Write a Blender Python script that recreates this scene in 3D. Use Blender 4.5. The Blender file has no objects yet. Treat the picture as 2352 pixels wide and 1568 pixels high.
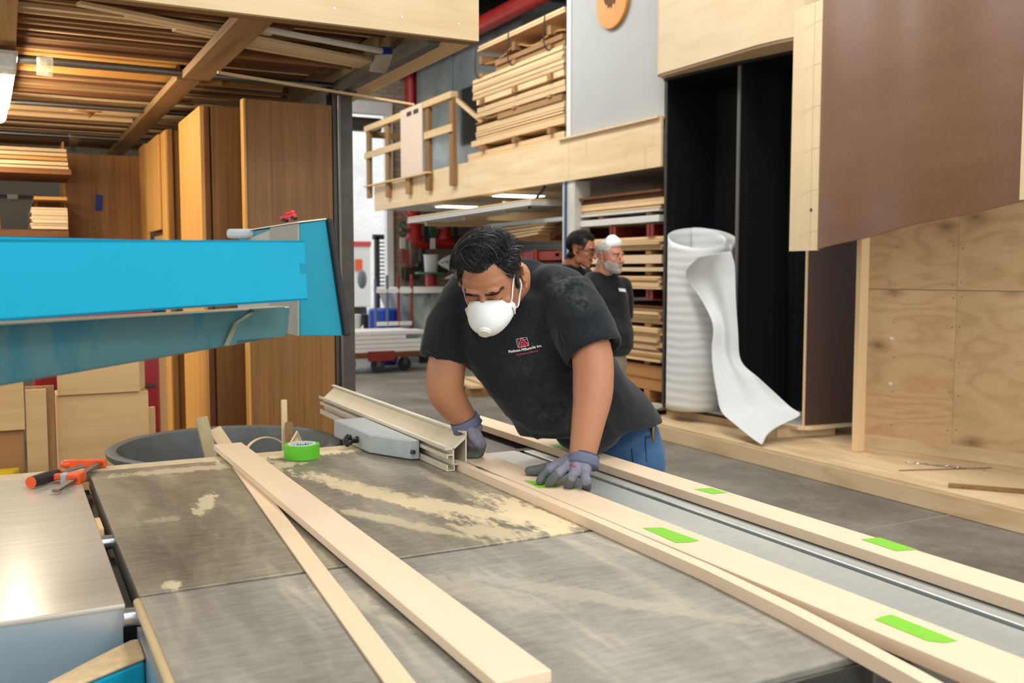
import bpy, bmesh, math, random
from mathutils import Vector, Matrix, noise as mnoise
R = math.radians
rnd = random.Random(7)
scene = bpy.context.scene
COL = scene.collection

# ------------------------------------------------------------------ camera (solved from the vanishing points)
F_PX, CX, CY, CAM_H = 2230.0, 1176.0, 784.0, 1.5
TH, PT = R(27.5), math.atan(167 / 2230)
FW = Vector((math.sin(TH) * math.cos(PT), math.cos(TH) * math.cos(PT), -math.sin(PT)))
RT = Vector((math.cos(TH), -math.sin(TH), 0))
UP = RT.cross(FW)
CAMP = Vector((0, 0, CAM_H))
cam_d = bpy.data.cameras.new('camera')
cam = bpy.data.objects.new('camera', cam_d)
COL.objects.link(cam)
cam_d.sensor_width = 36
cam_d.lens = F_PX / 2352 * 36
cam_d.clip_start = 0.05
cam.matrix_world = Matrix.Translation(CAMP) @ Matrix((RT, UP, -FW)).transposed().to_4x4()
cam_d.dof.use_dof = True
cam_d.dof.focus_distance = 2.72
cam_d.dof.aperture_fstop = 4.5
scene.camera = cam

def P(px, py, x=None, y=None, z=None, d=None):
    """real-world point seen at a measured pixel, on a known plane (or at a known depth)"""
    r = FW + RT * ((px - CX) / F_PX) + UP * (-(py - CY) / F_PX)
    if x is not None: t = x / r.x
    elif y is not None: t = y / r.y
    elif z is not None: t = (z - CAM_H) / r.z
    else: t = d
    return CAMP + r * t

# ------------------------------------------------------------------ object helpers
ORG = {}
def link(o):
    COL.objects.link(o)
    return o

def tag(o, label=None, cat=None, group=None, kind=None):
    if label: o['label'] = label
    if cat: o['category'] = cat
    if group: o['group'] = group
    if kind: o['kind'] = kind
    return o

def thing(name, loc, label, cat, group=None):
    o = bpy.data.objects.new(name, None)
    o.empty_display_size = .1
    o.location = loc
    ORG[o] = Vector(loc)
    link(o)
    return tag(o, label, cat, group)

def obj(name, bm, m, parent=None, smooth=False, bevel=0, seg=2, origin=None, sub=0, angle=40):
    bmesh.ops.recalc_face_normals(bm, faces=bm.faces[:])
    if parent is not None:
        org = ORG[parent]
    elif origin is not None:
        org = Vector(origin)
    else:
        xs = [v.co for v in bm.verts]
        org = Vector(((min(c.x for c in xs) + max(c.x for c in xs)) / 2, (min(c.y for c in xs) + max(c.y for c in xs)) / 2, min(c.z for c in xs)))
    bmesh.ops.translate(bm, verts=bm.verts[:], vec=-org)
    me = bpy.data.meshes.new(name)
    bm.to_mesh(me); bm.free()
    for mm in (m if isinstance(m, (list, tuple)) else [m]):
        me.materials.append(mm)
    if smooth:
        me.polygons.foreach_set('use_smooth', [True] * len(me.polygons))
        if smooth == 'auto':
            try: me.set_sharp_from_angle(angle=R(angle))
            except Exception: pass
    o = bpy.data.objects.new(name, me)
    link(o)
    if parent is not None:
        o.parent = parent
    else:
        o.location = org
    ORG[o] = org
    if bevel:
        b = o.modifiers.new('bevel', 'BEVEL'); b.width = bevel; b.segments = seg; b.limit_method = 'ANGLE'; b.angle_limit = R(35)
    if sub:
        s = o.modifiers.new('subd', 'SUBSURF'); s.levels = sub; s.render_levels = sub
    return o

def dup(o, loc, label=None, group=None, rotz=None, scale=None, mat=None, cat=None):
    c = o.copy(); link(c); c.location = loc
    ORG[c] = Vector(loc)
    if rotz is not None: c.rotation_euler = (o.rotation_euler[0], o.rotation_euler[1], rotz)
    if scale is not None: c.scale = scale
    if label: c['label'] = label
    if group: c['group'] = group
    if cat: c['category'] = cat
    for ch in list(o.children):
        d = ch.copy(); link(d); d.parent = c
        for g in list(ch.children):
            e = g.copy(); link(e); e.parent = d
    return c

def B(): return bmesh.new()

def box(bm, lo, hi, mi=0):
    lo, hi = Vector(lo), Vector(hi)
    vs = [bm.verts.new((x, y, z)) for x in (lo.x, hi.x) for y in (lo.y, hi.y) for z in (lo.z, hi.z)]
    fs = []
    for q in ((0, 1, 3, 2), (4, 6, 7, 5), (0, 4, 5, 1), (2, 3, 7, 6), (0, 2, 6, 4), (1, 5, 7, 3)):
        f = bm.faces.new([vs[i] for i in q]); f.material_index = mi; fs.append(f)
    return vs

def rbox(bm, c, size, rot=None, mi=0):
    """box centred at c, rotated by a 3x3/euler"""
    s = Vector(size) / 2
    vs = box(bm, -s, s, mi)
    m = rot if isinstance(rot, Matrix) else (Matrix.Rotation(rot or 0, 3, 'Z'))
    for v in vs: v.co = m @ v.co + Vector(c)
    return vs

def hexa(bm, p, mi=0):
    """8 corners: bottom ring 0-3, top ring 4-7"""
    vs = [bm.verts.new(q) for q in p]
    for q in ((3, 2, 1, 0), (4, 5, 6, 7), (0, 1, 5, 4), (1, 2, 6, 5), (2, 3, 7, 6), (3, 0, 4, 7)):
        bm.faces.new([vs[i] for i in q]).material_index = mi
    return vs

def prism(bm, poly, vec, mi=0):
    """polygon (3D points) extruded by vec"""
    vec = Vector(vec)
    a = [bm.verts.new(Vector(q)) for q in poly]
    b = [bm.verts.new(Vector(q) + vec) for q in poly]
    n = len(a)
    bm.faces.new(a[::-1]).material_index = mi
    bm.faces.new(b).material_index = mi
    for i in range(n):
        bm.faces.new((a[i], a[(i + 1) % n], b[(i + 1) % n], b[i])).material_index = mi

def bar(bm, a, b, w, h, up=(0, 0, 1), mi=0):
    """rectangular bar from a to b, w across, h along up"""
    a, b = Vector(a), Vector(b)
    t = (b - a).normalized(); s = t.cross(Vector(up)).normalized(); u = s.cross(t)
    p = []
    for q in (a, b):
        for i, j in ((-1, -1), (1, -1), (1, 1), (-1, 1)):
            p.append(q + s * (w / 2 * i) + u * (h / 2 * j))
    hexa(bm, p, mi)

def frame_of(t, hint=(0, 0, 1)):
    t = Vector(t).normalized()
    h = Vector(hint)
    if abs(t.dot(h.normalized())) > .98: h = Vector((1, 0, 0)) if abs(t.x) < .9 else Vector((0, 1, 0))
    u = h.cross(t).normalized()
    return u, t.cross(u)

def sweep(bm, pts, rad, seg=12, hint=(0, 0, 1), caps=True, roundcap=False, mi=0, axes=None, power=2.0):
    """tube through pts; rad: list of r or (ru, rv); axes: optional per-point (u, v)"""
    pts = [Vector(p) for p in pts]
    n = len(pts)
    rad = [rad] * n if isinstance(rad, (int, float)) else list(rad)
    rings = []
    def ring(c, u, v, r):
        ru, rv = (r, r) if isinstance(r, (int, float)) else r
        out = []
        for k in range(seg):
            a = 2 * math.pi * k / seg
            ca, sa = math.cos(a), math.sin(a)
            if power != 2.0:
                ca = math.copysign(abs(ca) ** (2 / power), ca); sa = math.copysign(abs(sa) ** (2 / power), sa)
            out.append(bm.verts.new(c + u * (ru * ca) + v * (rv * sa)))
        return out
    pu = None
    fr = []
    for i in range(n):
        t = pts[min(i + 1, n - 1)] - pts[max(i - 1, 0)]
        if axes: u, v = Vector(axes[i][0]), Vector(axes[i][1])
        elif pu is None: u, v = frame_of(t, hint)
        else:
            tt = t.normalized(); u = (pu - tt * pu.dot(tt)).normalized(); v = tt.cross(u)
        pu = u; fr.append((u, v, t.normalized()))
    if roundcap:
        u, v, t = fr[0]; r = rad[0]; mr = r if isinstance(r, (int, float)) else min(r)
        for a in (75, 45, 20):
            k = math.cos(R(a)); rr = r * k if isinstance(r, (int, float)) else (r[0] * k, r[1] * k)
            rings.append(ring(pts[0] - t * mr * math.sin(R(a)), u, v, rr))
    for i in range(n):
        rings.append(ring(pts[i], fr[i][0], fr[i][1], rad[i]))
    if roundcap:
        u, v, t = fr[-1]; r = rad[-1]; mr = r if isinstance(r, (int, float)) else min(r)
        for a in (20, 45, 75):
            k = math.cos(R(a)); rr = r * k if isinstance(r, (int, float)) else (r[0] * k, r[1] * k)
            rings.append(ring(pts[-1] + t * mr * math.sin(R(a)), u, v, rr))
    for a, b in zip(rings, rings[1:]):
        for k in range(seg):
            f = bm.faces.new((a[k], a[(k + 1) % seg], b[(k + 1) % seg], b[k])); f.material_index = mi
    if caps:
        bm.faces.new(rings[0][::-1]).material_index = mi
        bm.faces.new(rings[-1]).material_index = mi
    return rings

def tube(bm, a, b, r, seg=12, mi=0): sweep(bm, [a, b], r, seg, mi=mi)

def lathe(bm, c, prof, seg=32, axis=(0, 0, 1), close=False, mi=0):
    """profile [(r, h)] turned about axis through c"""
    t = Vector(axis).normalized(); u, v = frame_of(t, (0, 1, 0) if abs(t.y) < .9 else (1, 0, 0))
    c = Vector(c); rings = []
    for r, h in prof:
        if r < 1e-6: rings.append([bm.verts.new(c + t * h)])
        else: rings.append([bm.verts.new(c + t * h + (u * math.cos(2 * math.pi * k / seg) + v * math.sin(2 * math.pi * k / seg)) * r) for k in range(seg)])
    prs = list(zip(rings, rings[1:])) + ([(rings[-1], rings[0])] if close else [])
    for a, b in prs:
        for k in range(seg):
            k2 = (k + 1) % seg
            if len(a) == 1 and len(b) == 1: continue
            if len(a) == 1: f = bm.faces.new((a[0], b[k2], b[k]))
            elif len(b) == 1: f = bm.faces.new((a[k], a[k2], b[0]))
            else: f = bm.faces.new((a[k], a[k2], b[k2], b[k]))
            f.material_index = mi

def ell(bm, c, r, mat3=None, seg=20, rings=12, mi=0):
    """ellipsoid"""
    res = bmesh.ops.create_uvsphere(bm, u_segments=seg, v_segments=rings, radius=1)
    m = mat3 or Matrix.Identity(3)
    for v in res['verts']:
        v.co = m @ Vector((v.co.x * r[0], v.co.y * r[1], v.co.z * r[2])) + Vector(c)
    return res['verts']

def bez(p0, p1, p2, p3, n):
    out = []
    for i in range(n + 1):
        t = i / n; s = 1 - t
        out.append(Vector(p0) * s ** 3 + Vector(p1) * 3 * s * s * t + Vector(p2) * 3 * s * t * t + Vector(p3) * t ** 3)
    return out

def spline(pts, n=6):
    """Catmull-Rom through points"""
    pts = [Vector(p) for p in pts]
    ext = [pts[0] * 2 - pts[1]] + pts + [pts[-1] * 2 - pts[-2]]
    out = []
    for i in range(1, len(ext) - 2):
        a, b, c, d = ext[i - 1:i + 3]
        for k in range(n):
            t = k / n
            out.append(.5 * ((2 * b) + (c - a) * t + (2 * a - 5 * b + 4 * c - d) * t * t + (3 * b - a - 3 * c + d) * t ** 3))
    out.append(pts[-1])
    return out

# ------------------------------------------------------------------ materials
def mat(name):
    m = bpy.data.materials.new(name); m.use_nodes = True
    nt = m.node_tree; nt.nodes.clear()
    out = nt.nodes.new('ShaderNodeOutputMaterial')
    b = nt.nodes.new('ShaderNodeBsdfPrincipled')
    nt.links.new(b.outputs[0], out.inputs[0])
    return m, nt, b

def srgb(r, g, b):
    return tuple(((c / 255) / 12.92 if c / 255 <= .04045 else ((c / 255 + .055) / 1.055) ** 2.4) for c in (r, g, b)) + (1,)

def N(nt, typ, **kw):
    n = nt.nodes.new(typ)
    for k, v in kw.items():
        if k in ('operation', 'blend_type', 'data_type', 'noise_dimensions', 'wave_type', 'bands_direction', 'wave_profile', 'attribute_name', 'feature', 'distance', 'interpolation_type', 'clamp', 'musgrave_type', 'invert'): setattr(n, k, v)
        else: n.inputs[k].default_value = v
    return n

def coords(nt, scale=(1, 1, 1), rot=(0, 0, 0), rand=0.0, kind='Object'):
    tc = nt.nodes.new('ShaderNodeTexCoord')
    mp = N(nt, 'ShaderNodeMapping', Scale=scale, Rotation=rot)
    src = tc.outputs[kind]
    if rand:
        oi = nt.nodes.new('ShaderNodeObjectInfo')
        mul = nt.nodes.new('ShaderNodeMath'); mul.operation = 'MULTIPLY'; mul.inputs[1].default_value = rand
        nt.links.new(oi.outputs['Random'], mul.inputs[0])
        add = nt.nodes.new('ShaderNodeVectorMath'); add.operation = 'ADD'
        nt.links.new(src, add.inputs[0]); nt.links.new(mul.outputs[0], add.inputs[1])
        src = add.outputs[0]
    nt.links.new(src, mp.inputs[0])
    return mp.outputs[0]

def ramp(nt, fac, stops, interp='LINEAR'):
    r = nt.nodes.new('ShaderNodeValToRGB')
    r.color_ramp.interpolation = interp
    e = r.color_ramp.elements
    while len(e) < len(stops): e.new(.5)
    for i, (p, c) in enumerate(stops):
        e[i].position = p; e[i].color = c if len(c) == 4 else tuple(c) + (1,)
    nt.links.new(fac, r.inputs[0])
    return r.outputs[0]

def mixc(nt, fac, a, b, mode='MIX'):
    m = nt.nodes.new('ShaderNodeMix'); m.data_type = 'RGBA'; m.blend_type = mode
    for sock, v in ((m.inputs[0], fac), (m.inputs[6], a), (m.inputs[7], b)):
        if isinstance(v, bpy.types.NodeSocket): nt.links.new(v, sock)
        else: sock.default_value = v
    return m.outputs[2]

def mth(nt, op, a, b=0.0, clamp=False):
    m = nt.nodes.new('ShaderNodeMath'); m.operation = op; m.use_clamp = clamp
    for i, v in enumerate((a, b)):
        if isinstance(v, bpy.types.NodeSocket): nt.links.new(v, m.inputs[i])
        else: m.inputs[i].default_value = v
    return m.outputs[0]

def noise(nt, vec, scale=5, detail=4, rough=.5, dist=0.0):
    n = N(nt, 'ShaderNodeTexNoise', Scale=scale, Detail=detail, Roughness=rough, Distortion=dist)
    nt.links.new(vec, n.inputs['Vector'])
    return n.outputs['Fac']

def bump(nt, b, h, strength=.2, dist=.01):
    n = N(nt, 'ShaderNodeBump', Strength=strength, Distance=dist)
    nt.links.new(h, n.inputs['Height']); nt.links.new(n.outputs[0], b.inputs['Normal'])

def vary(nt, col, amt=.12):
    """per-object brightness variation"""
    oi = nt.nodes.new('ShaderNodeObjectInfo')
    v = mth(nt, 'MULTIPLY_ADD', oi.outputs['Random'], amt * 2)
    nt.nodes[-1].inputs[2].default_value = 1 - amt
    h = nt.nodes.new('ShaderNodeHueSaturation')
    nt.links.new(col, h.inputs['Color']); nt.links.new(v, h.inputs['Value'])
    return h.outputs[0]

def plain(name, c, rough=.5, metal=0.0, spec=.5, var=0.0, nscale=30, coat=0.0, bmp=0.0):
    m, nt, b = mat(name)
    b.inputs['Roughness'].default_value = rough; b.inputs['Metallic'].default_value = metal
    b.inputs['Specular IOR Level'].default_value = spec
    if coat: b.inputs['Coat Weight'].default_value = coat
    v = coords(nt)
    f = noise(nt, v, nscale, 4, .6)
    k = var or .06
    lo = tuple(x * (1 - k) for x in c[:3]) + (1,); hi = tuple(min(1, x * (1 + k)) for x in c[:3]) + (1,)
    nt.links.new(ramp(nt, f, [(.3, lo), (.7, hi)]), b.inputs['Base Color'])
    if bmp: bump(nt, b, f, bmp, .004)
    return m

def wood(name, light, dark, axis='X', grain=9, stretch=22, rough=.55, contrast=1.0, var=.0, rand=7.0, fine=True, spec=.3, knots=0.0, big=2.2):
    """long grain along axis"""
    m, nt, b = mat(name)
    sc = [grain, grain, grain]; i = 'XYZ'.index(axis); sc[i] = grain / stretch
    v = coords(nt, tuple(sc), rand=rand)
    f = noise(nt, v, big, 5, .6, .6)
    if fine:
        sc2 = [grain * 9] * 3; sc2[i] = grain * 9 / 60
        f2 = noise(nt, coords(nt, tuple(sc2), rand=rand), 1.6, 3, .6)
        f = mth(nt, 'ADD', mth(nt, 'MULTIPLY', f, .62), mth(nt, 'MULTIPLY', f2, .38))
    w = .22 / contrast
    col = ramp(nt, f, [(.5 - w, dark), (.5 + w, light)])
    if knots:
        kv = N(nt, 'ShaderNodeTexVoronoi', Scale=1.0)
        s3 = [2.4] * 3; s3[i] = 1.3
        nt.links.new(coords(nt, tuple(s3), rand=rand), kv.inputs['Vector'])
        kn = ramp(nt, kv.outputs['Distance'], [(.0, (1, 1, 1)), (.09, (0, 0, 0))])
        col = mixc(nt, mth(nt, 'MULTIPLY', kn, knots), col, tuple(x * .35 for x in dark[:3]) + (1,))
    if var: col = vary(nt, col, var)
    nt.links.new(col, b.inputs['Base Color'])
    b.inputs['Roughness'].default_value = rough
    b.inputs['Specular IOR Level'].default_value = spec
    bump(nt, b, f, .08, .002)
    return m

def glow(name, c, strength):
    m = bpy.data.materials.new(name); m.use_nodes = True
    nt = m.node_tree; nt.nodes.clear()
    o = nt.nodes.new('ShaderNodeOutputMaterial'); e = N(nt, 'ShaderNodeEmission', Color=c, Strength=strength)
    nt.links.new(e.outputs[0], o.inputs[0])
    return m

def rotary(name, light, dark, axis='Y', scale=1.0, rings=9, rough=.55, contrast=.5, knots=0.0, var=.04, rand=9.0, lines=.55):
    """rotary-cut ply: wandering contour grain along an axis, with optional knots"""
    m, nt, b = mat(name)
    sc = [scale * 3.2] * 3; sc['XYZ'.index(axis)] = scale * .55
    f = noise(nt, coords(nt, tuple(sc), rand=rand), 1.0, 3, .45, .35)
    g = mth(nt, 'SINE', mth(nt, 'MULTIPLY', f, rings * 6.283))
    g = mth(nt, 'MULTIPLY_ADD', g, .5); nt.nodes[-1].inputs[2].default_value = .5
    s2 = [scale * 60] * 3; s2['XYZ'.index(axis)] = scale * 2
    fine = noise(nt, coords(nt, tuple(s2), rand=rand), 1.2, 3, .6)
    big = noise(nt, coords(nt, (scale * .9,) * 3, rand=rand), 1.1, 2, .5)
    k = mth(nt, 'ADD', mth(nt, 'ADD', mth(nt, 'MULTIPLY', mth(nt, 'POWER', g, 2.0), lines * .5), mth(nt, 'MULTIPLY', fine, .45)), mth(nt, 'MULTIPLY', big, .5))
    col = ramp(nt, k, [(.5 - .3 * contrast, light), (.5 + .9 * contrast, dark)])
    if knots:
        s3 = [2.3 * scale] * 3; s3['XYZ'.index(axis)] = 1.5 * scale
        sp = nt.nodes.new('ShaderNodeSeparateXYZ'); nt.links.new(coords(nt, tuple(s3), rand=rand), sp.inputs[0])
        cb = nt.nodes.new('ShaderNodeCombineXYZ'); nt.links.new(sp.outputs['XYZ'.index(axis)], cb.inputs[0]); nt.links.new(sp.outputs[2 if axis != 'Z' else 1], cb.inputs[1])
        kv = N(nt, 'ShaderNodeTexVoronoi', Scale=1.0); kv.voronoi_dimensions = '2D'; nt.links.new(cb.outputs[0], kv.inputs['Vector'])
        kd = mth(nt, 'ADD', kv.outputs['Distance'], mth(nt, 'MULTIPLY', mth(nt, 'SUBTRACT', fine, .5), .06))
        kn = ramp(nt, kd, [(.0, (1, 1, 1)), (.045, (.55,) * 3), (.13, (0, 0, 0))])
        col = mixc(nt, mth(nt, 'MULTIPLY', kn, knots), col, tuple(x * .4 for x in dark[:3]) + (1,))
    if var: col = vary(nt, col, var)
    nt.links.new(col, b.inputs['Base Color']); b.inputs['Roughness'].default_value = rough; b.inputs['Specular IOR Level'].default_value = .3
    bump(nt, b, fine, .06, .002)
    return m
W = {}
for ax in 'XYZ':
    W['maple' + ax] = wood('maple_' + ax, srgb(232, 206, 166), srgb(216, 186, 142), ax, 7, 14, .5, .8, .04)
    W['pine' + ax] = wood('pine_' + ax, srgb(236, 206, 158), srgb(212, 172, 120), ax, 10, 25, .6, 1.0, .1)
    W['old' + ax] = wood('old_timber_' + ax, srgb(180, 140, 92), srgb(116, 82, 48), ax, 8, 20, .7, 1.0, .2)
    W['dark' + ax] = wood('dark_timber_' + ax, srgb(132, 84, 44), srgb(78, 46, 24), ax, 9, 22, .7, 1.0, .25)
    W['mdf' + ax] = wood('mdf_' + ax, srgb(236, 208, 174), srgb(226, 194, 156), ax, 5, 4, .65, .6, .03, fine=False)
    W['teak' + ax] = wood('veneer_' + ax, srgb(160, 112, 58), srgb(112, 74, 34), ax, 13, 30, .45, 1.1, .04)
    W['oak' + ax] = wood('honey_veneer_' + ax, srgb(222, 168, 92), srgb(190, 132, 62), ax, 8, 22, .45, .9, .05)
    W['ply' + ax] = rotary('plywood_' + ax, srgb(224, 184, 132), srgb(170, 122, 74), ax, 1.0, 8, .6, .6, .5)
    W['edge' + ax] = wood('sheet_edge_' + ax, srgb(240, 210, 164), srgb(204, 164, 114), ax, 26, 40, .7, 1.2, .22)
W['birch'] = rotary('birch_ply', srgb(232, 214, 178), srgb(206, 178, 136), 'Y', 1.0, 4, .5, 1.0, 0, .03, lines=.3)
M = {}
M['floor'] = None
M['white'] = plain('white_paint', srgb(222, 220, 214), .55)
M['offwhite'] = plain('off_white_board', srgb(174, 175, 171), .6, var=.03, nscale=3)
M['black'] = plain('black_laminate', srgb(17, 20, 22), .5, spec=.35)
M['rubber'] = plain('black_rubber', srgb(26, 26, 27), .6, var=.3)
M['blackplastic'] = plain('black_plastic', srgb(22, 22, 24), .35)
M['steel'] = plain('steel', srgb(120, 118, 112), .38, .9)
M['zinc'] = plain('bright_zinc', srgb(200, 205, 208), .25, .9)
M['darksteel'] = plain('dark_steel', srgb(74, 68, 59), .45, .5, var=.25, nscale=6)
M['alu'] = plain('aluminium', srgb(196, 198, 192), .38, .75, nscale=60)
M['greybox'] = plain('grey_enamel', srgb(176, 182, 182), .4, .1, var=.06, nscale=25)
M['redsteel'] = plain('red_oxide_steel', srgb(128, 38, 24), .5, .1, var=.2, nscale=8)
M['redpaint'] = plain('red_paint', srgb(176, 34, 26), .4, var=.2, nscale=7)
M['green'] = plain('green_paint', srgb(40, 120, 84), .45, var=.15)
M['greenlt'] = plain('green_plastic', srgb(52, 176, 130), .4, var=.1)
M['blue'] = plain('blue_plastic', srgb(26, 70, 170), .4)
M['bluetape'] = plain('blue_tape', srgb(20, 50, 130), .6)
M['greentape'] = plain('green_tape', srgb(124, 196, 42), .6, var=.05)
M['orange'] = plain('orange_enamel', srgb(232, 88, 30), .4, var=.1)
M['yellow'] = plain('yellow_enamel', srgb(206, 172, 20), .45, var=.15)
M['cardboard'] = plain('cardboard', srgb(170, 122, 70), .75, var=.06)
M['plastic'] = None
M['foam'] = None
# ================================================================== SETTING
def concrete():
    m, nt, b = mat('concrete_floor')
    v = coords(nt)
    f = noise(nt, v, 1.3, 6, .62, .4); f2 = noise(nt, v, 14, 5, .6)
    c = ramp(nt, mth(nt, 'ADD', mth(nt, 'MULTIPLY', f, .75), mth(nt, 'MULTIPLY', f2, .25)), [(.32, srgb(92, 88, 80)), (.5, srgb(116, 111, 102)), (.68, srgb(142, 136, 126))])
    nt.links.new(c, b.inputs['Base Color'])
    nt.links.new(ramp(nt, f2, [(.3, (.42,) * 3), (.7, (.62,) * 3)]), b.inputs['Roughness'])
    b.inputs['Specular IOR Level'].default_value = .45
    return m
M['floor'] = concrete()

def brick(name, c1, c2, mortar, scale=1.0, swap='XZ', rough=.75):
    m, nt, b = mat(name)
    tc = nt.nodes.new('ShaderNodeTexCoord')
    sx = nt.nodes.new('ShaderNodeSeparateXYZ'); nt.links.new(tc.outputs['Object'], sx.inputs[0])
    cb = nt.nodes.new('ShaderNodeCombineXYZ')
    nt.links.new(sx.outputs['XYZ'.index(swap[0])], cb.inputs[0]); nt.links.new(sx.outputs['XYZ'.index(swap[1])], cb.inputs[1])
    bt = nt.nodes.new('ShaderNodeTexBrick')
    bt.inputs['Scale'].default_value = scale
    bt.inputs['Brick Width'].default_value = .24; bt.inputs['Row Height'].default_value = .085; bt.inputs['Mortar Size'].default_value = .008
    bt.inputs['Color1'].default_value = c1; bt.inputs['Color2'].default_value = c2; bt.inputs['Mortar'].default_value = mortar
    nt.links.new(cb.outputs[0], bt.inputs['Vector'])
    f = noise(nt, tc.outputs['Object'], 1.4, 5, .6)
    col = mixc(nt, ramp(nt, f, [(.4, (0,) * 3), (.75, (.55,) * 3)]), bt.outputs['Color'], tuple(x * .6 for x in c1[:3]) + (1,))
    nt.links.new(col, b.inputs['Base Color']); b.inputs['Roughness'].default_value = rough
    bump(nt, b, bt.outputs['Fac'], -.4, .01)
    return m
M['brick_tan'] = brick('painted_brick_tan', srgb(176, 160, 138), srgb(160, 144, 122), srgb(132, 118, 100))
M['brick_grey'] = brick('painted_brick_grey', srgb(170, 172, 166), srgb(156, 158, 152), srgb(120, 122, 118), swap='YZ')
M['brick_white'] = brick('white_brick', srgb(240, 238, 232), srgb(230, 228, 222), srgb(206, 204, 198))

def S(name, bm, m, **k):
    return tag(obj(name, bm, m, origin=k.pop('origin', (0, 0, 0)), **k), kind='structure')

bm = B(); box(bm, (-8, -6, -.1), (11, 16.6, 0)); S('floor', bm, M['floor'])
bm = B(); box(bm, (3, 16.6, -.12), (12, 60, -.02)); tag(S('floor.001', bm, plain('yard_paving', srgb(190, 190, 186), .8)), kind='structure')

# back wall with the loading doorway (x 4.3..6.02)
bm = B()
box(bm, (6.14, 16.5, 0), (9.0, 16.8, 6.2))
box(bm, (-1.0, 16.5, 0), (3.6, 16.8, 6.2))
box(bm, (3.6, 16.5, 4.30), (6.14, 16.8, 6.2))
S('wall_back', bm, M['brick_tan'])
bm = B()
for x0, x1 in ((6.04, 6.17), (3.56, 3.72)): box(bm, (x0, 16.42, 0), (x1, 16.56, 4.22))
box(bm, (3.56, 16.42, 4.2), (6.17, 16.56, 4.42))
S('door_1', bm, M['white'], bevel=.01)
bm = B(); tube(bm, (3.8, 16.7, 4.05), (6.03, 16.7, 4.05), .13, 16); S('door_2', bm, M['darksteel'], smooth='auto')
bm = B(); box(bm, (8.6, 2.0, 0), (8.9, 16.5, 6.2)); S('wall_right', bm, M['brick_grey'])
bm = B(); box(bm, (-4.5, 9.4, 0), (1.95, 9.6, 6.2)); S('wall_left', bm, plain('olive_grey_wall', srgb(132, 128, 112), .7))
# ceiling: deck and joists
bm = B(); box(bm, (-8, -6.0, 6.0), (11, 16.8, 6.1)); S('ceiling', bm, plain('ceiling_deck', srgb(150, 152, 150), .8))
for i in range(9):
    bm = B(); y = 6.0 + i * 1.25
    box(bm, (2.0, y - .05, 5.72), (8.6, y + .05, 5.76)); box(bm, (2.0, y - .05, 5.96), (8.6, y + .05, 5.999)); box(bm, (2.0, y - .008, 5.76), (8.6, y + .008, 5.96))
    S('trim_%d' % (i + 1), bm, M['darksteel'])

bm = B(); bar(bm, P(1985, 1216, z=.001), P(2290, 1164, z=.001), .012, .001); S('trim_11', bm, plain('floor_joint_filler', srgb(150, 144, 132), .8))
# ================================================================== MEZZANINE
XM = 5.4
mz = thing('mezzanine', (XM, 11.5, 0), 'mezzanine deck with a stained plywood face running along the right side of the shop', 'mezzanine')
m, nt, b = mat('stained_ply_face')
v = coords(nt)
f = noise(nt, coords(nt, (1, .5, 5)), 2, 5, .6, .5)
c = ramp(nt, f, [(.3, srgb(222, 188, 140)), (.7, srgb(240, 214, 172))])
drip = noise(nt, coords(nt, (1, 9, .55)), 1.6, 4, .6)
patch = noise(nt, coords(nt, (1, .8, .3)), 1.1, 2, .5)
k = mth(nt, 'MULTIPLY', ramp(nt, drip, [(.6, (0,) * 3), (.74, (.7,) * 3)]), ramp(nt, patch, [(.52, (0,) * 3), (.64, (.6,) * 3)]))
nt.links.new(mixc(nt, k, c, srgb(120, 96, 66)), b.inputs['Base Color']); b.inputs['Roughness'].default_value = .6
M['stainply'] = m
for i, (y0, y1) in enumerate(((7.40, 9.05), (9.055, 11.6), (11.605, 13.4), (13.405, 15.25))):
    bm = B(); box(bm, (XM, y0, 2.442), (XM + .025, y1, 2.885)); obj('face_panel', bm, M['stainply'], mz)
bm = B(); box(bm, (XM + .025, 7.5, 2.46), (8.59, 15.25, 2.86)); obj('deck', bm, plain('deck_underside', srgb(206, 200, 186), .7), mz)
bm = B(); box(bm, (XM - .03, 7.42, 2.886), (XM + .32, 9.25, 2.905)); obj('edge_strip', bm, W['mapleY'], mz)
# recessed lights in the underside
M['panel_light'] = glow('panel_light', (1, .93, .75, 1), 9)
for i, (a, c_) in enumerate(((13.5, 6.1), (11.15, 5.9))):
    t = thing('ceiling_light', (c_, a, 2.45), ['flat ceiling light under the mezzanine nearest the fire pipes', 'flat ceiling light under the mezzanine nearer the white column'][i], 'ceiling light', 'flat lights under the mezzanine')
    bm = B(); box(bm, (c_ - .32, a - .2, 2.435), (c_ + .32, a + .2, 2.462)); obj('light_frame', bm, M['white'], t, bevel=.004)
    bm = B(); box(bm, (c_ - .29, a - .17, 2.428), (c_ + .29, a + .17, 2.434)); obj('diffuser', bm, M['panel_light'], t)

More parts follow.
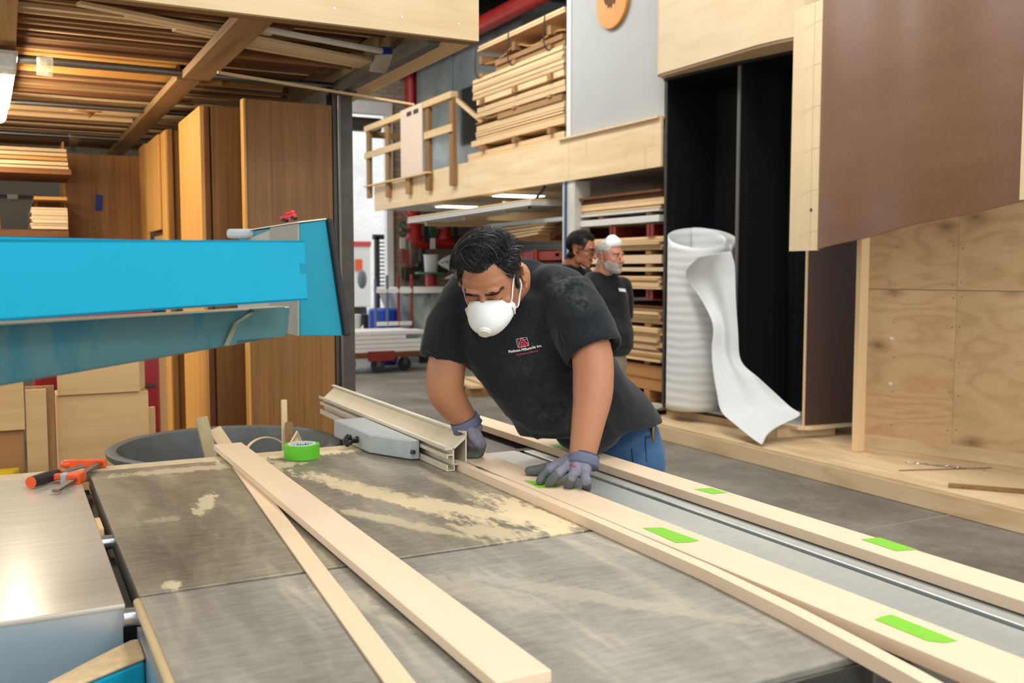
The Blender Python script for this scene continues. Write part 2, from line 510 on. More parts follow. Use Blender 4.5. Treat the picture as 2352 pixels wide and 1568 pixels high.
# guardrail hung on the face
gr = thing('guardrail', (XM, 13.6, 2.5), 'timber guardrail with a pale board panel on the mezzanine edge', 'railing')
posts = [(858, 420, 285), (900, 412, 283), (990, 398, 250), (1045, 425, 224)]
ys = []
for px, pb, ptp in [(853, 455, 292), (897, 453, 285), (944, 445, 260), (990, 437, 247), (1046, 426, 224)]:
    q = P(px, 425, x=XM); y = q.y; ys.append(y)
    zt = P(px, ptp, x=XM).z; zb = P(px, pb, x=XM).z
    bm = B(); box(bm, (XM - .06, y - .07, zb), (XM - .002, y + .07, min(zt, 3.78)))
    obj('post', bm, W['oldZ'], gr, bevel=.004)
bm = B(); box(bm, (XM - .085, ys[4] - .05, 3.76), (XM + .02, ys[2], 3.85)); obj('top_rail', bm, W['pineY'], gr, bevel=.004)
bm = B(); box(bm, (XM - .085, ys[2] - .02, 3.74), (XM + .02, ys[0] + .1, 3.83)); obj('top_rail', bm, W['pineY'], gr, bevel=.004)
bm = B(); box(bm, (XM - .085, ys[4] - .05, 3.32), (XM - .06, ys[3] + .05, 3.42)); obj('mid_rail', bm, W['pineY'], gr)
bm = B(); box(bm, (XM - .085, ys[2] - .02, 3.30), (XM - .06, ys[0] + .1, 3.40)); obj('mid_rail', bm, W['pineY'], gr)
bm = B(); box(bm, (XM - .1, ys[3] + .08, 2.86), (XM - .086, ys[2] + .15, 3.84)); obj('board_panel', bm, plain('pale_board', srgb(228, 204, 180), .6), gr)
bm = B()
for y in (ys[3] + .3, ys[2] - .2): box(bm, (XM - .106, y - .09, 3.72), (XM - .1, y + .09, 3.78))
obj('hand_slot', bm, M['darksteel'], gr)
bm = B(); box(bm, (XM - .1, ys[3] - .1, 2.84), (XM - .03, ys[0] + .1, 2.862)); obj('toe_board', bm, W['pineY'], gr)
bm = B(); bar(bm, (XM, ys[0] + .05, 3.70), (XM + .9, ys[0] + .05, 3.70), .06, .1); obj('return_rail', bm, W['oldX'], gr)
bm = B(); bar(bm, (XM + .0, ys[4] - .02, 3.76), (XM + .35, ys[4] - .55, 3.25), .09, .05); obj('brace', bm, W['pineY'], gr)

# partition and sheet metal room on the mezzanine
bm = B(); box(bm, (5.47, 7.45, 2.906), (5.6, 9.19, 6.0)); S('wall_mezzanine', bm, M['offwhite'])
bm = B(); box(bm, (5.455, 9.12, 2.906), (5.47, 9.20, 6.0)); tag(S('trim_10', bm, M['white']), kind='structure')
md = thing('wall_medallion', (5.46, 8.62, 4.25), 'round two-tone wooden medallion hung on the grey mezzanine wall', 'wall plaque')
med = P(1408, 0, x=5.45)
bm = B(); lathe(bm, (5.43, med.y, med.z), [(0, 0), (.275, 0), (.283, .01), (.283, .035), (0, .035)], 48, (1, 0, 0)); obj('disc', bm, wood('amber_veneer', srgb(212, 146, 58), srgb(192, 122, 40), 'Z', 6, 12, .35, .8), md)
bm = B()
pts = [(-.11, .2), (-.13, .02), (-.10, -.03), (-.075, -.02), (-.06, -.07), (-.02, -.055), (.0, -.085), (.03, -.03), (.06, -.06), (.075, -.02), (.1, -.01), (.09, .06), (.12, .2)]
prism(bm, [(5.429, med.y - a, med.z + b) for a, b in pts], (-.003, 0, 0)); obj('dark_inlay', bm, W['darkZ'], md)

mr = thing('metal_enclosure', (6.4, 13.5, 2.88), 'dull grey sheet metal enclosure behind the guardrail', 'enclosure')
m, nt, b = mat('galvanised')
f = noise(nt, coords(nt), 1.2, 6, .65, .5)
nt.links.new(ramp(nt, f, [(.35, srgb(112, 124, 124)), (.55, srgb(138, 146, 144)), (.75, srgb(176, 178, 168))]), b.inputs['Base Color'])
b.inputs['Metallic'].default_value = .35; b.inputs['Roughness'].default_value = .42
M['galv'] = m
bm = B(); box(bm, (6.4, 12.0, 2.87), (8.0, 15.85, 5.2)); obj('cladding', bm, m, mr)
bm = B()
for z in [2.95 + i * .0 for i in range(1)]: box(bm, (6.385, 14.3, 2.88), (6.4, 14.36, 5.2))
obj('seam_strip', bm, M['galv'], mr)
bm = B()
for i in range(24): hexa(bm, [(6.36, 13.2, 3.42 + i * .036), (6.36, 14.0, 3.42 + i * .036), (6.395, 14.0, 3.445 + i * .036), (6.395, 13.2, 3.445 + i * .036), (6.36, 13.2, 3.428 + i * .036), (6.36, 14.0, 3.428 + i * .036), (6.395, 14.0, 3.453 + i * .036), (6.395, 13.2, 3.453 + i * .036)])
obj('louvre', bm, M['darksteel'], mr)

# red sprinkler pipes above
rp = P(1100, 60, x=6.2); rq = P(1240, 0, x=6.2)
bm = B(); tube(bm, (6.2, 16.4, rp.z), (6.2, 8.0, rp.z), .12, 20); tag(obj('sprinkler_pipe', bm, M['redpaint'], smooth='auto'), 'thick red sprinkler pipe running overhead above the mezzanine timber', 'pipe')
pb = P(945, 200, y=16.3)
bm = B(); sweep(bm, spline([(pb.x, 16.3, 2.9), (pb.x, 16.3, 4.5), (pb.x, 16.3, 5.4)], 4), .11, 16); tag(obj('riser_pipe', bm, M['redpaint'], smooth='auto'), 'upright red riser pipe on the brick wall behind the guardrail', 'pipe')

# ------------------------------------------------------------------ timber stack on the mezzanine
def zat(py, px=1290):
    return P(px, py, x=XM - .02).z
yR, yL = 9.26, 11.55
G = 'sheets and planks stacked on the mezzanine'
#  (top px, bottom px at the right end px 1297, y-left, material, depth, n sheets, label)
stack = [
    (8, 22, 11.45, 'edgeY', 2, 'pale boards laid on the very top of the mezzanine timber stack'),
    (40, 69, 11.3, 'cardb', 1, 'sagging brown sheet high in the mezzanine timber stack with a ragged edge'),
    (70, 96, 10.95, 'oldY', 2, 'reddish plank under the sagging brown sheet on the mezzanine'),
    (97, 152, 11.55, 'edgeY', 5, 'sheet in the thick pale pack near the top of the mezzanine stack'),
    (152, 168, 11.45, 'pineY', 1, 'single pale plank between spacers below the thick pale pack on the mezzanine'),
    (176, 204, 11.5, 'edgeY', 2, 'yellowish sheet in the middle of the mezzanine stack above a drooping ply'),
    (210, 226, 10.9, 'oldY', 1, 'reddish plank in the middle of the mezzanine stack'),
    (226, 242, 11.5, 'pineY', 1, 'long yellow plank just below the reddish plank on the mezzanine'),
    (243, 262, 11.5, 'edgeY', 3, 'sheet in the lower yellowish pack of the mezzanine stack'),
    (263, 280, 11.6, 'pineY', 1, 'yellow plank that lies on the lowest spacers of the mezzanine stack'),
    (296, 322, 11.75, 'pineY', 2, 'bottom plank of the mezzanine stack lying just above the deck edge'),
]
zs_prev = None
rr = random.Random(3)
ztop = [zat(a) for a, *_ in stack]
for (a, bb, yl, mt, n, lab), zt in zip(stack, ztop):
    zb = zat(bb)
    for i in range(n):
        h = (zt - zb) / n
        z1 = zt - i * h; z0 = z1 - h + .004
        j = rr.uniform(-.06, .06)
        bm = B()
        x0 = XM + .06 + rr.uniform(-.02, .02)
        if mt == 'cardb':
            k = 14
            up, lo = [], []
            for s in range(k + 1):
                y = yR + (yl - yR) * s / k
                sag = .045 * (1 + math.sin(s * .9 + .5)) * (.4 + .6 * math.sin(math.pi * s / k)) + .004 * math.sin(s * 2.9)
                up.append((x0, y, z0 + .012 + sag)); lo.append((x0, y, z0 + sag - .004))
            prism(bm, up + lo[::-1], (1.0, 0, 0))
            o = obj('sagging_sheet', bm, M['cardboard'])
        else:
            box(bm, (x0, yR + rr.uniform(0, .03), z0), (x0 + 1.1, yl + j, z1))
            o = obj('stacked_sheet' if mt == 'edgeY' else 'plank', bm, W[mt], bevel=.003)
        tag(o, lab + ('' if n == 1 else ''), 'board', G if n == 1 else G + ': ' + lab[:40])
bm = B()
k = 12; up, lo = [], []
for s in range(k + 1):
    y = 10.95 + .6 * s / k
    sg = -.045 * (s / k) ** 2 - .008 * math.sin(s * .9) - .012
    up.append((XM + .08, y, zat(205) + sg)); lo.append((XM + .08, y, zat(205) - .014 + sg))
prism(bm, up + lo[::-1], (.9, 0, 0)); tag(obj('drooping_sheet', bm, W['oldY']), 'thin dark ply drooping out of the middle of the mezzanine stack', 'board')
sp = 0
for lev, (z0, z1) in enumerate([(zat(170), zat(153)), (zat(97), zat(86)), (zat(211), zat(204)), (zat(296), zat(280)), (zat(62), zat(40)), (zat(322) - .05, zat(322) - .002)]):
    for y in (9.55, 10.4, 11.3):
        bm = B(); box(bm, (XM + .03, y - .04, max(2.888, min(z0, z1))), (XM + 1.0, y + .04, max(z0, z1)))
        tag(obj('spacer_block', bm, W['oldX']), 'timber spacer between the layers of the mezzanine stack', 'spacer', 'spacers in the mezzanine stack')
for y, lab in ((9.62, 'near'), (10.5, 'middle'), (11.4, 'far')):
    bm = B(); sweep(bm, spline([(XM + .02, y, zat(10)), (XM + .0, y - .01, zat(60)), (XM + .02, y - .04, zat(95)), (XM + .2, y - .05, zat(96))], 5), .008, 6)
    tag(obj('strap', bm, M['rubber']), 'dark strap around the top of the mezzanine stack, %s one of the three' % lab, 'strap')

# ================================================================== RACKS UNDER THE MEZZANINE
rk = thing('cantilever_rack', (6.3, 9, 0), 'red steel cantilever rack holding sheets under the mezzanine', 'rack')
bm = B(); box(bm, (6.75, 7.6, 0), (6.95, 7.8, 2.44)); obj('upright', bm, M['redsteel'], rk)
bm = B(); box(bm, (6.75, 9.2, 0), (6.95, 9.4, 2.44)); obj('upright', bm, M['redsteel'], rk)
bm = B(); box(bm, (6.75, 11.3, 0), (6.95, 11.5, 2.44)); obj('upright', bm, M['redsteel'], rk)
def zr(py): return P(1527, py, x=5.45).z
def arm(y, zt, zb, x0=5.5):
    bm = B()
    box(bm, (x0, y - .06, zt - .012), (6.8, y + .06, zt)); box(bm, (x0, y - .06, zb), (6.8, y + .06, zb + .012)); box(bm, (x0, y - .008, zb + .012), (6.8, y + .008, zt - .012)); box(bm, (x0, y - .055, zb + .012), (x0 + .012, y + .055, zt - .012))
    obj('arm', bm, M['redsteel'], rk)
for zt, zb in ((zr(511), zr(540)), (zr(666), zr(690))):
    for y in (7.7, 8.35, 9.3): arm(y, zt, zb)
for y in (10.0, 11.4): arm(y, 1.72, 1.58)
bm = B(); box(bm, (5.52, 9.3, 1.60), (5.56, 11.5, 1.70)); obj('rail', bm, M['redsteel'], rk)

G = 'sheet goods racked under the mezzanine'
rr = random.Random(5)
def pile(pt, pbm, n, mt, lab, yl=9.1, yr=7.5, x0=5.5, jit=.05, name='plywood_sheet', dep=1.1):
    zt, zb = (pt, pbm) if pt < 10 else (zr(pt), zr(pbm))
    h = (zt - zb) / n
    m0 = M[mt] if mt in M else W[mt]
    for i in range(n):
        bm = B(); a = x0 + rr.uniform(-jit, jit) * .5
        box(bm, (a, yr + rr.uniform(-jit, jit), zb + i * h), (a + dep, yl + rr.uniform(-jit, jit) * 2, zb + (i + 1) * h - .0025))
        tag(obj(name, bm, m0), lab, 'sheet', G + (': ' + lab[:50] if n > 1 else ''))
pile(430, 449, 3, 'darkY', 'thin dark sheet on top of the upper pile behind the two men', 9.15)
pile(449, 474, 3, 'edgeY', 'pale sheet in the topmost pile just under the mezzanine beam', 9.2)
pile(475, 481, 1, 'white', 'thin white-edged sheet below the topmost pale pile', 9.1)
pile(490, 506, 1, 'white', 'white board lying alone on the upper red rack arms', 9.2)
pile(540, 553, 2, 'edgeY', 'thin sheet on top of the pile at the height of the two heads', 9.1, jit=.05)
pile(553, 572, 3, 'edgeY', 'plywood sheet in the pile at the height of the two heads', 9.12)
pile(583, 604, 1, 'mdfY', 'smooth fibreboard slab between spacers beside the bearded man', 9.12)
pile(613, 623, 1, 'mapleY', 'single pale plank between spacers beside the bearded man', 9.12)
pile(634, 665, 6, 'edgeY', 'plywood sheet in the pile resting on the lower red arms', 9.12)
pile(705, 711, 2, 'darkY', 'thin dark sheet lying on the plywood pile at the bearded man’s elbow', 9.12)
pile(711, 747, 5, 'edgeY', 'plywood sheet in the pile at the bearded man’s elbow', 9.12)
pile(756, 836, 14, 'edgeY', 'plywood sheet in the tall pile at the bearded man’s waist', 9.12)
pile(846, 905, 2, 'cardboard', 'brown wrapped sheet in the low pile behind the bearded man’s legs', 9.12)
zlow = zr(905)
bm = B(); box(bm, (4.95, 7.45, .16), (6.6, 9.9, .2)); tag(obj('fibreboard_sheet', bm, W['mdfY']), 'tan sheet sticking out low to the floor left of the foam roll', 'sheet')
for y in (7.6, 8.7, 9.7):
    bm = B(); box(bm, (5.0, y - .05, 0), (6.6, y + .05, .158)); tag(obj('bearer', bm, W['darkX']), 'dark timber bearer on the floor under the low sheets', 'bearer', 'bearers under the low sheets')
for za, zb_ in ((zr(489), zr(482)), (zr(583), zr(573)), (zr(613), zr(604.5)), (zr(634), zr(623.5)), (zr(755.5), zr(747.5)), (zr(846), zr(837)), (zlow, .2)):
    for y in (7.75, 8.6, 9.5):
        if zb_ < za: za, zb_ = zb_, za
        bm = B(); box(bm, (5.52, y - .045, za + .002), (6.5, y + .045, zb_ - .003)); tag(obj('spacer_block', bm, W['oldX']), 'small timber spacer between the racked sheets', 'spacer', 'spacers in the sheet rack')
bm = B(); box(bm, (5.5, 10.05, 0), (5.62, 10.35, 2.442)); 
cl = thing('support_column', (5.56, 9.95, 0), 'white column with a blue conduit under the mezzanine', 'column')
bm.free()
cy0, cy1 = P(1334, 500, x=5.5).y, P(1306, 500, x=5.5).y
bm = B(); box(bm, (5.42, cy0, 0), (5.62, cy1, 2.442)); obj('shaft', bm, plain('chipped_white', srgb(206, 202, 190), .7, var=.1, nscale=9), cl, bevel=.008)
bm = B(); tube(bm, (5.405, cy1 - .09, .3), (5.405, cy1 - .09, 2.44), .013, 10); obj('conduit', bm, plain('blue_conduit', srgb(40, 84, 140), .5), cl)

# second bay: boards on arms, left of the column
G = 'boards on the rack left of the white column'
def bayboard(pl, pr, w, h, mt, lab, dx=0.0, name='long_board'):
    a = P(*pl, x=5.45 + dx); c = P(*pr, x=5.45 + dx)
    bm = B(); bar(bm, a + Vector((w / 2, 0, -h / 2)), c + Vector((w / 2, 0, -h / 2)), w, h)
    m0 = M[mt] if mt in M else W[mt]
    return tag(obj(name, bm, m0), lab, 'board', None)
for i in range(3):
    bayboard((936, 499 + i * 5), (1220, 456 + i * 5), .5, .02, ['pineY', 'white', 'white'][i], ['pale wood board on top of the white mouldings under the mezzanine', 'upper white moulding board slung under the mezzanine', 'lower white moulding board slung under the mezzanine'][i], -.15)
for i in range(4):
    bayboard((1150, 524 + i * 8), (1256 - i * 7, 510 + i * 7.5), .9, .026, 'edgeY', 'pale board in the low fan of boards left of the white column', .05).__setitem__('group', 'fan of pale boards left of the white column')
bayboard((1120, 515), (1306, 496), .5, .045, 'offwhite', 'grey board on the fan of boards left of the white column', .03)
for i in range(3):
    y0 = 9.75
    a = [P(1262, 548 - i * 6, x=5.6), P(1285, 532 - i * 7, x=5.6), P(1307, 522 - i * 7, x=5.6)]
    bm = B()
    up = [q for q in spline(a, 5)]
    prism(bm, up + [q - Vector((0, 0, .02)) for q in up[::-1]], (.7, 0, 0))
    tag(obj('bent_ply', bm, W['darkY']), 'curved dark ply sheet bowed against the white column', 'sheet', 'bowed ply sheets')
for i, (pl, pr) in enumerate((((985, 498), (1320, 478)), ((1073, 482), (1310, 478)), ((1165, 462), (1310, 460)))):
    a = P(*pl, x=5.5)
    bm = B(); box(bm, (5.45, a.y - .03, a.z - .13), (6.9, a.y + .03, a.z)); tag(obj('rack_beam', bm, W['mapleX']), 'pale wooden rack beam under the white mouldings, %s of three' % ['farthest', 'middle', 'nearest'][i], 'beam')
bm = B(); sweep(bm, [P(1252, 428, x=5.45), P(1215, 478, x=5.4)], .016, 8); tag(obj('sling', bm, M['rubber']), 'black sling hanging from the mezzanine beam edge', 'sling')

# ================================================================== FIRE PIPES ON THE BACK WALL
fp = thing('fire_main', (6.6, 16.2, 1.9), 'red fire main with two valve bodies and green handwheels on the brick wall', 'pipework')
Yp = 16.15
a = P(950, 530, y=Yp); c = P(1060, 557, y=Yp)
bm = B(); sweep(bm, spline([(a.x, Yp, a.z + .75), (a.x, Yp, a.z + .2), (a.x + .02, Yp, c.z + .1), (a.x + .14, Yp, c.z), (a.x + .5, Yp, c.z), (c.x + .6, Yp, c.z)], 6), .115, 16); obj('main_pipe', bm, M['redpaint'], fp, smooth=True)
v2 = P(1018, 525, y=Yp)
bm = B(); tube(bm, (v2.x, Yp, c.z), (v2.x, Yp, a.z + .75), .11, 16); obj('branch_pipe', bm, M['redpaint'], fp, smooth='auto')
for x in (a.x, v2.x):
    bm = B()
    for z in (a.z + .12, a.z - .12): tube(bm, (x, Yp, z - .02), (x, Yp, z + .02), .16, 16)
    tube(bm, (x, Yp, a.z - .1), (x, Yp, a.z + .1), .14, 16); tube(bm, (x - .3, Yp - .1, a.z), (x, Yp, a.z), .04, 10)
    o = obj('valve_body', bm, M['redpaint'], fp, smooth='auto')
    bm = B()
    lathe(bm, (x - .26, Yp - .16, a.z + .02), [(.115, -.018), (.14, 0), (.115, .018), (.10, 0)], 24, (.5, -.86, 0), close=True)
    for k in range(5):
        an = k * 1.2566; u, v = frame_of((.5, -.86, 0)); tube(bm, (x - .26, Yp - .16, a.z + .02), Vector((x - .26, Yp - .16, a.z + .02)) + (u * math.cos(an) + v * math.sin(an)) * .12, .012, 6)
    obj('handwheel', bm, M['green'], fp, smooth='auto')
    bm = B(); box(bm, (x - .33, Yp - .2, a.z - .32), (x - .24, Yp - .18, a.z - .13)); obj('tag', bm, M['white'], fp)
    bm = B(); box(bm, (x + .16, Yp - .16, a.z - .22), (x + .22, Yp - .1, a.z + .24)); obj('lever', bm, M['rubber'], fp)
lp = [P(912, 468, y=16.0), P(935, 497, y=16.0), P(960, 512, y=16)]
bm = B(); sweep(bm, [P(905, 462, y=16), P(942, 500, y=16)], .03, 8); sweep(bm, [P(1005, 522, y=16), P(1090, 500, y=15.2)], .03, 8); tag(obj('sprinkler_branch', bm, plain('pinkish_pipe', srgb(176, 110, 100), .5), smooth='auto'), 'thin pinkish sprinkler pipe crossing above the green handwheels', 'pipe')
q = P(925, 588, y=16.4); q2 = P(928, 582, y=16.4)
bm = B()
for dx in (0, .1): sweep(bm, [(q.x + dx, 16.4, q.z + .22 - dx), (q.x + .02 + dx, 16.4, q.z - .12 - dx)], .025, 8)
tag(obj('pipe_wrench', bm, M['redpaint']), 'pair of red wrenches hanging on the brick wall', 'tool')
q = P(942, 600, y=16.4)
bm = B(); sweep(bm, [(q.x, 16.4, 2.1), (q.x, 16.4, q.z - .3)], .018, 8); tag(obj('wall_conduit', bm, M['offwhite']), 'thin upright conduit on the brick wall below the fire main', 'conduit')
bm = B(); q = P(945, 627, y=16.38); box(bm, (q.x - .16, 16.3, q.z - .12), (q.x + .12, 16.46, q.z + .1)); ell(bm, (q.x + .08, 16.26, q.z + .14), (.06, .06, .07)); tag(obj('wall_outlet', bm, M['darksteel'], bevel=.02), 'dark round-topped outlet box on the brick wall', 'outlet')
q = P(968, 575, y=16.3)
bm = B(); sweep(bm, spline([(q.x, 16.3, q.z + .1), (q.x, 16.3, q.z - .25), (q.x + .1, 16.3, q.z - .33), (q.x + .5, 16.3, q.z - .33)], 5), .07, 12); tag(obj('drain_pipe', bm, M['darksteel'], smooth=True), 'dark bent drain pipe below the fire main', 'pipe')
# bucket on green stand
bs = P(990, 622, y=15.6)
st = thing('pedestal', (bs.x, 15.6, 0), 'green topped red pedestal in front of the brick wall', 'stand')
bm = B(); lathe(bm, (bs.x, 15.6, bs.z - .05), [(0, 0), (.28, 0), (.28, .03), (0, .03)], 24); obj('top_plate', bm, M['green'], st)
bm = B(); tube(bm, (bs.x, 15.6, 0), (bs.x, 15.6, bs.z - .05), .1, 12); obj('leg', bm, M['redpaint'], st, smooth='auto')
bm = B(); lathe(bm, (bs.x, 15.6, bs.z - .02), [(0, 0), (.11, 0), (.125, .28), (.135, .285), (.135, .30), (.115, .30), (.105, .02), (0, .02)], 24); tag(obj('bucket', bm, M['white'], smooth='auto'), 'white bucket on the green topped pedestal', 'bucket')
# white moulded part hanging near
q = P(1030, 590, y=15.0)
bm = B()
for pl in ([(1008, 602), (1022, 592), (1040, 584), (1080, 578), (1080, 590), (1046, 594), (1024, 601)], [(1008, 603), (1024, 602), (1046, 612), (1080, 612), (1080, 628), (1040, 622), (1018, 612)], [(1030, 596), (1040, 594), (1048, 612), (1038, 612)], [(1022, 640), (1042, 629), (1080, 626), (1080, 638), (1044, 640)]):
    prism(bm, [P(*c, y=15.0) for c in pl], (.02, .1, 0))
tag(obj('plastic_fairing', bm, M['white'], bevel=.01), 'white moulded plastic pieces sticking out beside the worker’s hair', 'fairing')

# hopper, barrel, cart
m, nt, b = mat('stained_hopper')
f = noise(nt, coords(nt, (1.4, 1.4, .6)), 1.6, 4, .6, .8)
nt.links.new(ramp(nt, f, [(.3, srgb(74, 96, 104)), (.48, srgb(168, 176, 172)), (.62, srgb(204, 204, 196)), (.8, srgb(150, 178, 160))]), b.inputs['Base Color']); b.inputs['Roughness'].default_value = .5
hp = thing('waste_hopper', (6.1, 14.6, 0), 'tall grey stained waste hopper with a pale rim below the fire main', 'hopper')
bm = B()
hexa(bm, [(5.75, 14.3, .25), (7.0, 14.3, .25), (7.0, 15.2, .25), (5.75, 15.2, .25), (5.45, 14.2, 1.15), (7.1, 14.2, 1.15), (7.1, 15.3, 1.15), (5.45, 15.3, 1.15)]); obj('hopper_body', bm, m, hp, bevel=.03)
bm = B()
for lo, hi in (((5.4, 14.15, 1.12), (7.15, 14.22, 1.2)), ((5.4, 15.28, 1.12), (7.15, 15.35, 1.2)), ((5.4, 14.22, 1.12), (5.47, 15.28, 1.2)), ((7.08, 14.22, 1.12), (7.15, 15.28, 1.2))): box(bm, lo, hi)
obj('rim', bm, M['white'], hp)
bm = B(); box(bm, (5.8, 14.35, 0), (6.95, 15.15, .25)); obj('base', bm, M['blackplastic'], hp)
q = P(897, 760, y=14.45)
bm = B(); lathe(bm, (q.x - .12, 14.45, 0), [(0, 0), (.2, 0), (.23, .1), (.23, .45), (.215, .46), (.23, .47), (.23, .85), (.2, .88), (0, .88)], 28); tag(obj('barrel', bm, M['blue'], smooth='auto'), 'blue plastic barrel behind the loaded cart', 'barrel')

ct = thing('lumber_cart', (4.4, 13.6, 0), 'low platform cart on casters loaded with white boards near the doorway', 'cart')
cz = .30
cx0, cx1, cyy0, cyy1 = 3.3, 5.35, 13.2, 13.95
bm = B(); box(bm, (cx0, cyy0, .22), (cx1, cyy0 + .1, cz)); box(bm, (cx0, cyy1 - .1, .22), (cx1, cyy1, cz)); box(bm, (cx0, cyy0 + .1, .24), (cx1, cyy1 - .1, cz)); obj('cart_bed', bm, W['darkX'], ct)
bm = B(); box(bm, (4.55, cyy0 - .02, .18), (4.95, cyy0, cz + .02)); obj('corner_plate', bm, M['redsteel'], ct)
for x, y in ((4.72, 13.26), (5.2, 13.45), (4.45, 13.75), (3.5, 13.3), (3.5, 13.8)):
    bm = B(); lathe(bm, (x, y, .10), [(.0, -.03), (.06, -.03), (.1, -.025), (.1, .025), (.06, .03), (0, .03)], 20, (.3, 1, 0)); o = obj('caster', bm, M['rubber'], ct, smooth='auto')
    bm = B(); box(bm, (x - .03, y - .045, .1), (x + .03, y - .035, .22)); box(bm, (x - .03, y + .035, .1), (x + .03, y + .045, .22)); box(bm, (x - .05, y - .05, .2), (x + .05, y + .05, .222)); obj('caster_fork', bm, M['steel'], o)
for i, (px, top, mt) in enumerate(((862, 640, 'steelblue'), (889, 632, 'steelblue'), (915, 632, 'redsteel'), (945, 630, 'redsteel'))):
    y = [13.98, 13.98, 13.16, 13.16][i] if False else 13.98
    q = P(px, top, y=y); bm = B(); tube(bm, (q.x, y, .25), (q.x, y, q.z), .022, 10)
    obj('stake', bm, M['redsteel'] if mt == 'redsteel' else plain('blue_grey_paint', srgb(92, 100, 128), .5), ct, smooth='auto')
q0 = P(862, 668, y=13.98); q1 = P(945, 668, y=13.98)
for z in (q0.z, q0.z - .5):
    bm = B(); box(bm, (q0.x, 13.96, z - .03), (q1.x, 14.0, z + .03)); obj('cross_rail', bm, M['white'], ct)
rr = random.Random(11)
for lev in range(5):
    for k in range(4):
        x1 = 5.35 + rr.uniform(-.12, .25) - lev * .04
        bm = B(); y = 13.22 + k * .17; z = cz + .002 + lev * .062
        box(bm, (3.0, y, z), (x1, y + .16, z + .056))
        tag(obj('white_board', bm, plain('white_board_end', srgb(232, 230, 226), .5) if (lev + k) == 0 else M['whiteboard']) if False else obj('white_board', bm, M['white'], bevel=.004), 'long white board in the load on the low cart', 'board', 'white boards on the cart')

# pallet on the floor
pl = thing('wood_pallet', (4.6, 9.5, 0), 'low wooden pallet on the concrete floor behind the worker', 'pallet')
pc = P(1085, 912, z=0)
pm = Matrix.Rotation(R(-8), 3, 'Z')
for k in range(3):
    bm = B(); rbox(bm, pc + pm @ Vector((.55, .1 + k * .42, .05)), (1.2, .09, .1), pm); obj('stringer', bm, W['oldX'], pl)
for k in range(6):
    bm = B(); rbox(bm, pc + pm @ Vector((.06 + k * .2, .5, .115)), (.14, 1.0, .03), pm); obj('deck_board', bm, W['pineY'], pl)

# ================================================================== YARD OUTSIDE THE DOOR
bm = B(); box(bm, (2, 30, 0), (16, 30.3, 9)); tag(S('wall_yard', bm, M['brick_white']), kind='structure')
fl = thing('forklift', (5.7, 19.2, 0), 'green forklift with a black mast parked outside the doorway', 'forklift')
m0 = P(870, 570, y=19)
bm = B(); box(bm, (m0.x - .06, 19, .1), (m0.x + .02, 19.12, 2.15)); box(bm, (m0.x + .32, 19, .1), (m0.x + .4, 19.12, 2.15)); box(bm, (m0.x - .1, 19, 2.1), (m0.x + .42, 19.12, 2.2)); obj('mast', bm, M['rubber'], fl)
bm = B()
for i in range(16): box(bm, (m0.x + .02, 19.02, .9 + i * .08), (m0.x + .32, 19.06, .93 + i * .08))
obj('load_backrest', bm, M['darksteel'], fl)
bm = B(); box(bm, (4.9, 19.2, .25), (6.15, 20.8, 1.0)); box(bm, (4.9, 19.6, 1.0), (6.0, 20.8, 1.15)); obj('chassis', bm, M['greenlt'], fl, bevel=.08, seg=3)
bm = B()
for x in (5.0, 5.95): lathe(bm, (x, 19.3, .3), [(0, -.09), (.24, -.09), (.3, -.06), (.3, .06), (.24, .09), (0, .09)], 24, (1, 0, 0))
obj('tyre', bm, M['rubber'], fl, smooth='auto')
bm = B(); ell(bm, (m0.x - .16, 19.6, 1.28), (.1, .1, .2)); obj('seat', bm, plain('grey_seat', srgb(120, 122, 124), .6), fl, smooth=True)
q = P(835, 572, y=22)
tr = thing('parked_trailer', (q.x, 22.5, 0), 'white trailer with a red and white marker rail out in the yard', 'trailer')
bm = B(); box(bm, (q.x - 2.5, 22, .6), (q.x + .18, 25, 2.1)); obj('trailer_body', bm, M['white'], tr, bevel=.03)
bm = B(); box(bm, (q.x - 2.4, 21.97, 2.02), (q.x + .18, 22.0, 2.14)); obj('marker_rail', bm, plain('red_marker', srgb(200, 60, 60), .4), tr)
bm = B(); box(bm, (q.x - .2, 21.95, 1.45), (q.x - .05, 22, 1.72)); obj('amber_lamp', bm, M['orange'], tr)
bm = B()
for x in (q.x - 2, q.x - .3): lathe(bm, (x, 22.3, .45), [(0, -.12), (.4, -.12), (.45, -.08), (.45, .08), (.4, .12), (0, .12)], 24, (0, 1, 0))
obj('wheel', bm, M['rubber'], tr, smooth='auto')
q = P(838, 755, y=17.6)
for i in range(3):
    bm = B(); lathe(bm, (q.x + i * .29 - .2, 17.6, 0), [(0, 0), (.1, 0), (.12, .62), (.13, .64), (0, .64)], 20)
    tag(obj('refuse_can', bm, [M['white'], M['blackplastic'], M['greenlt']][i], smooth='auto'), ['white bin just outside the doorway', 'black bin just outside the doorway', 'green bin just outside the doorway'][i], 'bin')
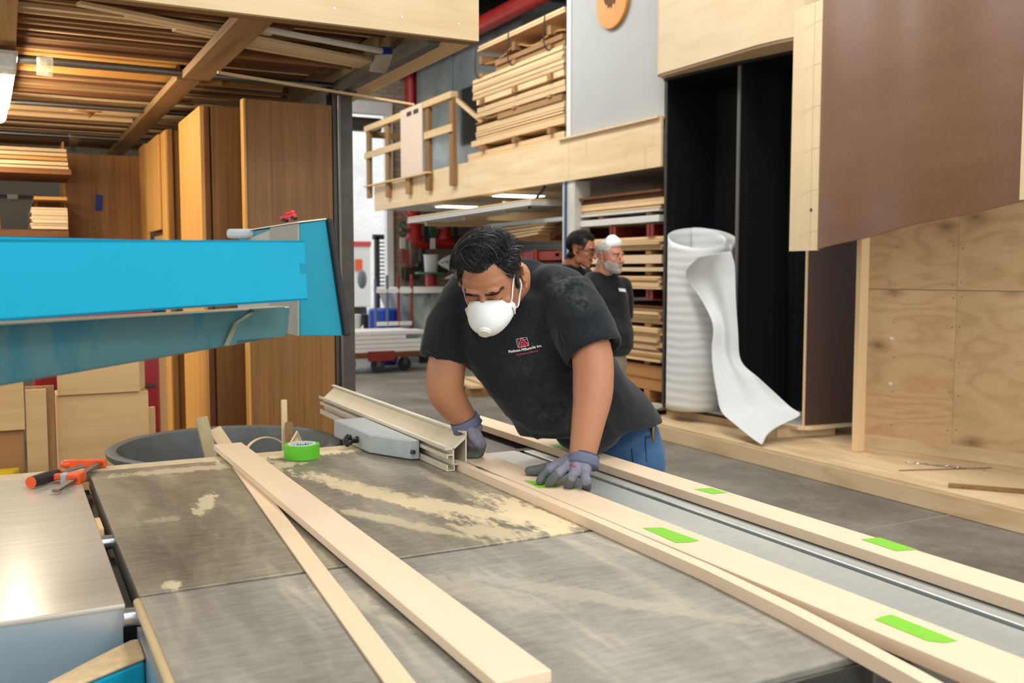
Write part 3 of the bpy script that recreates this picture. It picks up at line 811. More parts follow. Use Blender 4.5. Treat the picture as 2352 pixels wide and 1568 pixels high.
# ================================================================== STORAGE LOFT (upper left)
LZ = 2.45
lf = thing('storage_loft', (0, 6, LZ), 'overhead timber storage loft with a pale maple fascia, upper left', 'loft')
bm = B(); box(bm, (-2.6, 3.745, LZ), (1.793, 3.77, 2.95)); obj('fascia', bm, rotary('maple_fascia', srgb(226, 202, 160), srgb(206, 172, 122), 'X', 1.6, 5, .4, .8, 0, .02, lines=.4), lf)
bm = B()
for x in (-1.5, -.4, .62, .88, 1.17, 1.45, 1.7): 
    for z in (LZ + .06, LZ + .3): lathe(bm, (x, 3.744, z), [(0, 0), (.0038, 0), (.0038, -.001), (0, -.001)], 8, (0, 1, 0))
obj('screw_heads', bm, M['zinc'], lf)
bm = B(); box(bm, (-2.6, 3.77, LZ), (1.793, 3.83, LZ + .04)); obj('ledger', bm, W['oldX'], lf)
bm = B(); box(bm, (1.66, 3.83, LZ), (1.793, 9.2, LZ + .04)); obj('edge_beam', bm, W['pineY'], lf)
bm = B(); box(bm, (1.755, 3.77, LZ + .04), (1.793, 9.2, 2.95)); obj('side_board', bm, W['pineY'], lf)
bm = B(); box(bm, (1.60, 3.83, LZ - .02), (1.65, 9.2, LZ + .05)); obj('steel_angle', bm, M['darksteel'], lf)
for x0, x1, y0, y1, mm in ((.82, .955, 3.83, 5.15, 'oldY'), (.80, .915, 5.2, 9.2, 'oldY'), (-.08, .075, 3.83, 5.0, 'oldY'), (-.95, -.8, 3.83, 9.2, 'oldY')):
    bm = B(); box(bm, (x0, y0, LZ), (x1, y1, LZ + .04)); obj('crossbeam', bm, W[mm], lf, bevel=.003)
bm = B()
for y, r in ((5.17, .02), (6.5, .016), (8.0, .02)): tube(bm, (-2.5, y, LZ + .03), (1.6, y, LZ + .03), r, 10)
obj('pipe_rack', bm, M['steel'], lf, smooth='auto')
bm = B(); box(bm, (-2.6, 3.78, 2.78), (1.75, 9.2, 2.80)); obj('top_deck', bm, W['oldX'], lf)
# boards stored flat: visible from below
rr = random.Random(21)
y = 3.86
kinds = ['oldX', 'pineX', 'darkX', 'oldX', 'darkX', 'edgeX', 'oldX', 'darkX']
zone = 0
while y < 9.1:
    w = rr.choice([.022, .03, .03, .04, .05, .07, .11])
    mt = rr.choice(kinds)
    x1 = rr.choice([1.5, 1.55, 1.35, 1.1, .9]) + rr.uniform(-.1, .05)
    if 5.2 < y < 5.75: mt = 'oakX'
    sag = rr.uniform(0, .045)
    bm = B()
    z = LZ + .052 + sag
    bar(bm, (-2.55, y + w / 2 + rr.uniform(-.014, .014), z + .02), (x1, y + w / 2, z + .02), w - .006, .028)
    lab = {'oldX': 'brown board stored flat overhead in the loft', 'pineX': 'pale pine board stored flat overhead in the loft', 'darkX': 'dark brown board stored flat overhead in the loft', 'edgeX': 'streaky tan board stored flat overhead in the loft', 'oakX': 'golden board stored overhead next to the lamp in the loft'}[mt]
    tag(obj('stored_board', bm, W[mt]), lab, 'board', 'boards stored in the loft: ' + mt[:-1])
    y += w * .96
y = 3.9
while y < 9.0:
    w = rr.uniform(.1, .2)
    bm = B(); box(bm, (-2.5, y, LZ + .15), (1.58, y + w - .01, LZ + .18)); tag(obj('stored_board', bm, W['darkX']), 'dark board in the upper layer of the loft', 'board', 'upper layer boards in the loft')
    y += w
# slanting long strips, right part
def lstrip(p0, p1, z0, z1, w, h, mt, lab, name='moulding_strip'):
    a = P(*p0, z=z0); c = P(*p1, z=z1)
    bm = B(); bar(bm, a, c, w, h)
    return tag(obj(name, bm, M[mt] if mt in M else W[mt]), lab, 'strip')
lstrip((600, 66), (942, 130), 2.495, 2.495, .05, .012, 'white', 'white painted strip stored under the loft edge')
for i in range(4):
    o = lstrip((180 + i * 110, 8 + i * 8 + (i * 110) * .195), (905, 150 + i * 5), 2.50, 2.50, .04, .014, 'mapleX', 'pale moulding strip in the bundle under the right end of the loft'); o['group'] = 'pale moulding bundle'
lstrip((500, 166), (950, 240), 2.43, 2.40, .015, .012, 'pineX', 'thin pale batten poking out past the steel column')
bm = B(); q = P(885, 119, z=2.495); rbox(bm, q, (.035, .07, .03), R(-5)); tag(obj('tape_band', bm, M['bluetape']), 'blue tape band around the white strip under the loft', 'tape')
def clearplastic():
    m, nt, b = mat('clear_plastic')
    b.inputs['Base Color'].default_value = srgb(214, 204, 184); b.inputs['Roughness'].default_value = .3
    b.inputs['Alpha'].default_value = .28
    bump(nt, b, noise(nt, coords(nt), 60, 4, .6), .8, .01)
    return m
M['plastic'] = clearplastic()
def scrap(pts, z, lab, name='plastic_scrap', m='plastic', drop=0):
    bm = B(); vs = []
    n = len(pts)
    top = [bm.verts.new(P(px, py, z=z - drop * k / n)) for k, (px, py) in enumerate(pts)]
    f = bm.faces.new(top)
    r = bmesh.ops.triangulate(bm, faces=[f]); bmesh.ops.subdivide_edges(bm, edges=bm.edges[:], cuts=3, use_grid_fill=True)
    for v in bm.verts: v.co.z += .02 * (mnoise.noise(v.co * 18)) - .005
    o = obj(name, bm, M[m], smooth=True)
    s = o.modifiers.new('solid', 'SOLIDIFY'); s.thickness = .002
    return tag(o, lab, 'wrapping')
scrap([(84, 120), (122, 122), (121, 172), (84, 168)], 2.43, 'square of bubble wrap hanging from the loft boards beside the lamp', 'bubble_wrap')
scrap([(862, 128), (902, 128), (885, 165), (848, 158)], 2.42, 'clear plastic scrap hanging under the white strip', 'plastic_scrap')
scrap([(155, 247), (235, 252), (215, 262), (205, 270), (195, 258)], 2.42, 'torn tan paper scrap hanging from the loft boards', 'paper_scrap', 'cardboard')
scrap([(157, 306), (188, 312), (176, 330), (172, 350), (160, 340)], 2.42, 'twisted clear plastic strip hanging above the tall left cabinet', 'plastic_scrap')
scrap([(97, 360), (115, 362), (112, 378), (99, 376)], 2.38, 'small scrap of clear film hanging by the end of the loft lamp', 'plastic_scrap')
scrap([(8, 384), (18, 386), (31, 428), (20, 430)], 2.3, 'clear film strip around the lower timber bundle at far left', 'plastic_scrap')

# lamp
lp = thing('tube_lamp', P(14, 150, z=2.36), 'glowing fluorescent tube lamp hanging under the loft, at the far left', 'lamp')
a = P(12, 137, z=2.37); c = P(0, 262, z=2.37)
bm = B(); bar(bm, a, a + Vector((0, .16, 0)), .085, .07); obj('end_cap', bm, M['white'], lp, bevel=.012)
bm = B(); sweep(bm, [a + Vector((0, .16, -.005)), a + Vector((-.03, 1.7, -.005))], .034, 16); obj('tube', bm, glow('tube_glow', (1, .9, .7, 1), 80), lp, smooth='auto')
bm = B(); bar(bm, a + Vector((0, .1, .05)), a + Vector((-.03, 1.7, .05)), .1, .02); obj('lamp_back', bm, M['white'], lp)

# steel column
po = thing('steel_column', (1.68, 5.2, 0), 'dark steel column at the corner of the loft beside the veneer cabinets', 'column')
x0, x1, y0, y1 = P(767, 420, y=5.10).x, P(811, 420, y=5.10).x, 5.10, 5.23
bm = B(); box(bm, (x0, y0, 0), (x1, y0 + .012, LZ - .02)); obj('flange', bm, M['darksteel'], po)
bm = B(); box(bm, (x0, y1 - .012, 0), (x1, y1, LZ - .02)); obj('flange', bm, M['darksteel'], po)
bm = B(); box(bm, (x0 + .062, y0 + .012, 0), (x0 + .072, y1 - .012, LZ - .02)); obj('web', bm, M['darksteel'], po)
bm = B(); box(bm, (x0 - .02, y0 - .02, LZ - .02), (x1 + .02, y1 + .02, LZ)); obj('cap_plate', bm, M['darksteel'], po)
bm = B(); tube(bm, (x0 + .03, y0 - .012, 0), (x0 + .03, y0 - .012, LZ - .03), .009, 8); obj('conduit', bm, M['steel'], po, smooth='auto')

# ================================================================== VENEERED CABINETS
CT = 2.35
def q2(px, py): return P(px, py, z=CT)
def panelbox(name, x0, x1, y0, y1, z1, m, label, parts=True, edge=None):
    t = thing(name, ((x0 + x1) / 2, y0, 0), label, 'cabinet')
    bm = B(); box(bm, (x0, y0, .01), (x1, y1, z1)); obj('carcass', bm, m, t, bevel=.002)
    return t
t = panelbox('wardrobe_cabinet', 1.095, P(764, 420, y=4.995).x, 4.995, 5.06, CT, W['teakZ'], 'widest tall dark veneer panel unit standing next to the steel column')
bm = B(); box(bm, (1.083, 4.99, .01), (1.094, 5.06, CT)); obj('edge_band', bm, W['oakZ'], t)
t = panelbox('wardrobe_cabinet', .985, 1.42, 5.315, 5.9, CT, W['teakZ'], 'tall veneer cabinet with dark front and bright honey side, second from the steel column')
bm = B(); box(bm, (.95, 5.315, .01), (.972, 5.325, CT)); box(bm, (.972, 5.34, .01), (.984, 5.9, CT)); obj('stile', bm, W['darkZ'], t)
bm = B(); box(bm, (.93, 5.325, .01), (.949, 5.70, CT)); obj('side_panel', bm, W['oakZ'], t)
bm = B(); box(bm, (.93, 5.702, .01), (.949, 6.02, CT)); obj('side_panel', bm, W['oakZ'], t)
t = panelbox('wardrobe_cabinet', .935, 1.35, 6.32, 7.15, CT, W['teakZ'], 'narrow honey veneer cabinet with a short upper door, third from the steel column')
bm = B(); box(bm, (.905, 6.30, .01), (.934, 6.33, CT)); obj('stile', bm, W['teakZ'], t)
bm = B(); box(bm, (.885, 6.56, 1.75), (.90, 7.15, CT)); obj('upper_door', bm, W['oakZ'], t, bevel=.002)
bm = B(); box(bm, (.90, 6.34, .01), (.934, 6.55, CT)); obj('side_panel', bm, W['oakZ'], t)
bm = B(); box(bm, (.925, 6.56, .01), (.934, 7.15, 1.72)); obj('inner_panel', bm, wood('taupe_veneer', srgb(188, 150, 108), srgb(168, 128, 88), 'Z', 8, 20, .5), t)
t = panelbox('wardrobe_cabinet', .415, .865, 7.93, 8.45, CT, W['teakZ'], 'tall brown veneer cabinet with blue tape on it, farthest left')
bm = B(); box(bm, (.402, 7.93, .01), (.414, 8.45, CT + .08)); obj('edge_band', bm, W['oakZ'], t)
bm = B(); box(bm, (.866, 7.93, .01), (.93, 7.96, CT)); obj('filler_strip', bm, W['teakZ'], t)
bm = B(); box(bm, (.931, 7.6, .01), (.955, 7.93, CT + .06)); obj('end_panel', bm, W['oakZ'], t)
q = P(228, 466, y=7.928)
bm = B(); prism(bm, [(q.x - .03, 7.927, q.z - .058), (q.x + .02, 7.927, q.z - .06), (q.x + .028, 7.927, q.z + .06), (q.x - .022, 7.927, q.z + .062)], (0, -.001, 0)); tag(obj('masking_tape_strip', bm, M['bluetape']), 'strip of blue tape on the farthest left brown cabinet', 'tape')
# chalk letters
def text(body, size, mtx, m, name, parent=None, ext=.0003, bold=0):
    c = bpy.data.curves.new(name, 'FONT'); c.body = body; c.size = size; c.extrude = ext; c.align_x = 'CENTER'; c.align_y = 'CENTER'; c.offset = bold
    o = bpy.data.objects.new(name, c); o.matrix_world = mtx
    link(o)
    dg = bpy.context.evaluated_depsgraph_get()
    me = bpy.data.meshes.new_from_object(o.evaluated_get(dg)); me.transform(mtx)
    bpy.data.objects.remove(o); bpy.data.curves.remove(c)
    bm = B(); bm.from_mesh(me); bpy.data.meshes.remove(me)
    return obj(name, bm, m, parent)
q = P(224, 524, y=7.927)
text('D4', .1, Matrix.Translation(q) @ Matrix.Rotation(R(90), 4, 'X'), plain('chalk', srgb(190, 150, 104), .9), 'chalk_mark', t, bold=-.0028)

# ================================================================== LEFT BACKGROUND
# timber bundle with plastic under loft at far left
rr = random.Random(4)
for i in range(9):
    bm = B(); z = 2.17 + (i % 5) * .035
    bar(bm, (-1.3, 7.2 + i * .05, z + rr.uniform(-.01, .02)), (.40, 7.25 + i * .05, z), .06, .022)
    tag(obj('loose_batten', bm, W[['pineX', 'edgeX', 'oakX'][i % 3]]), 'bright pale batten in the lowest bundle hanging at far left', 'batten', 'bright batten bundle at far left')
bm = B(); box(bm, (-1.4, 7.1, 2.12), (.41, 7.8, 2.155)); tag(obj('support_plank', bm, W['darkX']), 'dark plank carrying the bright batten bundle at far left', 'plank')
q = P(10, 443, y=9.3)
bm = B(); sweep(bm, spline([(q.x - .6, 9.36, 2.115), (q.x + .2, 9.36, 2.11), (q.x + .35, 9.36, 2.10), (q.x + .5, 9.36, 2.02)], 5), .014, 8); box(bm, (q.x + .02, 9.33, 2.09), (q.x + .1, 9.37, 2.13)); tag(obj('conduit_run', bm, M['steel'], smooth='auto'), 'steel conduit bent along the olive wall at far left', 'conduit')
# pile of thin ply
rr = random.Random(9)
for i in range(11):
    z = P(100, 528, y=7.6).z + i * .0135
    bm = B(); box(bm, (.17 + rr.uniform(-.008, .008), 7.4 + rr.uniform(-.02, .02), z), (.395, 8.3, z + .012)); tag(obj('thin_board', bm, W['mapleX']), 'thin pale panel in the stack left of the taped cabinet', 'panel', 'thin panels stacked left of the taped cabinet')
zt = P(100, 528, y=7.6).z + 11 * .0135
for z in (zt + .05,):
    bm = B(); box(bm, (.19, 7.4, z), (.395, 8.3, z + .022)); tag(obj('shelf_board', bm, W['oakX']), 'honey shelf board above the stack of thin panels', 'shelf')
    bm = B(); box(bm, (.2, 7.7, zt), (.22, 7.8, z)); box(bm, (.36, 7.7, zt), (.38, 7.8, z)); tag(obj('spacer_block', bm, W['darkX']), 'dark spacer on the stack of thin panels', 'spacer')
rkz = P(100, 530, y=7.6).z
sh = thing('shelf_rack', (.2, 7.85, 0), 'dim wooden shelf rack under the stack of thin panels at far left', 'rack')
bm = B(); box(bm, (-.9, 7.38, rkz - .05), (.398, 8.4, rkz - .002)); obj('shelf', bm, W['darkX'], sh)
for x in (-.85, .34):
    bm = B(); box(bm, (x, 7.45, 0), (x + .05, 8.3, rkz - .05)); obj('side_frame', bm, W['darkZ'], sh)
for i, (x0, x1, z1) in enumerate(((-.12, -.02, .14), (-.2, -.13, .2))):
    bm = B(); box(bm, (x0, 7.5, rkz), (x1, 7.7, rkz + z1)); tag(obj('cardboard_box', bm, M['cardboard'] if i == 0 else W['oakZ']), ['small cardboard box at the left edge above the blue arm', 'honey board end at the very left edge above the blue arm'][i], 'box')

# panel blanks leaning, lower left
def slab(px, py0, py1, px1, y, th, m, label, name='veneer_blank', skew=0, z0=None):
    a = P(px, py0, y=y); b_ = P(px1, py1, y=y)
    bm = B(); box(bm, (a.x, y, z0 if z0 is not None else b_.z), (b_.x, y + th, a.z))
    return tag(obj(name, bm, m, bevel=.002), label, 'panel')
LV = wood('limed_oak_X', srgb(214, 178, 126), srgb(192, 152, 100), 'X', 7, 20, .6, .9, .05)
zc = .55
for i in range(4):
    y = 4.62 + i * .05
    slab(130, 820, 912, 322 + i * 4, y, .04, LV, 'wide limed oak drawer front hung across the upper part of the lower left pile' if i == 0 else 'limed oak drawer front behind the upper wide one, its end showing at the right', 'front_blank', z0=P(130, 908, y=4.64).z + .001)['group'] = 'limed oak drawer fronts'
slab(130, 908, 1100, 346, 4.64, .21, LV, 'big limed oak panel below the wide drawer front, lower left', z0=.5)
slab(300, 938, 1100, 361, 4.87, .03, LV, 'stepped limed oak panel sticking out right below the wide drawer front', z0=.5)
slab(-120, 830, 990, 58, 4.55, .03, LV, 'limed oak panel at the far left edge below the teal arm', z0=P(0, 990, y=4.55).z)
slab(-120, 976, 1062, 58, 4.585, .03, wood('tan_panel', srgb(170, 122, 76), srgb(156, 110, 66), 'X', 6, 12, .6), 'plain tan panel below the limed oak panel at far left', z0=.5)
slab(57, 896, 1100, 113, 4.56, .03, LV, 'narrow upright limed oak panel with a notch, lower left', z0=.5)
slab(57, 888, 1100, 131, 4.60, .018, W['oldZ'], 'brown strip behind the narrow upright panel, lower left', z0=.5)
tb = thing('pile_trestle', (.2, 4.8, 0), 'dark trestle hidden below the lower left panels', 'trestle')
bm = B(); box(bm, (-.7, 4.5, .44), (.62, 5.0, .498)); obj('top_plank', bm, W['darkX'], tb)
for x in (-.6, .5):
    bm = B(); box(bm, (x, 4.55, 0), (x + .08, 4.95, .44)); obj('leg', bm, W['darkZ'], tb)
q = P(333, 840, y=5.15)
rc = thing('tool_chest', (.6, 5.35, 0), 'red tool chest glimpsed between the drawer fronts and the honey cabinet', 'tool chest')
bm = B(); box(bm, (.1, 5.05, .1), (.66, 5.28, 1.30)); obj('chest_body', bm, plain('chest_red', srgb(150, 24, 30), .35), rc, bevel=.01)
for z in (.4, .7, .92, 1.1):
    bm = B(); box(bm, (.12, 5.035, z), (.64, 5.048, z + .015)); obj('drawer_pull', bm, M['darksteel'], rc)
for x in (.15, .55):
    bm = B(); box(bm, (x, 5.1, 0), (x + .06, 5.2, .1)); obj('foot', bm, M['rubber'], rc)
yc = thing('yellow_cart', (-.1, 5.6, 0), 'yellow painted cart with a tubular edge behind the table at far left', 'cart')
q0, q1 = P(-60, 1062, z=.62), P(88, 1080, z=.62)
bm = B(); sweep(bm, spline([(-.9, 4.25, .60), (.02, 4.25, .60), (.09, 4.3, .61), (.11, 4.42, .62)], 6), .022, 12); obj('rail', bm, M['yellow'], yc, smooth=True)
bm = B(); hexa(bm, [(-.9, 4.3, .58), (.0, 4.3, .58), (.0, 4.48, .58), (-.9, 4.48, .58), (-.9, 4.3, .66), (-.03, 4.3, .66), (.03, 4.48, .68), (-.9, 4.48, .68)]); obj('tray', bm, M['yellow'], yc, bevel=.01)
for x in (-.8, -.08):
    bm = B(); box(bm, (x, 4.34, 0), (x + .05, 4.44, .58)); obj('leg', bm, M['darksteel'], yc)
# ================================================================== PANEL SAW
TZ = .88
BZ = .906
def dusty_plate(name, spots, base=(srgb(84, 80, 72), srgb(126, 120, 108)), rough=.45, streak='Y', amt=.45, metal=.2):
    """cast table top: worn metal with streaks and patches of pale sawdust lying on it"""
    m, nt, b = mat(name)
    tc = nt.nodes.new('ShaderNodeTexCoord')
    geo = nt.nodes.new('ShaderNodeNewGeometry')
    pos = geo.outputs['Position']
    def mp(scale, rot=0.0):
        n = N(nt, 'ShaderNodeMapping', Scale=scale, Rotation=(0, 0, rot)); nt.links.new(pos, n.inputs[0]); return n.outputs[0]
    f1 = noise(nt, mp((2.2, .5, 1), .35), 2.2, 6, .65, .6)       # long smears
    f2 = noise(nt, mp((6, 26, 1), -.1), 3, 4, .7)                 # fine grind lines across
    f3 = noise(nt, mp((7, .9, 1), .5), 2.2, 5, .62, .5)          # brush streaks
    col = ramp(nt, mth(nt, 'ADD', mth(nt, 'MULTIPLY', f1, .6), mth(nt, 'MULTIPLY', f2, .4)), [(.36, base[0]), (.66, base[1])])
    dust = mth(nt, 'MULTIPLY', ramp(nt, f3, [(.5, (0,) * 3), (.74, (1,) * 3)]), ramp(nt, f1, [(.42, (0,) * 3), (.66, (1,) * 3)]))
    dust = mth(nt, 'MULTIPLY', dust, amt)
    fn = noise(nt, mp((14, 5, 1), .5), 3, 6, .75)
    for (x, y, rx, ry, rot, gain) in spots:
        n = N(nt, 'ShaderNodeMapping'); n.vector_type = 'TEXTURE'
        n.inputs['Location'].default_value = (x, y, TZ); n.inputs['Rotation'].default_value = (0, 0, rot); n.inputs['Scale'].default_value = (rx, ry, 1)
        nt.links.new(pos, n.inputs[0])
        ln = nt.nodes.new('ShaderNodeVectorMath'); ln.operation = 'LENGTH'; nt.links.new(n.outputs[0], ln.inputs[0])
        d = mth(nt, 'SUBTRACT', 1.15, ln.outputs['Value'])
        d = mth(nt, 'ADD', d, mth(nt, 'MULTIPLY', mth(nt, 'SUBTRACT', fn, .5), 3.4))
        d = mth(nt, 'MULTIPLY', mth(nt, 'MULTIPLY', d, 2.2, True), gain)
        dust = mth(nt, 'MAXIMUM', dust, d)
    dust = mth(nt, 'MINIMUM', dust, 1.0)
    cc = mixc(nt, dust, col, srgb(226, 206, 166))
    nt.links.new(cc, b.inputs['Base Color'])
    nt.links.new(mth(nt, 'MULTIPLY_ADD', dust, .5), b.inputs['Roughness']); nt.nodes[-1].inputs[2].default_value = rough
    nt.links.new(mth(nt, 'MULTIPLY', mth(nt, 'SUBTRACT', 1.0, dust), metal), b.inputs['Metallic'])
    bump(nt, b, f2, .06, .002)
    return m
spots = [(1.155, 2.11, .07, .26, .04, 1.0), (1.03, 2.25, .045, .34, .42, .85), (.90, 2.5, .05, .45, .30, .8), (.84, 2.2, .03, .28, .45, .5), (1.0, 2.02, .06, .12, .6, .6),
         (.9, 3.19, .3, .06, 0, 1.0), (.72, 3.02, .1, .05, .4, .6), (.45, 2.62, .025, .12, -.3, .7), (.5, 3.1, .3, .04, 0, .5), (.27, 1.97, .02, .03, 0, .8), (.33, 2.5, .05, .03, 0, .35), (1.12, 2.5, .02, .2, .1, .5)]
PLATE = dusty_plate('rear_cast_plate', spots, base=(srgb(104, 98, 84), srgb(166, 157, 136)))
PLATE2 = dusty_plate('near_cast_plate', [(.75, 1.7, .05, .22, .5, .22), (.95, 1.55, .03, .3, .6, .2), (.55, 1.75, .04, .1, .2, .3), (.62, 1.5, .015, .16, .4, .25), (1.05, 1.4, .02, .22, .7, .2)], base=(srgb(124, 121, 111), srgb(172, 167, 155)), amt=.62)

sw = thing('panel_saw', (.7, 2.2, 0), 'sliding table panel saw with dusty grey cast tabletop in the foreground', 'table saw')
bm = B(); box(bm, (.205, 1.934, TZ - .05), (1.255, 3.2, TZ)); obj('table_plate', bm, PLATE, sw, bevel=.002)
bm = B(); box(bm, (.205, 1.092, TZ - .05), (1.255, 1.918, TZ)); obj('table_plate', bm, PLATE2, sw, bevel=.003)
bm = B(); box(bm, (.22, 1.918, TZ - .05), (1.24, 1.934, TZ - .006)); obj('joint_filler', bm, M['rubber'], sw)
lipm = plain('dust_covered_lip', srgb(206, 188, 152), .8, var=.12, nscale=20)
bm = B(); box(bm, (-1.6, 3.2, TZ - .03), (1.2, 3.285, TZ - .002)); obj('edge_lip', bm, lipm, sw, bevel=.003)
bm = B(); sweep(bm, [(.2, 1.094, TZ - .008), (.2, 1.915, TZ - .008)], .0085, 10); obj('edge_trim', bm, plain('worn_tan_edge', srgb(196, 168, 124), .5), sw, smooth='auto')
# stainless extension
m, nt, b = mat('brushed_stainless')
f = noise(nt, coords(nt, (1, 60, 1)), 4, 3, .5)
nt.links.new(ramp(nt, f, [(.3, srgb(200, 190, 172)), (.7, srgb(212, 203, 186))]), b.inputs['Base Color'])
b.inputs['Metallic'].default_value = .15; nt.links.new(ramp(nt, f, [(.3, (.2,) * 3), (.7, (.25,) * 3)]), b.inputs['Roughness'])
M['stainless'] = m
bm = B(); box(bm, (-1.6, 1.9, TZ - .012), (.177, 3.2, TZ - .002)); obj('extension_table', bm, M['stainless'], sw, bevel=.003)
ap = plain('apron_steel', srgb(196, 204, 208), .3, .55, var=.03, nscale=4)
bm = B(); box(bm, (-1.6, 1.903, TZ - .16), (.172, 1.915, TZ - .012)); obj('apron', bm, ap, sw)
bm = B(); box(bm, (.164, 1.92, TZ - .16), (.172, 3.19, TZ - .012)); obj('apron', bm, ap, sw)
bm = B(); box(bm, (.172, 1.93, TZ - .2), (.204, 3.2, TZ - .055)); obj('gap_shade_strip', bm, M['rubber'], sw)  # black strip set below the open slot to stand for its shade
for y in (1.9, 2.45):
    bm = B(); tube(bm, (.172, y - .012, TZ - .024), (.207, y - .012, TZ - .024), .017, 16); obj('spacer_roller', bm, M['zinc'], sw, smooth='auto')
bm = B(); box(bm, (.178, 2.5, TZ - .03), (.19, 2.62, TZ - .006)); obj('wood_shim', bm, W['pineY'], sw)
# machine body
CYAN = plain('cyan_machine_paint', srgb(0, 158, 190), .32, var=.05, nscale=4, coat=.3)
bm = B(); box(bm, (.24, 1.2, 0), (1.2, 3.1, TZ - .2)); obj('machine_base', bm, CYAN, sw, bevel=.01)
bm = B(); box(bm, (.26, 1.13, TZ - .2), (1.2, 3.15, TZ - .05)); obj('machine_frame', bm, M['darksteel'], sw)
bm = B(); box(bm, (.2, 1.085, TZ - .09), (1.255, 1.094, TZ - .012)); obj('end_plate', bm, M['steel'], sw, bevel=.002)
bm = B(); box(bm, (1.2, 1.06, TZ - .07), (1.275, 1.13, TZ - .005)); obj('end_bracket', bm, M['steel'], sw, bevel=.004)
bm = B(); box(bm, (1.285, -.4, TZ - .3), (1.34, 3.0, TZ - .12)); obj('carriage_rail', bm, plain('deep_green_rail', srgb(18, 56, 56), .45), sw)
# cyan fence rail with sawdust, bottom left
d0 = [P(*q, z=.77) for q in ((60, 1568), (250, 1480), (330, 1464), (352, 1498), (300, 1524), (190, 1580))]
bm = B(); prism(bm, [(-.15, 1.62, .812), (.032, 1.73, .812), (.12, 1.815, .812), (.18, 1.868, .812), (.1955, 1.868, .812), (.1955, 1.775, .812), (.083, 1.706, .812), (0, 1.62, .812), (-.15, 1.45, .812)], (0, 0, .008)); obj('dust_shelf', bm, plain('sawdust_layer', srgb(216, 186, 142), .9, var=.15, nscale=40, bmp=.6), sw, bevel=.004)
bm = B(); prism(bm, [(.195, 1.868, .60), (.18, 1.866, .60), (.032, 1.728, .60), (-.15, 1.618, .60), (-.15, 1.452, .60), (0, 1.622, .60), (.083, 1.708, .60), (.195, 1.777, .60)], (0, 0, .2115)); obj('crank_housing', bm, CYAN, sw, bevel=.006)
bm = B(); box(bm, (.196, 1.1, .55), (.204, 1.9, TZ - .05)); obj('side_skirt', bm, ap, sw)
# sliding carriage
cm = dusty_plate('carriage_aluminium', [], base=(srgb(184, 188, 184), srgb(206, 209, 204)), rough=.4, amt=.15, metal=.6)
c0, c1 = 1.285, 1.71
gx0, gx1 = 1.535, 1.556
bm = B(); box(bm, (c0, -.6, TZ - .12), (gx0, 2.92, TZ - .002)); box(bm, (gx1, -.6, TZ - .12), (c1, 2.92, TZ - .002)); obj('sliding_carriage', bm, cm, sw, bevel=.002)
bm = B(); box(bm, (gx0, -.6, TZ - .12), (gx1, 2.90, TZ - .012)); obj('t_slot', bm, plain('slot_shadow_grey', srgb(74, 82, 77), .75), sw)
bm = B(); prism(bm, [(gx0 - .01, 2.9, TZ - .02), (gx1 + .07, 2.9, TZ - .02), (gx1 + .07, 2.94, TZ - .02), (gx0 + .0, 2.94, TZ - .02)], (0, 0, .0195)); obj('slot_end_cap', bm, M['blackplastic'], sw, bevel=.003)
bm = B(); box(bm, (c0 + .01, 2.92, TZ - .1), (1.40, 3.6, TZ - .03)); box(bm, (1.43, 2.93, TZ - .1), (c1, 3.6, TZ - .015)); obj('carriage_track', bm, M['steel'], sw, bevel=.003)
bm = B(); box(bm, (1.4, 2.95, TZ - .1), (1.43, 3.6, TZ - .05)); obj('track_wood_strip', bm, W['oakY'], sw)
bm = B(); box(bm, (1.34, -.5, .1), (1.66, 3.0, TZ - .12)); obj('carriage_beam', bm, M['darksteel'], sw)
bm = B(); box(bm, (1.34, .2, 0), (1.62, .5, .1)); box(bm, (1.34, 2.4, 0), (1.62, 2.7, .1)); obj('foot', bm, M['rubber'], sw)
# saw blade top and riving knife
xk_ = P(1014, 617 + 417.5, z=.906).x - .004
bm = B(); lathe(bm, (xk_, 2.585, BZ + .002 - .2), [(0, -.0016), (.198, -.0016), (.2, 0), (.198, .0016), (0, .0016)], 96, (1, 0, 0)); obj('saw_blade', bm, M['steel'], sw, smooth='auto')
bm = B(); box(bm, (1.262, 1.95, TZ - .02), (1.278, 2.85, TZ - .001)); obj('blade_insert', bm, M['alu'], sw)
# tan block under the right end
bm = B(); q = P(2130, 1568, z=.74); box(bm, (1.02, .96, .66), (1.2, 1.075, .765)); tag(obj('offcut_block', bm, W['pineX'], bevel=.015), 'tan wood block tucked under the near right end of the saw table', 'offcut')
bm = B(); box(bm, (1.0, .94, .40), (1.26, 1.08, .66)); obj('tool_tray', bm, CYAN, sw, bevel=.005)

# ------------------------------------------------------------------ rip fence
rf = thing('rip_fence', (1.2, 3.3, TZ), 'aluminium rip fence profile with grey clamp box lying on the saw table', 'saw fence')
fx, fy0, fy1 = 1.177, 2.69, 4.04
def fpt(u, w): return (fx + u, fy0, TZ + w)
prof = [(0, .002), (.024, .002), (.024, .006), (.0, .006), (.0, .006)]
def fbar(u0, w0, u1, w1, bmx):  box(bmx, (fx + u0, fy0, TZ + w0), (fx + u1, fy1, TZ + w1))
bm = B()
fbar(-.001, .002, .026, .0055, bm); fbar(.040, .002, .066, .0055, bm); fbar(.062, .0055, .066, .013, bm); fbar(-.001, .0055, .003, .022, bm)   # feet and lower lip
fbar(.022, .0055, .026, .022, bm); fbar(.019, .02, .066, .0245, bm)
fbar(.019, .0245, .0235, .07, bm); fbar(.0615, .0245, .066, .122, bm)
fbar(-.001, .05, .019, .054, bm); fbar(-.001, .042, .003, .05, bm)                                     # mid lip
fbar(-.006, .068, .0235, .0725, bm); fbar(-.006, .0725, -.002, .078, bm)                                # upper lip
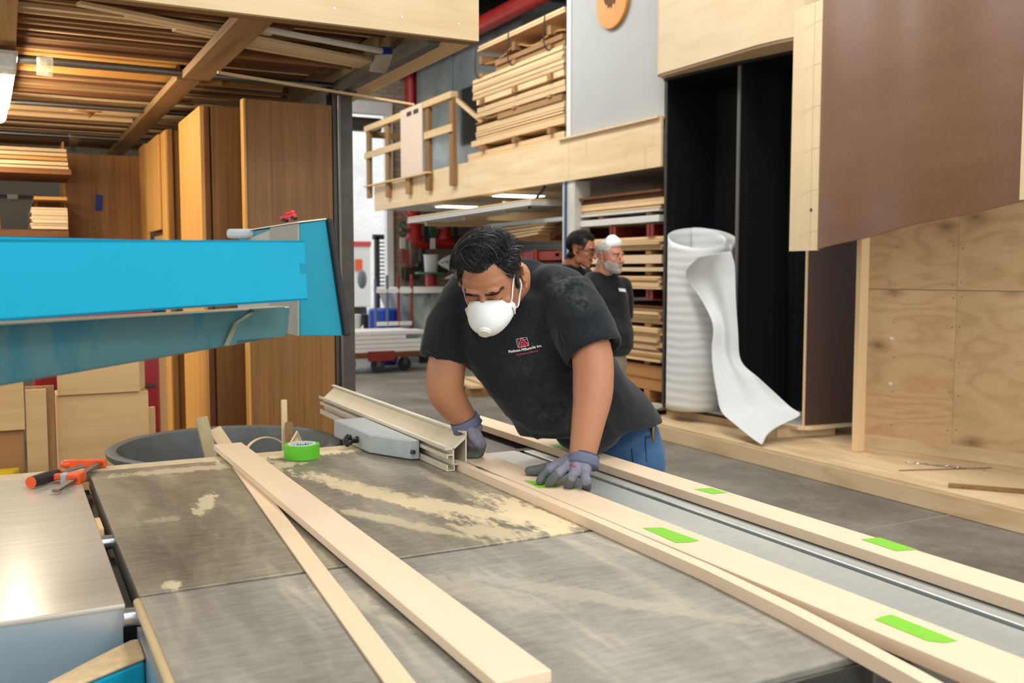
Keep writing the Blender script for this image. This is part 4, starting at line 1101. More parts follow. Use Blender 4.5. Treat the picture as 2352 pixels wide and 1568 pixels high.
prism(bm, [(fx + .019, fy0, TZ + .0725), (fx + .0235, fy0, TZ + .0685), (fx + .064, fy0, TZ + .1), (fx + .06, fy0, TZ + .108)], (0, fy1 - fy0, 0))
fbar(.05, .118, .0615, .122, bm)
obj('profile', bm, plain('dusty_aluminium', srgb(216, 208, 186), .45, .35, var=.05, nscale=12), rf)
bz0, bz1 = TZ + .003, TZ + .066
poly = [(1.174, 2.905), (1.144, 2.91), (1.062, 3.085), (1.055, 3.45), (1.174, 3.45)]
bm = B(); prism(bm, [(x, y, bz0) for x, y in poly], (0, 0, bz1 - bz0)); obj('clamp_box', bm, M['greybox'], rf, bevel=.004)
k = P(815, 1022, z=TZ + .03)
bm = B(); tube(bm, (1.06, 3.19, TZ + .032), (1.035, 3.19, TZ + .032), .012, 12)
for a in range(4):
    an = a * math.pi / 2 + .4; ell(bm, (1.025, 3.19 + math.cos(an) * .014, TZ + .032 + math.sin(an) * .014), (.012, .0105, .0105))
ell(bm, (1.02, 3.19, TZ + .032), (.014, .016, .016))
obj('locking_knob', bm, M['blackplastic'], rf, smooth='auto')
bm = B(); tube(bm, (1.146, 2.905, TZ + .03), (1.15, 2.893, TZ + .03), .007, 10); obj('stop_screw', bm, M['darksteel'], rf)

# ------------------------------------------------------------------ blade guard with its two arms
bg = thing('overhead_blade_guard', (.55, 2.06, 1.35), 'cyan overhead saw guard on two long arms reaching in from the left', 'saw guard')
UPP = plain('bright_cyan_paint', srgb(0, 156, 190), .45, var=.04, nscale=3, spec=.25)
m, nt, b = mat('dusty_shaded_cyan')
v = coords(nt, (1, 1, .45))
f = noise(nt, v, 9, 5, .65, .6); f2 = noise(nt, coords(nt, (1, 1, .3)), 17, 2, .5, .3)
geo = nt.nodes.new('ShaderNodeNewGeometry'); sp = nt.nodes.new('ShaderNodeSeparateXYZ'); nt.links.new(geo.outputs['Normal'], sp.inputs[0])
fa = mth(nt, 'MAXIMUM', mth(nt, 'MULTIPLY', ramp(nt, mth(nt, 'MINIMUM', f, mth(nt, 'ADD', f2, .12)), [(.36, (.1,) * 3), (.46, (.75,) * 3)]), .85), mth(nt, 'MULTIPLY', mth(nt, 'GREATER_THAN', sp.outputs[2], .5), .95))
nt.links.new(mixc(nt, fa, srgb(0, 98, 116), mixc(nt, mth(nt, 'GREATER_THAN', sp.outputs[2], .5), srgb(80, 112, 106), srgb(206, 190, 156))), b.inputs['Base Color']); b.inputs['Roughness'].default_value = .6  # cyan darkened in its colour for the lower arm's shade, with dust over it
SHADED_CYAN = m
# upper arm: channel section
t1 = [P(-60, 549, d=1.32), P(699, 552, d=1.9)]; _n1 = (t1[1] - t1[0]).cross(Vector((0, 0, 1))).normalized()
def A1(px, py):
    r = P(px, py, d=1) - CAMP; return CAMP + r * ((t1[0] - CAMP).dot(_n1) / r.dot(_n1))
b1 = [A1(-60, 742), A1(706, 689)]
nrm = RT.cross(Vector((0, 0, 1))).normalized() * -1
nrm = Vector((FW.x, FW.y, 0)).normalized()
ax = (t1[1] - t1[0]); ax.z = 0; ax.normalize(); bk = Vector((-ax.y, ax.x, 0))
th = .07
bm = B()
def ch(a, b_, off, t): hexa(bm, [b_[0] + off, b_[1] + off, b_[1] + off + bk * t, b_[0] + off + bk * t, a[0] + off, a[1] + off, a[1] + off + bk * t, a[0] + off + bk * t])
ln = (b1[1] - t1[1])
# front web with a notch near its end: built as upper, lower and middle strips
def lerp(a, b_, t): return a + (b_ - a) * t
def wb(s0, s1, h0, h1):
    tt0, tt1 = lerp(t1[0], t1[1], s0), lerp(t1[0], t1[1], s1); bb0, bb1 = lerp(b1[0], b1[1], s0), lerp(b1[0], b1[1], s1)
    A = lerp(tt0, bb0, h0), lerp(tt1, bb1, h0); Bm = lerp(tt0, bb0, h1), lerp(tt1, bb1, h1)
    hexa(bm, [Bm[0], Bm[1], Bm[1] + bk * .004, Bm[0] + bk * .004, A[0], A[1], A[1] + bk * .004, A[0] + bk * .004])
wb(0, .976, 0, 1); wb(.976, 1, 0, .385); wb(.976, 1, .56, 1)
obj('upper_arm', bm, UPP, bg)
bm = B()
hexa(bm, [t1[0] + Vector((0, 0, -.004)), t1[1] + Vector((0, 0, -.004)), t1[1] + bk * th + Vector((0, 0, -.004)), t1[0] + bk * th + Vector((0, 0, -.004)), t1[0], t1[1], t1[1] + bk * th, t1[0] + bk * th])
hexa(bm, [t1[0] + bk * (th - .004) + Vector((0, 0, -.03)), t1[1] + bk * (th - .004) + Vector((0, 0, -.03)), t1[1] + bk * th + Vector((0, 0, -.03)), t1[0] + bk * th + Vector((0, 0, -.03)), t1[0] + bk * (th - .004) + Vector((0, 0, .006)), t1[1] + bk * (th - .004) + Vector((0, 0, -.004)), t1[1] + bk * th + Vector((0, 0, -.004)), t1[0] + bk * th + Vector((0, 0, .006))])
hexa(bm, [b1[0], b1[1], b1[1] + bk * th, b1[0] + bk * th, b1[0] + Vector((0, 0, .004)), b1[1] + Vector((0, 0, .004)), b1[1] + bk * th + Vector((0, 0, .004)), b1[0] + bk * th + Vector((0, 0, .004))])
obj('upper_arm_flange', bm, UPP, bg)
nq = lerp(lerp(t1[0], t1[1], .985), lerp(b1[0], b1[1], .985), .47) + bk * .02
bm = B(); tube(bm, nq, nq + bk * .02, .014, 20); obj('pivot_pin', bm, M['steel'], bg, smooth='auto')
bq = P(394, 712, d=1.62)
bm = B(); tube(bm, bq + bk * .03 + Vector((0, 0, .015)), bq + bk * .03 - Vector((0, 0, .004)), .011, 14); obj('stop_bolt', bm, M['rubber'], bg)
# lower arm
t2 = [P(-60, 746, d=1.40), P(668, 703, d=2.04)]; b2 = [P(-60, 898, d=1.40), P(662, 771, d=2.04)]
bm = B(); w2 = bk * .045
hexa(bm, [b2[0], b2[1], b2[1] + w2, b2[0] + w2, t2[0], t2[1], t2[1] + w2, t2[0] + w2]); obj('lower_arm', bm, SHADED_CYAN, bg, bevel=.005, seg=3)
bm = B()
fr_ = -bk * .004
_pn = (t2[1] - t2[0]).cross(b2[0] - t2[0]).normalized()
def A2(px, py):
    r = P(px, py, d=1) - CAMP; return CAMP + r * ((t2[0] - CAMP).dot(_pn) / r.dot(_pn)) - bk * .014
pl_ = [A2(513, 793), A2(536, 741), A2(573, 717), A2(572, 709), A2(642, 704), A2(642, 772), A2(534, 781), A2(530, 790)]
prism(bm, pl_, bk * .013); obj('arm_bracket', bm, SHADED_CYAN, bg)
bm = B(); tube(bm, P(515, 785, d=1.91), P(500, 792, d=1.91) + bk * .03, .006, 8); obj('bracket_pin', bm, M['rubber'], bg)
# hood: box receding from the cyan front
Yh = P(690, 770, d=2.1).y
def H(px, py, dy=0.0):
    q = P(px, py, y=Yh); return Vector((q.x, q.y + dy, q.z))
fTL, fTR, fBL, fBR = H(689, 513), H(749, 505), H(689, 771), H(788, 771)
dp = .62
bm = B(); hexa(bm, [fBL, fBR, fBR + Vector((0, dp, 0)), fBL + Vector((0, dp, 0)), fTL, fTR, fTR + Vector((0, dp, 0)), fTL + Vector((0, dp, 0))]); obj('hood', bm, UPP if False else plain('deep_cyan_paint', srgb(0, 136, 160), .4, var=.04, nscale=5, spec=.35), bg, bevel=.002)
spec = plain('speckled_grey_enamel', srgb(150, 148, 138), .5, var=.18, nscale=220)
bm = B(); o_ = Vector((-.004, .003, 0))
hexa(bm, [fBL + o_, fBL + Vector((.0, .003, 0)), fBL + Vector((.0, .25, 0)), fBL + o_ + Vector((0, .247, 0)), fTL + o_, fTL + Vector((0, .003, 0)), fTL + Vector((0, .25, 0)), fTL + o_ + Vector((0, .247, 0))]); obj('side_plate', bm, spec, bg)
bm = B(); hexa(bm, [fBL + o_ * 1.5 + Vector((0, .25, .02)), fBL + Vector((0, .25, .02)), fBL + Vector((0, .6, .02)), fBL + o_ * 1.5 + Vector((0, .6, .02)), fTL + o_ * 1.5 + Vector((0, .25, -.006)), fTL + Vector((0, .25, -.006)), fTL + Vector((0, .6, -.03)), fTL + o_ * 1.5 + Vector((0, .6, -.03))]); obj('side_plate_rear', bm, plain('pale_grey_plate', srgb(176, 172, 160), .5), bg)
bm = B(); prism(bm, [fTL + Vector((-.006, -.003, .001)), fTR + Vector((.0, -.003, .001)), fTR + Vector((.0, dp, .001)), fTL + Vector((-.006, dp, .001))], (0, 0, .003)); obj('top_lip', bm, plain('cream_dusty_lip', srgb(222, 210, 186), .7), bg)
kx = H(803, 771); ky = H(763, 503)
bm = B(); hexa(bm, [fBR + Vector((0, -.012, -.001)), kx + Vector((0, -.012, -.001)), kx + Vector((0, dp, -.001)), fBR + Vector((0, dp, -.001)), fTR + Vector((0, -.012, .003)), ky + Vector((0, -.012, .003)), ky + Vector((0, dp, .003)), fTR + Vector((0, dp, .003))]); obj('brush_strip', bm, M['rubber'], bg, bevel=.006, seg=3)
# support post outside on the left
px_ = lerp(t1[0], t1[1], 0) 
bm = B(); box(bm, (px_.x - .62, px_.y - .02, 0), (px_.x - .50, px_.y + .10, 1.6)); obj('support_post', bm, CYAN, bg, bevel=.01)
bm = B(); xx = px_.x - .51; yy = px_.y
hexa(bm, [Vector((xx, yy, b2[0].z)), b2[0], b2[0] + bk * .06, Vector((xx, yy + .07, b2[0].z)), Vector((xx, yy, t1[0].z - .004)), t1[0] + Vector((0, 0, -.004)), t1[0] + bk * .06 + Vector((0, 0, -.004)), Vector((xx, yy + .07, t1[0].z - .004))]); obj('pivot_bracket', bm, CYAN, bg)
# latch on the far top of hood (grey clip)
q = H(560, 540)
bm = B(); c_ = P(565, 537, d=2.5); rbox(bm, c_, (.09, .05, .025), R(-27)); obj('grey_clip', bm, M['greybox'], bg, bevel=.008)
# red toy car lying on the hood
tc = fTL + Vector((.0, .10, .007))
q = P(665, 502, d=2.2)
ty = thing('toy_car', q, 'small red toy car sitting on top of the cyan saw guard', 'toy')
rz = Matrix.Rotation(R(-38), 3, 'Z') @ Matrix.Rotation(R(-12), 3, 'Y')
bm = B()
rbox(bm, q + rz @ Vector((-.002, 0, .004)), (.036, .017, .009), rz); rbox(bm, q + rz @ Vector((.005, 0, .012)), (.019, .015, .009), rz)
obj('car_body', bm, plain('toy_red', srgb(206, 46, 48), .35), ty, bevel=.003, seg=3)
for sx in (-.011, .011):
    for sy in (-.008, .008):
        bm = B(); lathe(bm, q + rz @ Vector((sx, sy, -.001)), [(0, -.002), (.0045, -.002), (.0045, .002), (0, .002)], 14, rz @ Vector((0, 1, 0))); obj('wheel', bm, M['rubber'], ty, smooth='auto')

# ------------------------------------------------------------------ boards on the table
BZ = .906
def sx(slope, z=BZ):
    """x of a line along Y seen with the given picture slope from its vanishing point"""
    return P(1014, 617 + 1000 * slope, z=z).x
xa0, xa1 = sx(.4175), sx(.383)
xb0, xb1 = sx(.327), sx(.309)
BW = wood('primed_board_Y', srgb(234, 210, 180), srgb(225, 198, 166), 'Y', 4, 4, .62, .5, .02, fine=False)
bm = B(); box(bm, (xa0, -.3, BZ - .025), (xa1, 3.0, BZ)); tag(obj('cut_board', bm, BW, bevel=.0015), 'long pale board being sawn, held down by the worker’s hands', 'board')
bm = B(); box(bm, (xb0, -.3, BZ - .025), (xb1, 3.52, BZ)); tag(obj('long_board', bm, BW, bevel=.0015), 'long pale board along the far edge of the sliding table, against the worker', 'board')
# strip being cut off: bends away
so = [(1.0666e3, 1080)]
strip_px = [(1075, 1065), (1160, 1104), (1248, 1163 - 4), (1400, 1209 - 20), (1560, 1280 - 2), (1740, 1352), (1900, 1419), (2010, 1478), (2175, 1563)]
def along(y): 
    # outer edge x of the offcut as it bends
    pts = [(2.75, xa0 - .034), (2.3, xa0 - .033), (1.9, xa0 - .032), (1.5, xa0 - .037), (1.25, xa0 - .055), (1.0, xa0 - .085), (.7, xa0 - .135)]
    for (ya, xa), (yb, xb) in zip(pts, pts[1:]):
        if ya >= y >= yb: return xa + (xb - xa) * (ya - y) / (ya - yb)
    return pts[-1][1] if y < .7 else pts[0][1]
ysn = [2.95 - i * .09 for i in range(26)]
bm = B(); outer = []; inner = []
for y in ysn:
    gap = .004 + max(0, 1.45 - y) ** 1.6 * .12 + (.011 * math.exp(-((y - 2.57) / .11) ** 2))
    inner.append(Vector((min(xa0 - gap, along(y) + .029), y, 0))); outer.append(Vector((along(y), y, 0)))
for i in range(len(ysn)):
    pass
vs = []
for a_, b_ in zip(outer, inner): vs.append([bm.verts.new((a_.x, a_.y, BZ - .0255)), bm.verts.new((b_.x, b_.y, BZ - .0255)), bm.verts.new((b_.x, b_.y, BZ - .0005)), bm.verts.new((a_.x, a_.y, BZ - .0005))])
for u, v in zip(vs, vs[1:]):
    for k in range(4): bm.faces.new((u[k], u[(k + 1) % 4], v[(k + 1) % 4], v[k]))
bm.faces.new(vs[0][::-1]); bm.faces.new(vs[-1])
tag(obj('offcut_strip', bm, BW), 'narrow strip sawn off the board, bending away toward the near right corner', 'strip')
bm = B(); box(bm, (.607, 1.217, TZ + .0065), (.70, 3.36, TZ + .0255)); tag(obj('loose_board', bm, BW, bevel=.0015), 'wide loose board lying across the saw table in the foreground', 'board')
bm = B(); hexa(bm, [(.607, 3.05, TZ + .001), (.648, 3.05, TZ + .001), (.505, 1.1, TZ + .001), (.463, 1.1, TZ + .001), (.607, 3.05, TZ + .006), (.648, 3.05, TZ + .006), (.505, 1.1, TZ + .006), (.463, 1.1, TZ + .006)]); tag(obj('thin_strip', bm, wood('fresh_strip_Y', srgb(234, 208, 174), srgb(226, 196, 160), 'Y', 4, 8, .6, .5)), 'thin pale strip lying crooked under the wide loose board', 'strip')

# green tape pieces
def tape(corners, lab, z=BZ):
    bm = B(); pts = [P(*c, z=z + .0006) for c in corners]
    prism(bm, pts, (0, 0, .0004)); return tag(obj('tape_strip', bm, M['greentape']), lab, 'tape')
tape([(1476, 1212), (1521, 1211), (1606, 1241), (1585, 1245), (1553, 1246)], 'green tape on the sawn board, second from the near right end')
tape([(2009, 1422), (2027, 1415), (2048, 1411), (2199, 1471), (2172, 1476), (2132, 1472)], 'green tape on the sawn board, nearest the camera at lower right')
tape([(1203, 1103), (1220, 1104), (1280, 1110), (1277, 1119), (1238, 1120)], 'green tape on the sawn board under the spread gloved fingers')
tape([(1068, 1046), (1083, 1045), (1097, 1050), (1076, 1051)], 'green tape on the sawn board just behind the end of the fence')
tape([(1262, 1021), (1288, 1018), (1325, 1030), (1301, 1031)], 'green tape on the far board behind the worker’s forearm')
tape([(1595, 1123), (1634, 1120), (1670, 1131), (1637, 1134)], 'green tape on the far board, middle one of three')
tape([(1978, 1238), (2020, 1234), (2107, 1262), (2058, 1265)], 'green tape on the far board, nearest the right edge of the picture')

# tape roll
c_ = (.845, 3.12, TZ)
tr = thing('tape_roll', c_, 'roll of green masking tape lying on the dusty saw table', 'tape roll')
bm = B(); lathe(bm, c_, [(.045, .001), (.0575, .001), (.0575, .046), (.045, .046)], 48, close=True); obj('tape', bm, plain('green_tape_roll', srgb(98, 196, 40), .55), tr, smooth='auto')
bm = B(); lathe(bm, c_, [(.038, .001), (.0449, .001), (.0449, .0475), (.038, .0475)], 48, close=True); obj('core', bm, plain('tape_core', srgb(214, 216, 216), .6), tr, smooth='auto')
bm = B()
for k in range(9):
    a = R(30 + k * 13); ca, sa = math.cos(a), math.sin(a)
    hgt = .006 + (k % 3) * .004
    rbox(bm, Vector(c_) + Vector((ca * .0378, sa * .0378, .034)), (.0006, .005, hgt), Matrix.Rotation(a, 3, 'Z'))
obj('core_print', bm, plain('core_print_ink', srgb(84, 120, 84), .6), tr)

# clamp
cl = thing('bar_clamp', (.13, 3.1, TZ), 'orange bar clamp with a black and orange handle lying on the saw table', 'clamp')
zc = TZ + .012
h0, h1, h2 = Vector((.045, 3.03, TZ + .018)), Vector((.115, 3.115, TZ + .018)), Vector((.16, 3.17, TZ + .02))
bm = B(); sweep(bm, [h0, lerp(h0, h1, .5), h1], [.0165, .0175, .0155], 16); obj('handle_grip', bm, M['rubber'], cl, smooth='auto')
bm = B(); d_ = (h1 - h0).normalized(); sweep(bm, [h0 - d_ * .004, h0 - d_ * .0003], .0165, 16); sweep(bm, [h1, h1 + d_ * .012], [.017, .013], 16); obj('handle_cap', bm, M['orange'], cl, smooth='auto')
bm = B(); sweep(bm, [h1, h2 + Vector((.03, .03, 0))], .006, 10); obj('screw', bm, M['zinc'], cl, smooth='auto')
r0, r1 = P(128, 1127, z=zc), P(228, 1064, z=zc)
r1 = r0 + (r1 - r0) * 1.05
bm = B(); bar(bm, r0, r1, .022, .008); obj('clamp_bar', bm, M['steel'], cl, bevel=.002)
mid = lerp(r0, r1, .42)
dr = (r1 - r0).normalized(); sd = Vector((-dr.y, dr.x, 0))
bm = B(); bar(bm, mid - dr * .03, mid + dr * .03, .04, .032); bar(bm, mid + sd * .015 + Vector((0, 0, .006)), mid + sd * .1 + Vector((0, 0, .004)), .022, .018); obj('sliding_jaw', bm, M['orange'], cl, bevel=.005)
bm = B(); bar(bm, r1 - dr * .016 - sd * .02, r1 - dr * .016 + sd * .1, .02, .026); ell(bm, r1 - dr * .016 + sd * .1, (.018, .018, .013)); obj('fixed_jaw', bm, M['orange'], cl, bevel=.004)
bm = B(); bar(bm, mid + sd * .03 - dr * .018, mid + sd * .03 + dr * .012 , .02, .03); obj('pad', bm, M['greybox'], cl, bevel=.003)

# scrap tub
tbc = Vector((.745, 3.86, 0)); tz = .815
tub = thing('scrap_tub', tbc, 'big round dark grey tub of offcuts standing behind the saw table', 'tub')
bm = B(); lathe(bm, tbc, [(0, .002), (.34, .002), (.40, tz - .05), (.435, tz - .02), (.44, tz), (.425, tz + .006), (.40, tz), (.385, tz - .05), (.325, .02), (0, .02)], 64); obj('tub_shell', bm, plain('dusty_grey_rubber', srgb(92, 96, 94), .6, var=.15, nscale=14), tub, smooth='auto')
def stick(a, b_, w, h, lab, m='mapleZ', name='offcut_stick', up=(0, 1, 0)):
    bm = B(); bar(bm, a, b_, w, h, up=up); return tag(obj(name, bm, W[m] if isinstance(m, str) else m, bevel=.002), lab, 'offcut')
bm_ = wood('weathered_strip', srgb(196, 178, 138), srgb(168, 150, 110), 'Z', 9, 22, .6)
a = P(462, 958, y=3.66); c = P(492, 1080, y=3.62); c = c + (c - a) * 1.6
stick(a, c, .042, .03, 'wide weathered offcut leaning out of the tub, leftmost', bm_)
a = P(492, 985, y=3.7); c = P(540, 1055, y=3.60); c = c + (c - a) * 2.0
stick(a, c, .012, .05, 'thin pale offcut crossing behind the leftmost leaning offcut in the tub', up=(1, 0, 0))
a = P(652, 918, y=3.72); c = P(655, 1045, y=3.66); stick(a, c + (c - a) * 1.4, .02, .02, 'tallest thin pale offcut standing in the tub')
a = P(663, 970, y=3.66); c = P(668, 1045, y=3.60); stick(a, c + (c - a) * 1.7, .026, .02, 'short brown offcut beside the tallest offcut in the tub', 'oldZ')
q = P(685, 990, y=3.55)
bm = B(); prism(bm, [P(684, 990, y=3.56), P(703, 1030, y=3.52), P(708, 1300, y=3.60), P(664, 1300, y=3.60), P(662, 1028, y=3.52)], (0, .018, 0)); tag(obj('offcut_board', bm, BW), 'pointed pale offcut standing in the tub behind the green tape roll', 'offcut')
q = P(612, 1032, y=3.75)
bm = B(); pts = [Vector((q.x + .085 * math.cos(a_), 3.75 + .02 * math.sin(a_), q.z - .03 + .075 * math.sin(a_))) for a_ in [R(-30 + k * 12) for k in range(21)]]
for u, v in zip(pts, pts[1:]): bar(bm, u, v, .02, .002, up=Vector((0, 0, 1)) if abs((v - u).normalized().z) < .9 else (1, 0, 0))
tag(obj('edge_band_loop', bm, W['mapleX']), 'thin loop of edge banding curling inside the tub', 'band')
for k in range(5):
    a = Vector((.55 + k * .1, 3.75 + .05 * (k % 2), .06)); stick(a, a + Vector((.04, .08, .52 - .03 * k)), .03, .02, 'offcut down inside the tub', 'pineZ')['group'] = 'offcuts down inside the tub'
# ================================================================== RIGHT SIDE: platform, mock-up wall, display cabinet
PZ = .14
FP = rotary('platform_ply', srgb(230, 206, 166), srgb(198, 164, 120), 'Y', 1.1, 5, .6, .75, .35, .03)
pf = thing('platform', (5.6, 4, 0), 'low plywood platform on the concrete floor along the right side', 'platform')
bm = B(); box(bm, (5.07, -1.0, PZ - .018), (7.2, 7.35, PZ)); obj('top_sheet', bm, FP, pf)
for y0, y1 in ((-1.0, 2.7), (2.702, 5.25), (5.252, 7.35)):
    bm = B(); box(bm, (5.06, y0, 0.004), (5.085, y1, PZ - .019)); obj('front_board', bm, FP, pf)
# plywood wall (slightly turned)
wa, wb_ = Vector((5.79, 5.27, PZ)), Vector((6.134, 4.199, PZ))
wd = (wb_ - wa).normalized(); wn = Vector((-wd.y, wd.x, 0))
if wn.x < 0: wn = -wn
ww = thing('plywood_wall', wa + wd * 1.5, 'knotty plywood mock-up wall with visible screws standing on the platform', 'wall panel')
KP = rotary('knotty_ply', srgb(222, 190, 146), srgb(178, 136, 92), 'Y', .8, 9, .6, .85, .8, .06, lines=.4)
# per-panel veneer: grain runs along the wall
w0 = wa - wd * .10
segs = [(0, .10 + .64), (.742, .742 + 1.22), (1.964, 4.2)]
for s0, s1 in segs:
    for z0, z1 in ((PZ + .10, 1.345), (1.349, 2.57), (2.573, 3.2)):
        bm = B(); a, c = w0 + wd * s0, w0 + wd * s1
        hexa(bm, [Vector((a.x, a.y, z0)), Vector((c.x, c.y, z0)), Vector((c.x, c.y, z0)) + wn * .018, Vector((a.x, a.y, z0)) + wn * .018, Vector((a.x, a.y, z1)), Vector((c.x, c.y, z1)), Vector((c.x, c.y, z1)) + wn * .018, Vector((a.x, a.y, z1)) + wn * .018])
        obj('sheet', bm, KP, ww)
bm = B(); a, c = w0 - wn * .012 + Vector((0, 0, .002)), w0 + wd * 4.2 - wn * .012 + Vector((0, 0, .002))
hexa(bm, [a.xyz, c.xyz, c + wn * .03, a + wn * .03] + [q + Vector((0, 0, .10)) for q in (a.xyz, c.xyz, c + wn * .03, a + wn * .03)]); obj('base_board', bm, FP, ww)
bm = B(); a, c = w0 - wn * .25, w0 + wd * 4.2 - wn * .16
bm.free()
bm = B()
for s in (.3, .742 - .03, .742 + .03, 1.35, 1.93):
    for z in (.35, .6, .85, 1.1, 1.30, 1.40, 1.65):
        q = w0 + wd * (s + rnd.uniform(-.006, .006)); q = Vector((q.x, q.y, z + rnd.uniform(-.02, .02)))
        lathe(bm, q - wn * .0005, [(0, 0), (.0045, 0), (.0045, -.001), (0, -.001)], 8, wn)
obj('screws', bm, M['darksteel'], ww)['kind'] = 'stuff'
bm = B()
for z in (.64, .98): lathe(bm, w0 + wd * .28 + Vector((0, 0, z - PZ)) , [(0, -.012), (.008, -.01), (.012, -.004), (.016, 0), (0, 0)], 12, wn)
obj('filler_plug', bm, M['white'], ww)
# post (2x4)
bm = B(); pq = P(1957, 1037, z=PZ); 
box(bm, (5.56, 5.145, PZ + .001), (5.645, 5.19, 2.4)); tag(obj('stud_post', bm, wood('clean_pine_Z', srgb(240, 212, 166), srgb(226, 192, 142), 'Z', 6, 16, .6, .8, knots=.2), bevel=.003), 'upright pale timber stud standing on the platform in front of the plywood wall', 'post')
bm = B(); q = P(1972, 850, x=5.55)
bm.free()

# display cabinet with black interior
cz0, cz1 = .30, 3.2
A0, A1, A2 = Vector((5.42, 7.33, 0)), Vector((5.53, 6.46, 0)), Vector((5.70, 5.83, 0))   # front line: left, divider, right
dc = thing('display_cabinet', (5.75, 6.5, PZ), 'tall open display cabinet with black interior and dark brown outer side', 'cabinet')
back = Vector((.62, .07, 0))
def vwall(a, b_, t, z0, z1, m, name, off=Vector((0, 0, 0))):
    bm = B(); d = (b_ - a).normalized(); n = Vector((-d.y, d.x, 0)) * t
    p = [a + off, b_ + off, b_ + off + n, a + off + n]
    hexa(bm, [Vector((q.x, q.y, z0)) for q in p] + [Vector((q.x, q.y, z1)) for q in p]); return obj(name, bm, m, dc)
zb = .235
vwall(A0, A0 + back, .025, zb, cz1, M['black'], 'side_panel')
vwall(A1, A1 + back, .03, zb, cz1, M['black'], 'divider')
vwall(A2, A2 + Vector((.50, -.06, 0)), .022, zb, cz1, M['black'], 'side_panel')
brn = plain('dark_brown_laminate', srgb(74, 48, 34), .5, var=.06)
vwall(A2 + Vector((.0, -.024, 0)), A2 + Vector((.50, -.084, 0)), .022, zb, cz1, brn, 'outer_panel')
vwall(A2 + Vector((-.018, -.012, 0)), A2 + Vector((-.0005, -.014, 0)), .012, zb, cz1, W['mapleZ'], 'edge_band')
vwall(A0 + back, A2 + back + Vector((0, 0, 0)), .02, zb, cz1, M['black'], 'back_panel')
vwall(A0 + Vector((-.014, -.008, 0)), A0 + Vector((-.001, -.008, 0)), .03, zb, cz1, M['darksteel'], 'edge_band')
vwall(A1 + Vector((-.014, -.004, 0)), A1 + Vector((-.001, -.004, 0)), .032, zb, cz1, plain('grey_edge', srgb(92, 88, 84), .5), 'edge_band')
arc = [A0, lerp(A0, A1, .5) + Vector((-.03, 0, 0)), A1 + Vector((-.05, 0, 0)), lerp(A1, A2, .5) + Vector((-.08, -.03, 0)), A2 + Vector((-.10, -.04, 0)), A2 + Vector((-.02, -.10, 0)), A2 + Vector((.5, -.12, 0)), A2 + back, A0 + back]
bm = B(); prism(bm, [Vector((q.x, q.y, zb - .025)) for q in arc], (0, 0, .024)); obj('bottom_shelf', bm, W['mapleY'], dc)
bm = B(); prism(bm, [Vector((q.x - .003, q.y, zb - .0248)) for q in (A0 + Vector((-.005, .02, 0)), lerp(A0, A1, .5) + Vector((-.035, 0, 0)), A1 + Vector((-.058, 0, 0)), A1 + Vector((-.05, 0, 0)), A0)], (0, 0, .0252)); obj('shelf_edge', bm, M['rubber'], dc)
bm = B(); prism(bm, [Vector((q.x, q.y, zb)) for q in (A0, A1, A2, A2 + back, A0 + back)], (0, 0, .002)); obj('floor_laminate', bm, M['offwhite'], dc)
bm = B(); prism(bm, [Vector((q.x, q.y, cz1)) for q in (A0 + Vector((-.05, 0, 0)), A1 + Vector((-.05, 0, 0)), A2 + Vector((-.05, -.2, 0)), A2 + back, A0 + back)], (0, 0, .02)); obj('soffit', bm, M['black'], dc)
kick = [A0 + Vector((.01, -.02, 0)), A1 + Vector((-.01, 0, 0)), A2 + Vector((-.22, .06, 0)), A2 + Vector((.3, -.05, 0)), A0 + Vector((.4, 0, 0))]
bm = B(); prism(bm, [Vector((q.x, q.y, PZ + .001)) for q in kick], (0, 0, zb - .026 - PZ)); obj('toe_kick', bm, FP, dc)
# shelf pin holes
bm = B()
for base, dirv, dd in ((A1, back, (.09, .42)), (A2, Vector((.5, -.06, 0)), (.08, .4)), (A0, back, (.08, .42))):
    d = dirv.normalized(); n = Vector((-d.y, d.x, 0))
    for s in dd:
        for i in range(62):
            z = .36 + i * .032
            if base is A2: q = base + d * s + n * .0225
            else: q = base + d * s - n * .0005
            lathe(bm, Vector((q.x, q.y, z)), [(0, 0), (.0035, 0), (.0035, -.0008 if base is not A2 else .0008), (0, -.0008 if base is not A2 else .0008)], 6, n)
for s in (.15, .8):
    a = lerp(A1 + back, A2 + back, s)
    for i in range(62): lathe(bm, Vector((a.x - .003, a.y, .36 + i * .032)), [(0, 0), (.0035, 0), (.0035, -.0008), (0, -.0008)], 6, (1, 0, 0))
obj('pin_holes', bm, plain('pin_hole_metal', srgb(104, 110, 110), .4, .3), dc)['kind'] = 'stuff'

# bulkhead above, rounded at its left end
bl, br_ = P(1518, 168, x=5.27), P(1806, 84, x=5.27)
bk_ = thing('bulkhead', (5.5, 6.4, cz1), 'pale birch bulkhead box with a rounded left corner above the black cabinet', 'bulkhead')
zB = cz1 + .044
prof = []
r = .17
for k in range(9):
    an = R(180 - k * 11.25); prof.append(Vector((5.27 + r + r * math.cos(an), bl.y - r * 0 + r * math.sin(an), 0)))
poly = prof + [Vector((6.1, bl.y + r, 0)), Vector((6.1, br_.y - .5, 0)), Vector((5.36, br_.y - .08, 0)), Vector((5.30, br_.y + .12, 0)), Vector((5.27, br_.y + .35, 0))]
bm = B(); prism(bm, [Vector((q.x, q.y, zB)) for q in poly], (0, 0, 1.2)); obj('shell', bm, W['birch'], bk_, smooth='auto')
poly2 = [q + (Vector((5.65, 6.5, 0)) - q).normalized() * .035 for q in poly]
bm = B(); prism(bm, [Vector((q.x, q.y, zB - .02)) for q in poly2], (0, 0, .019)); obj('bottom_rib', bm, W['mapleY'], bk_)

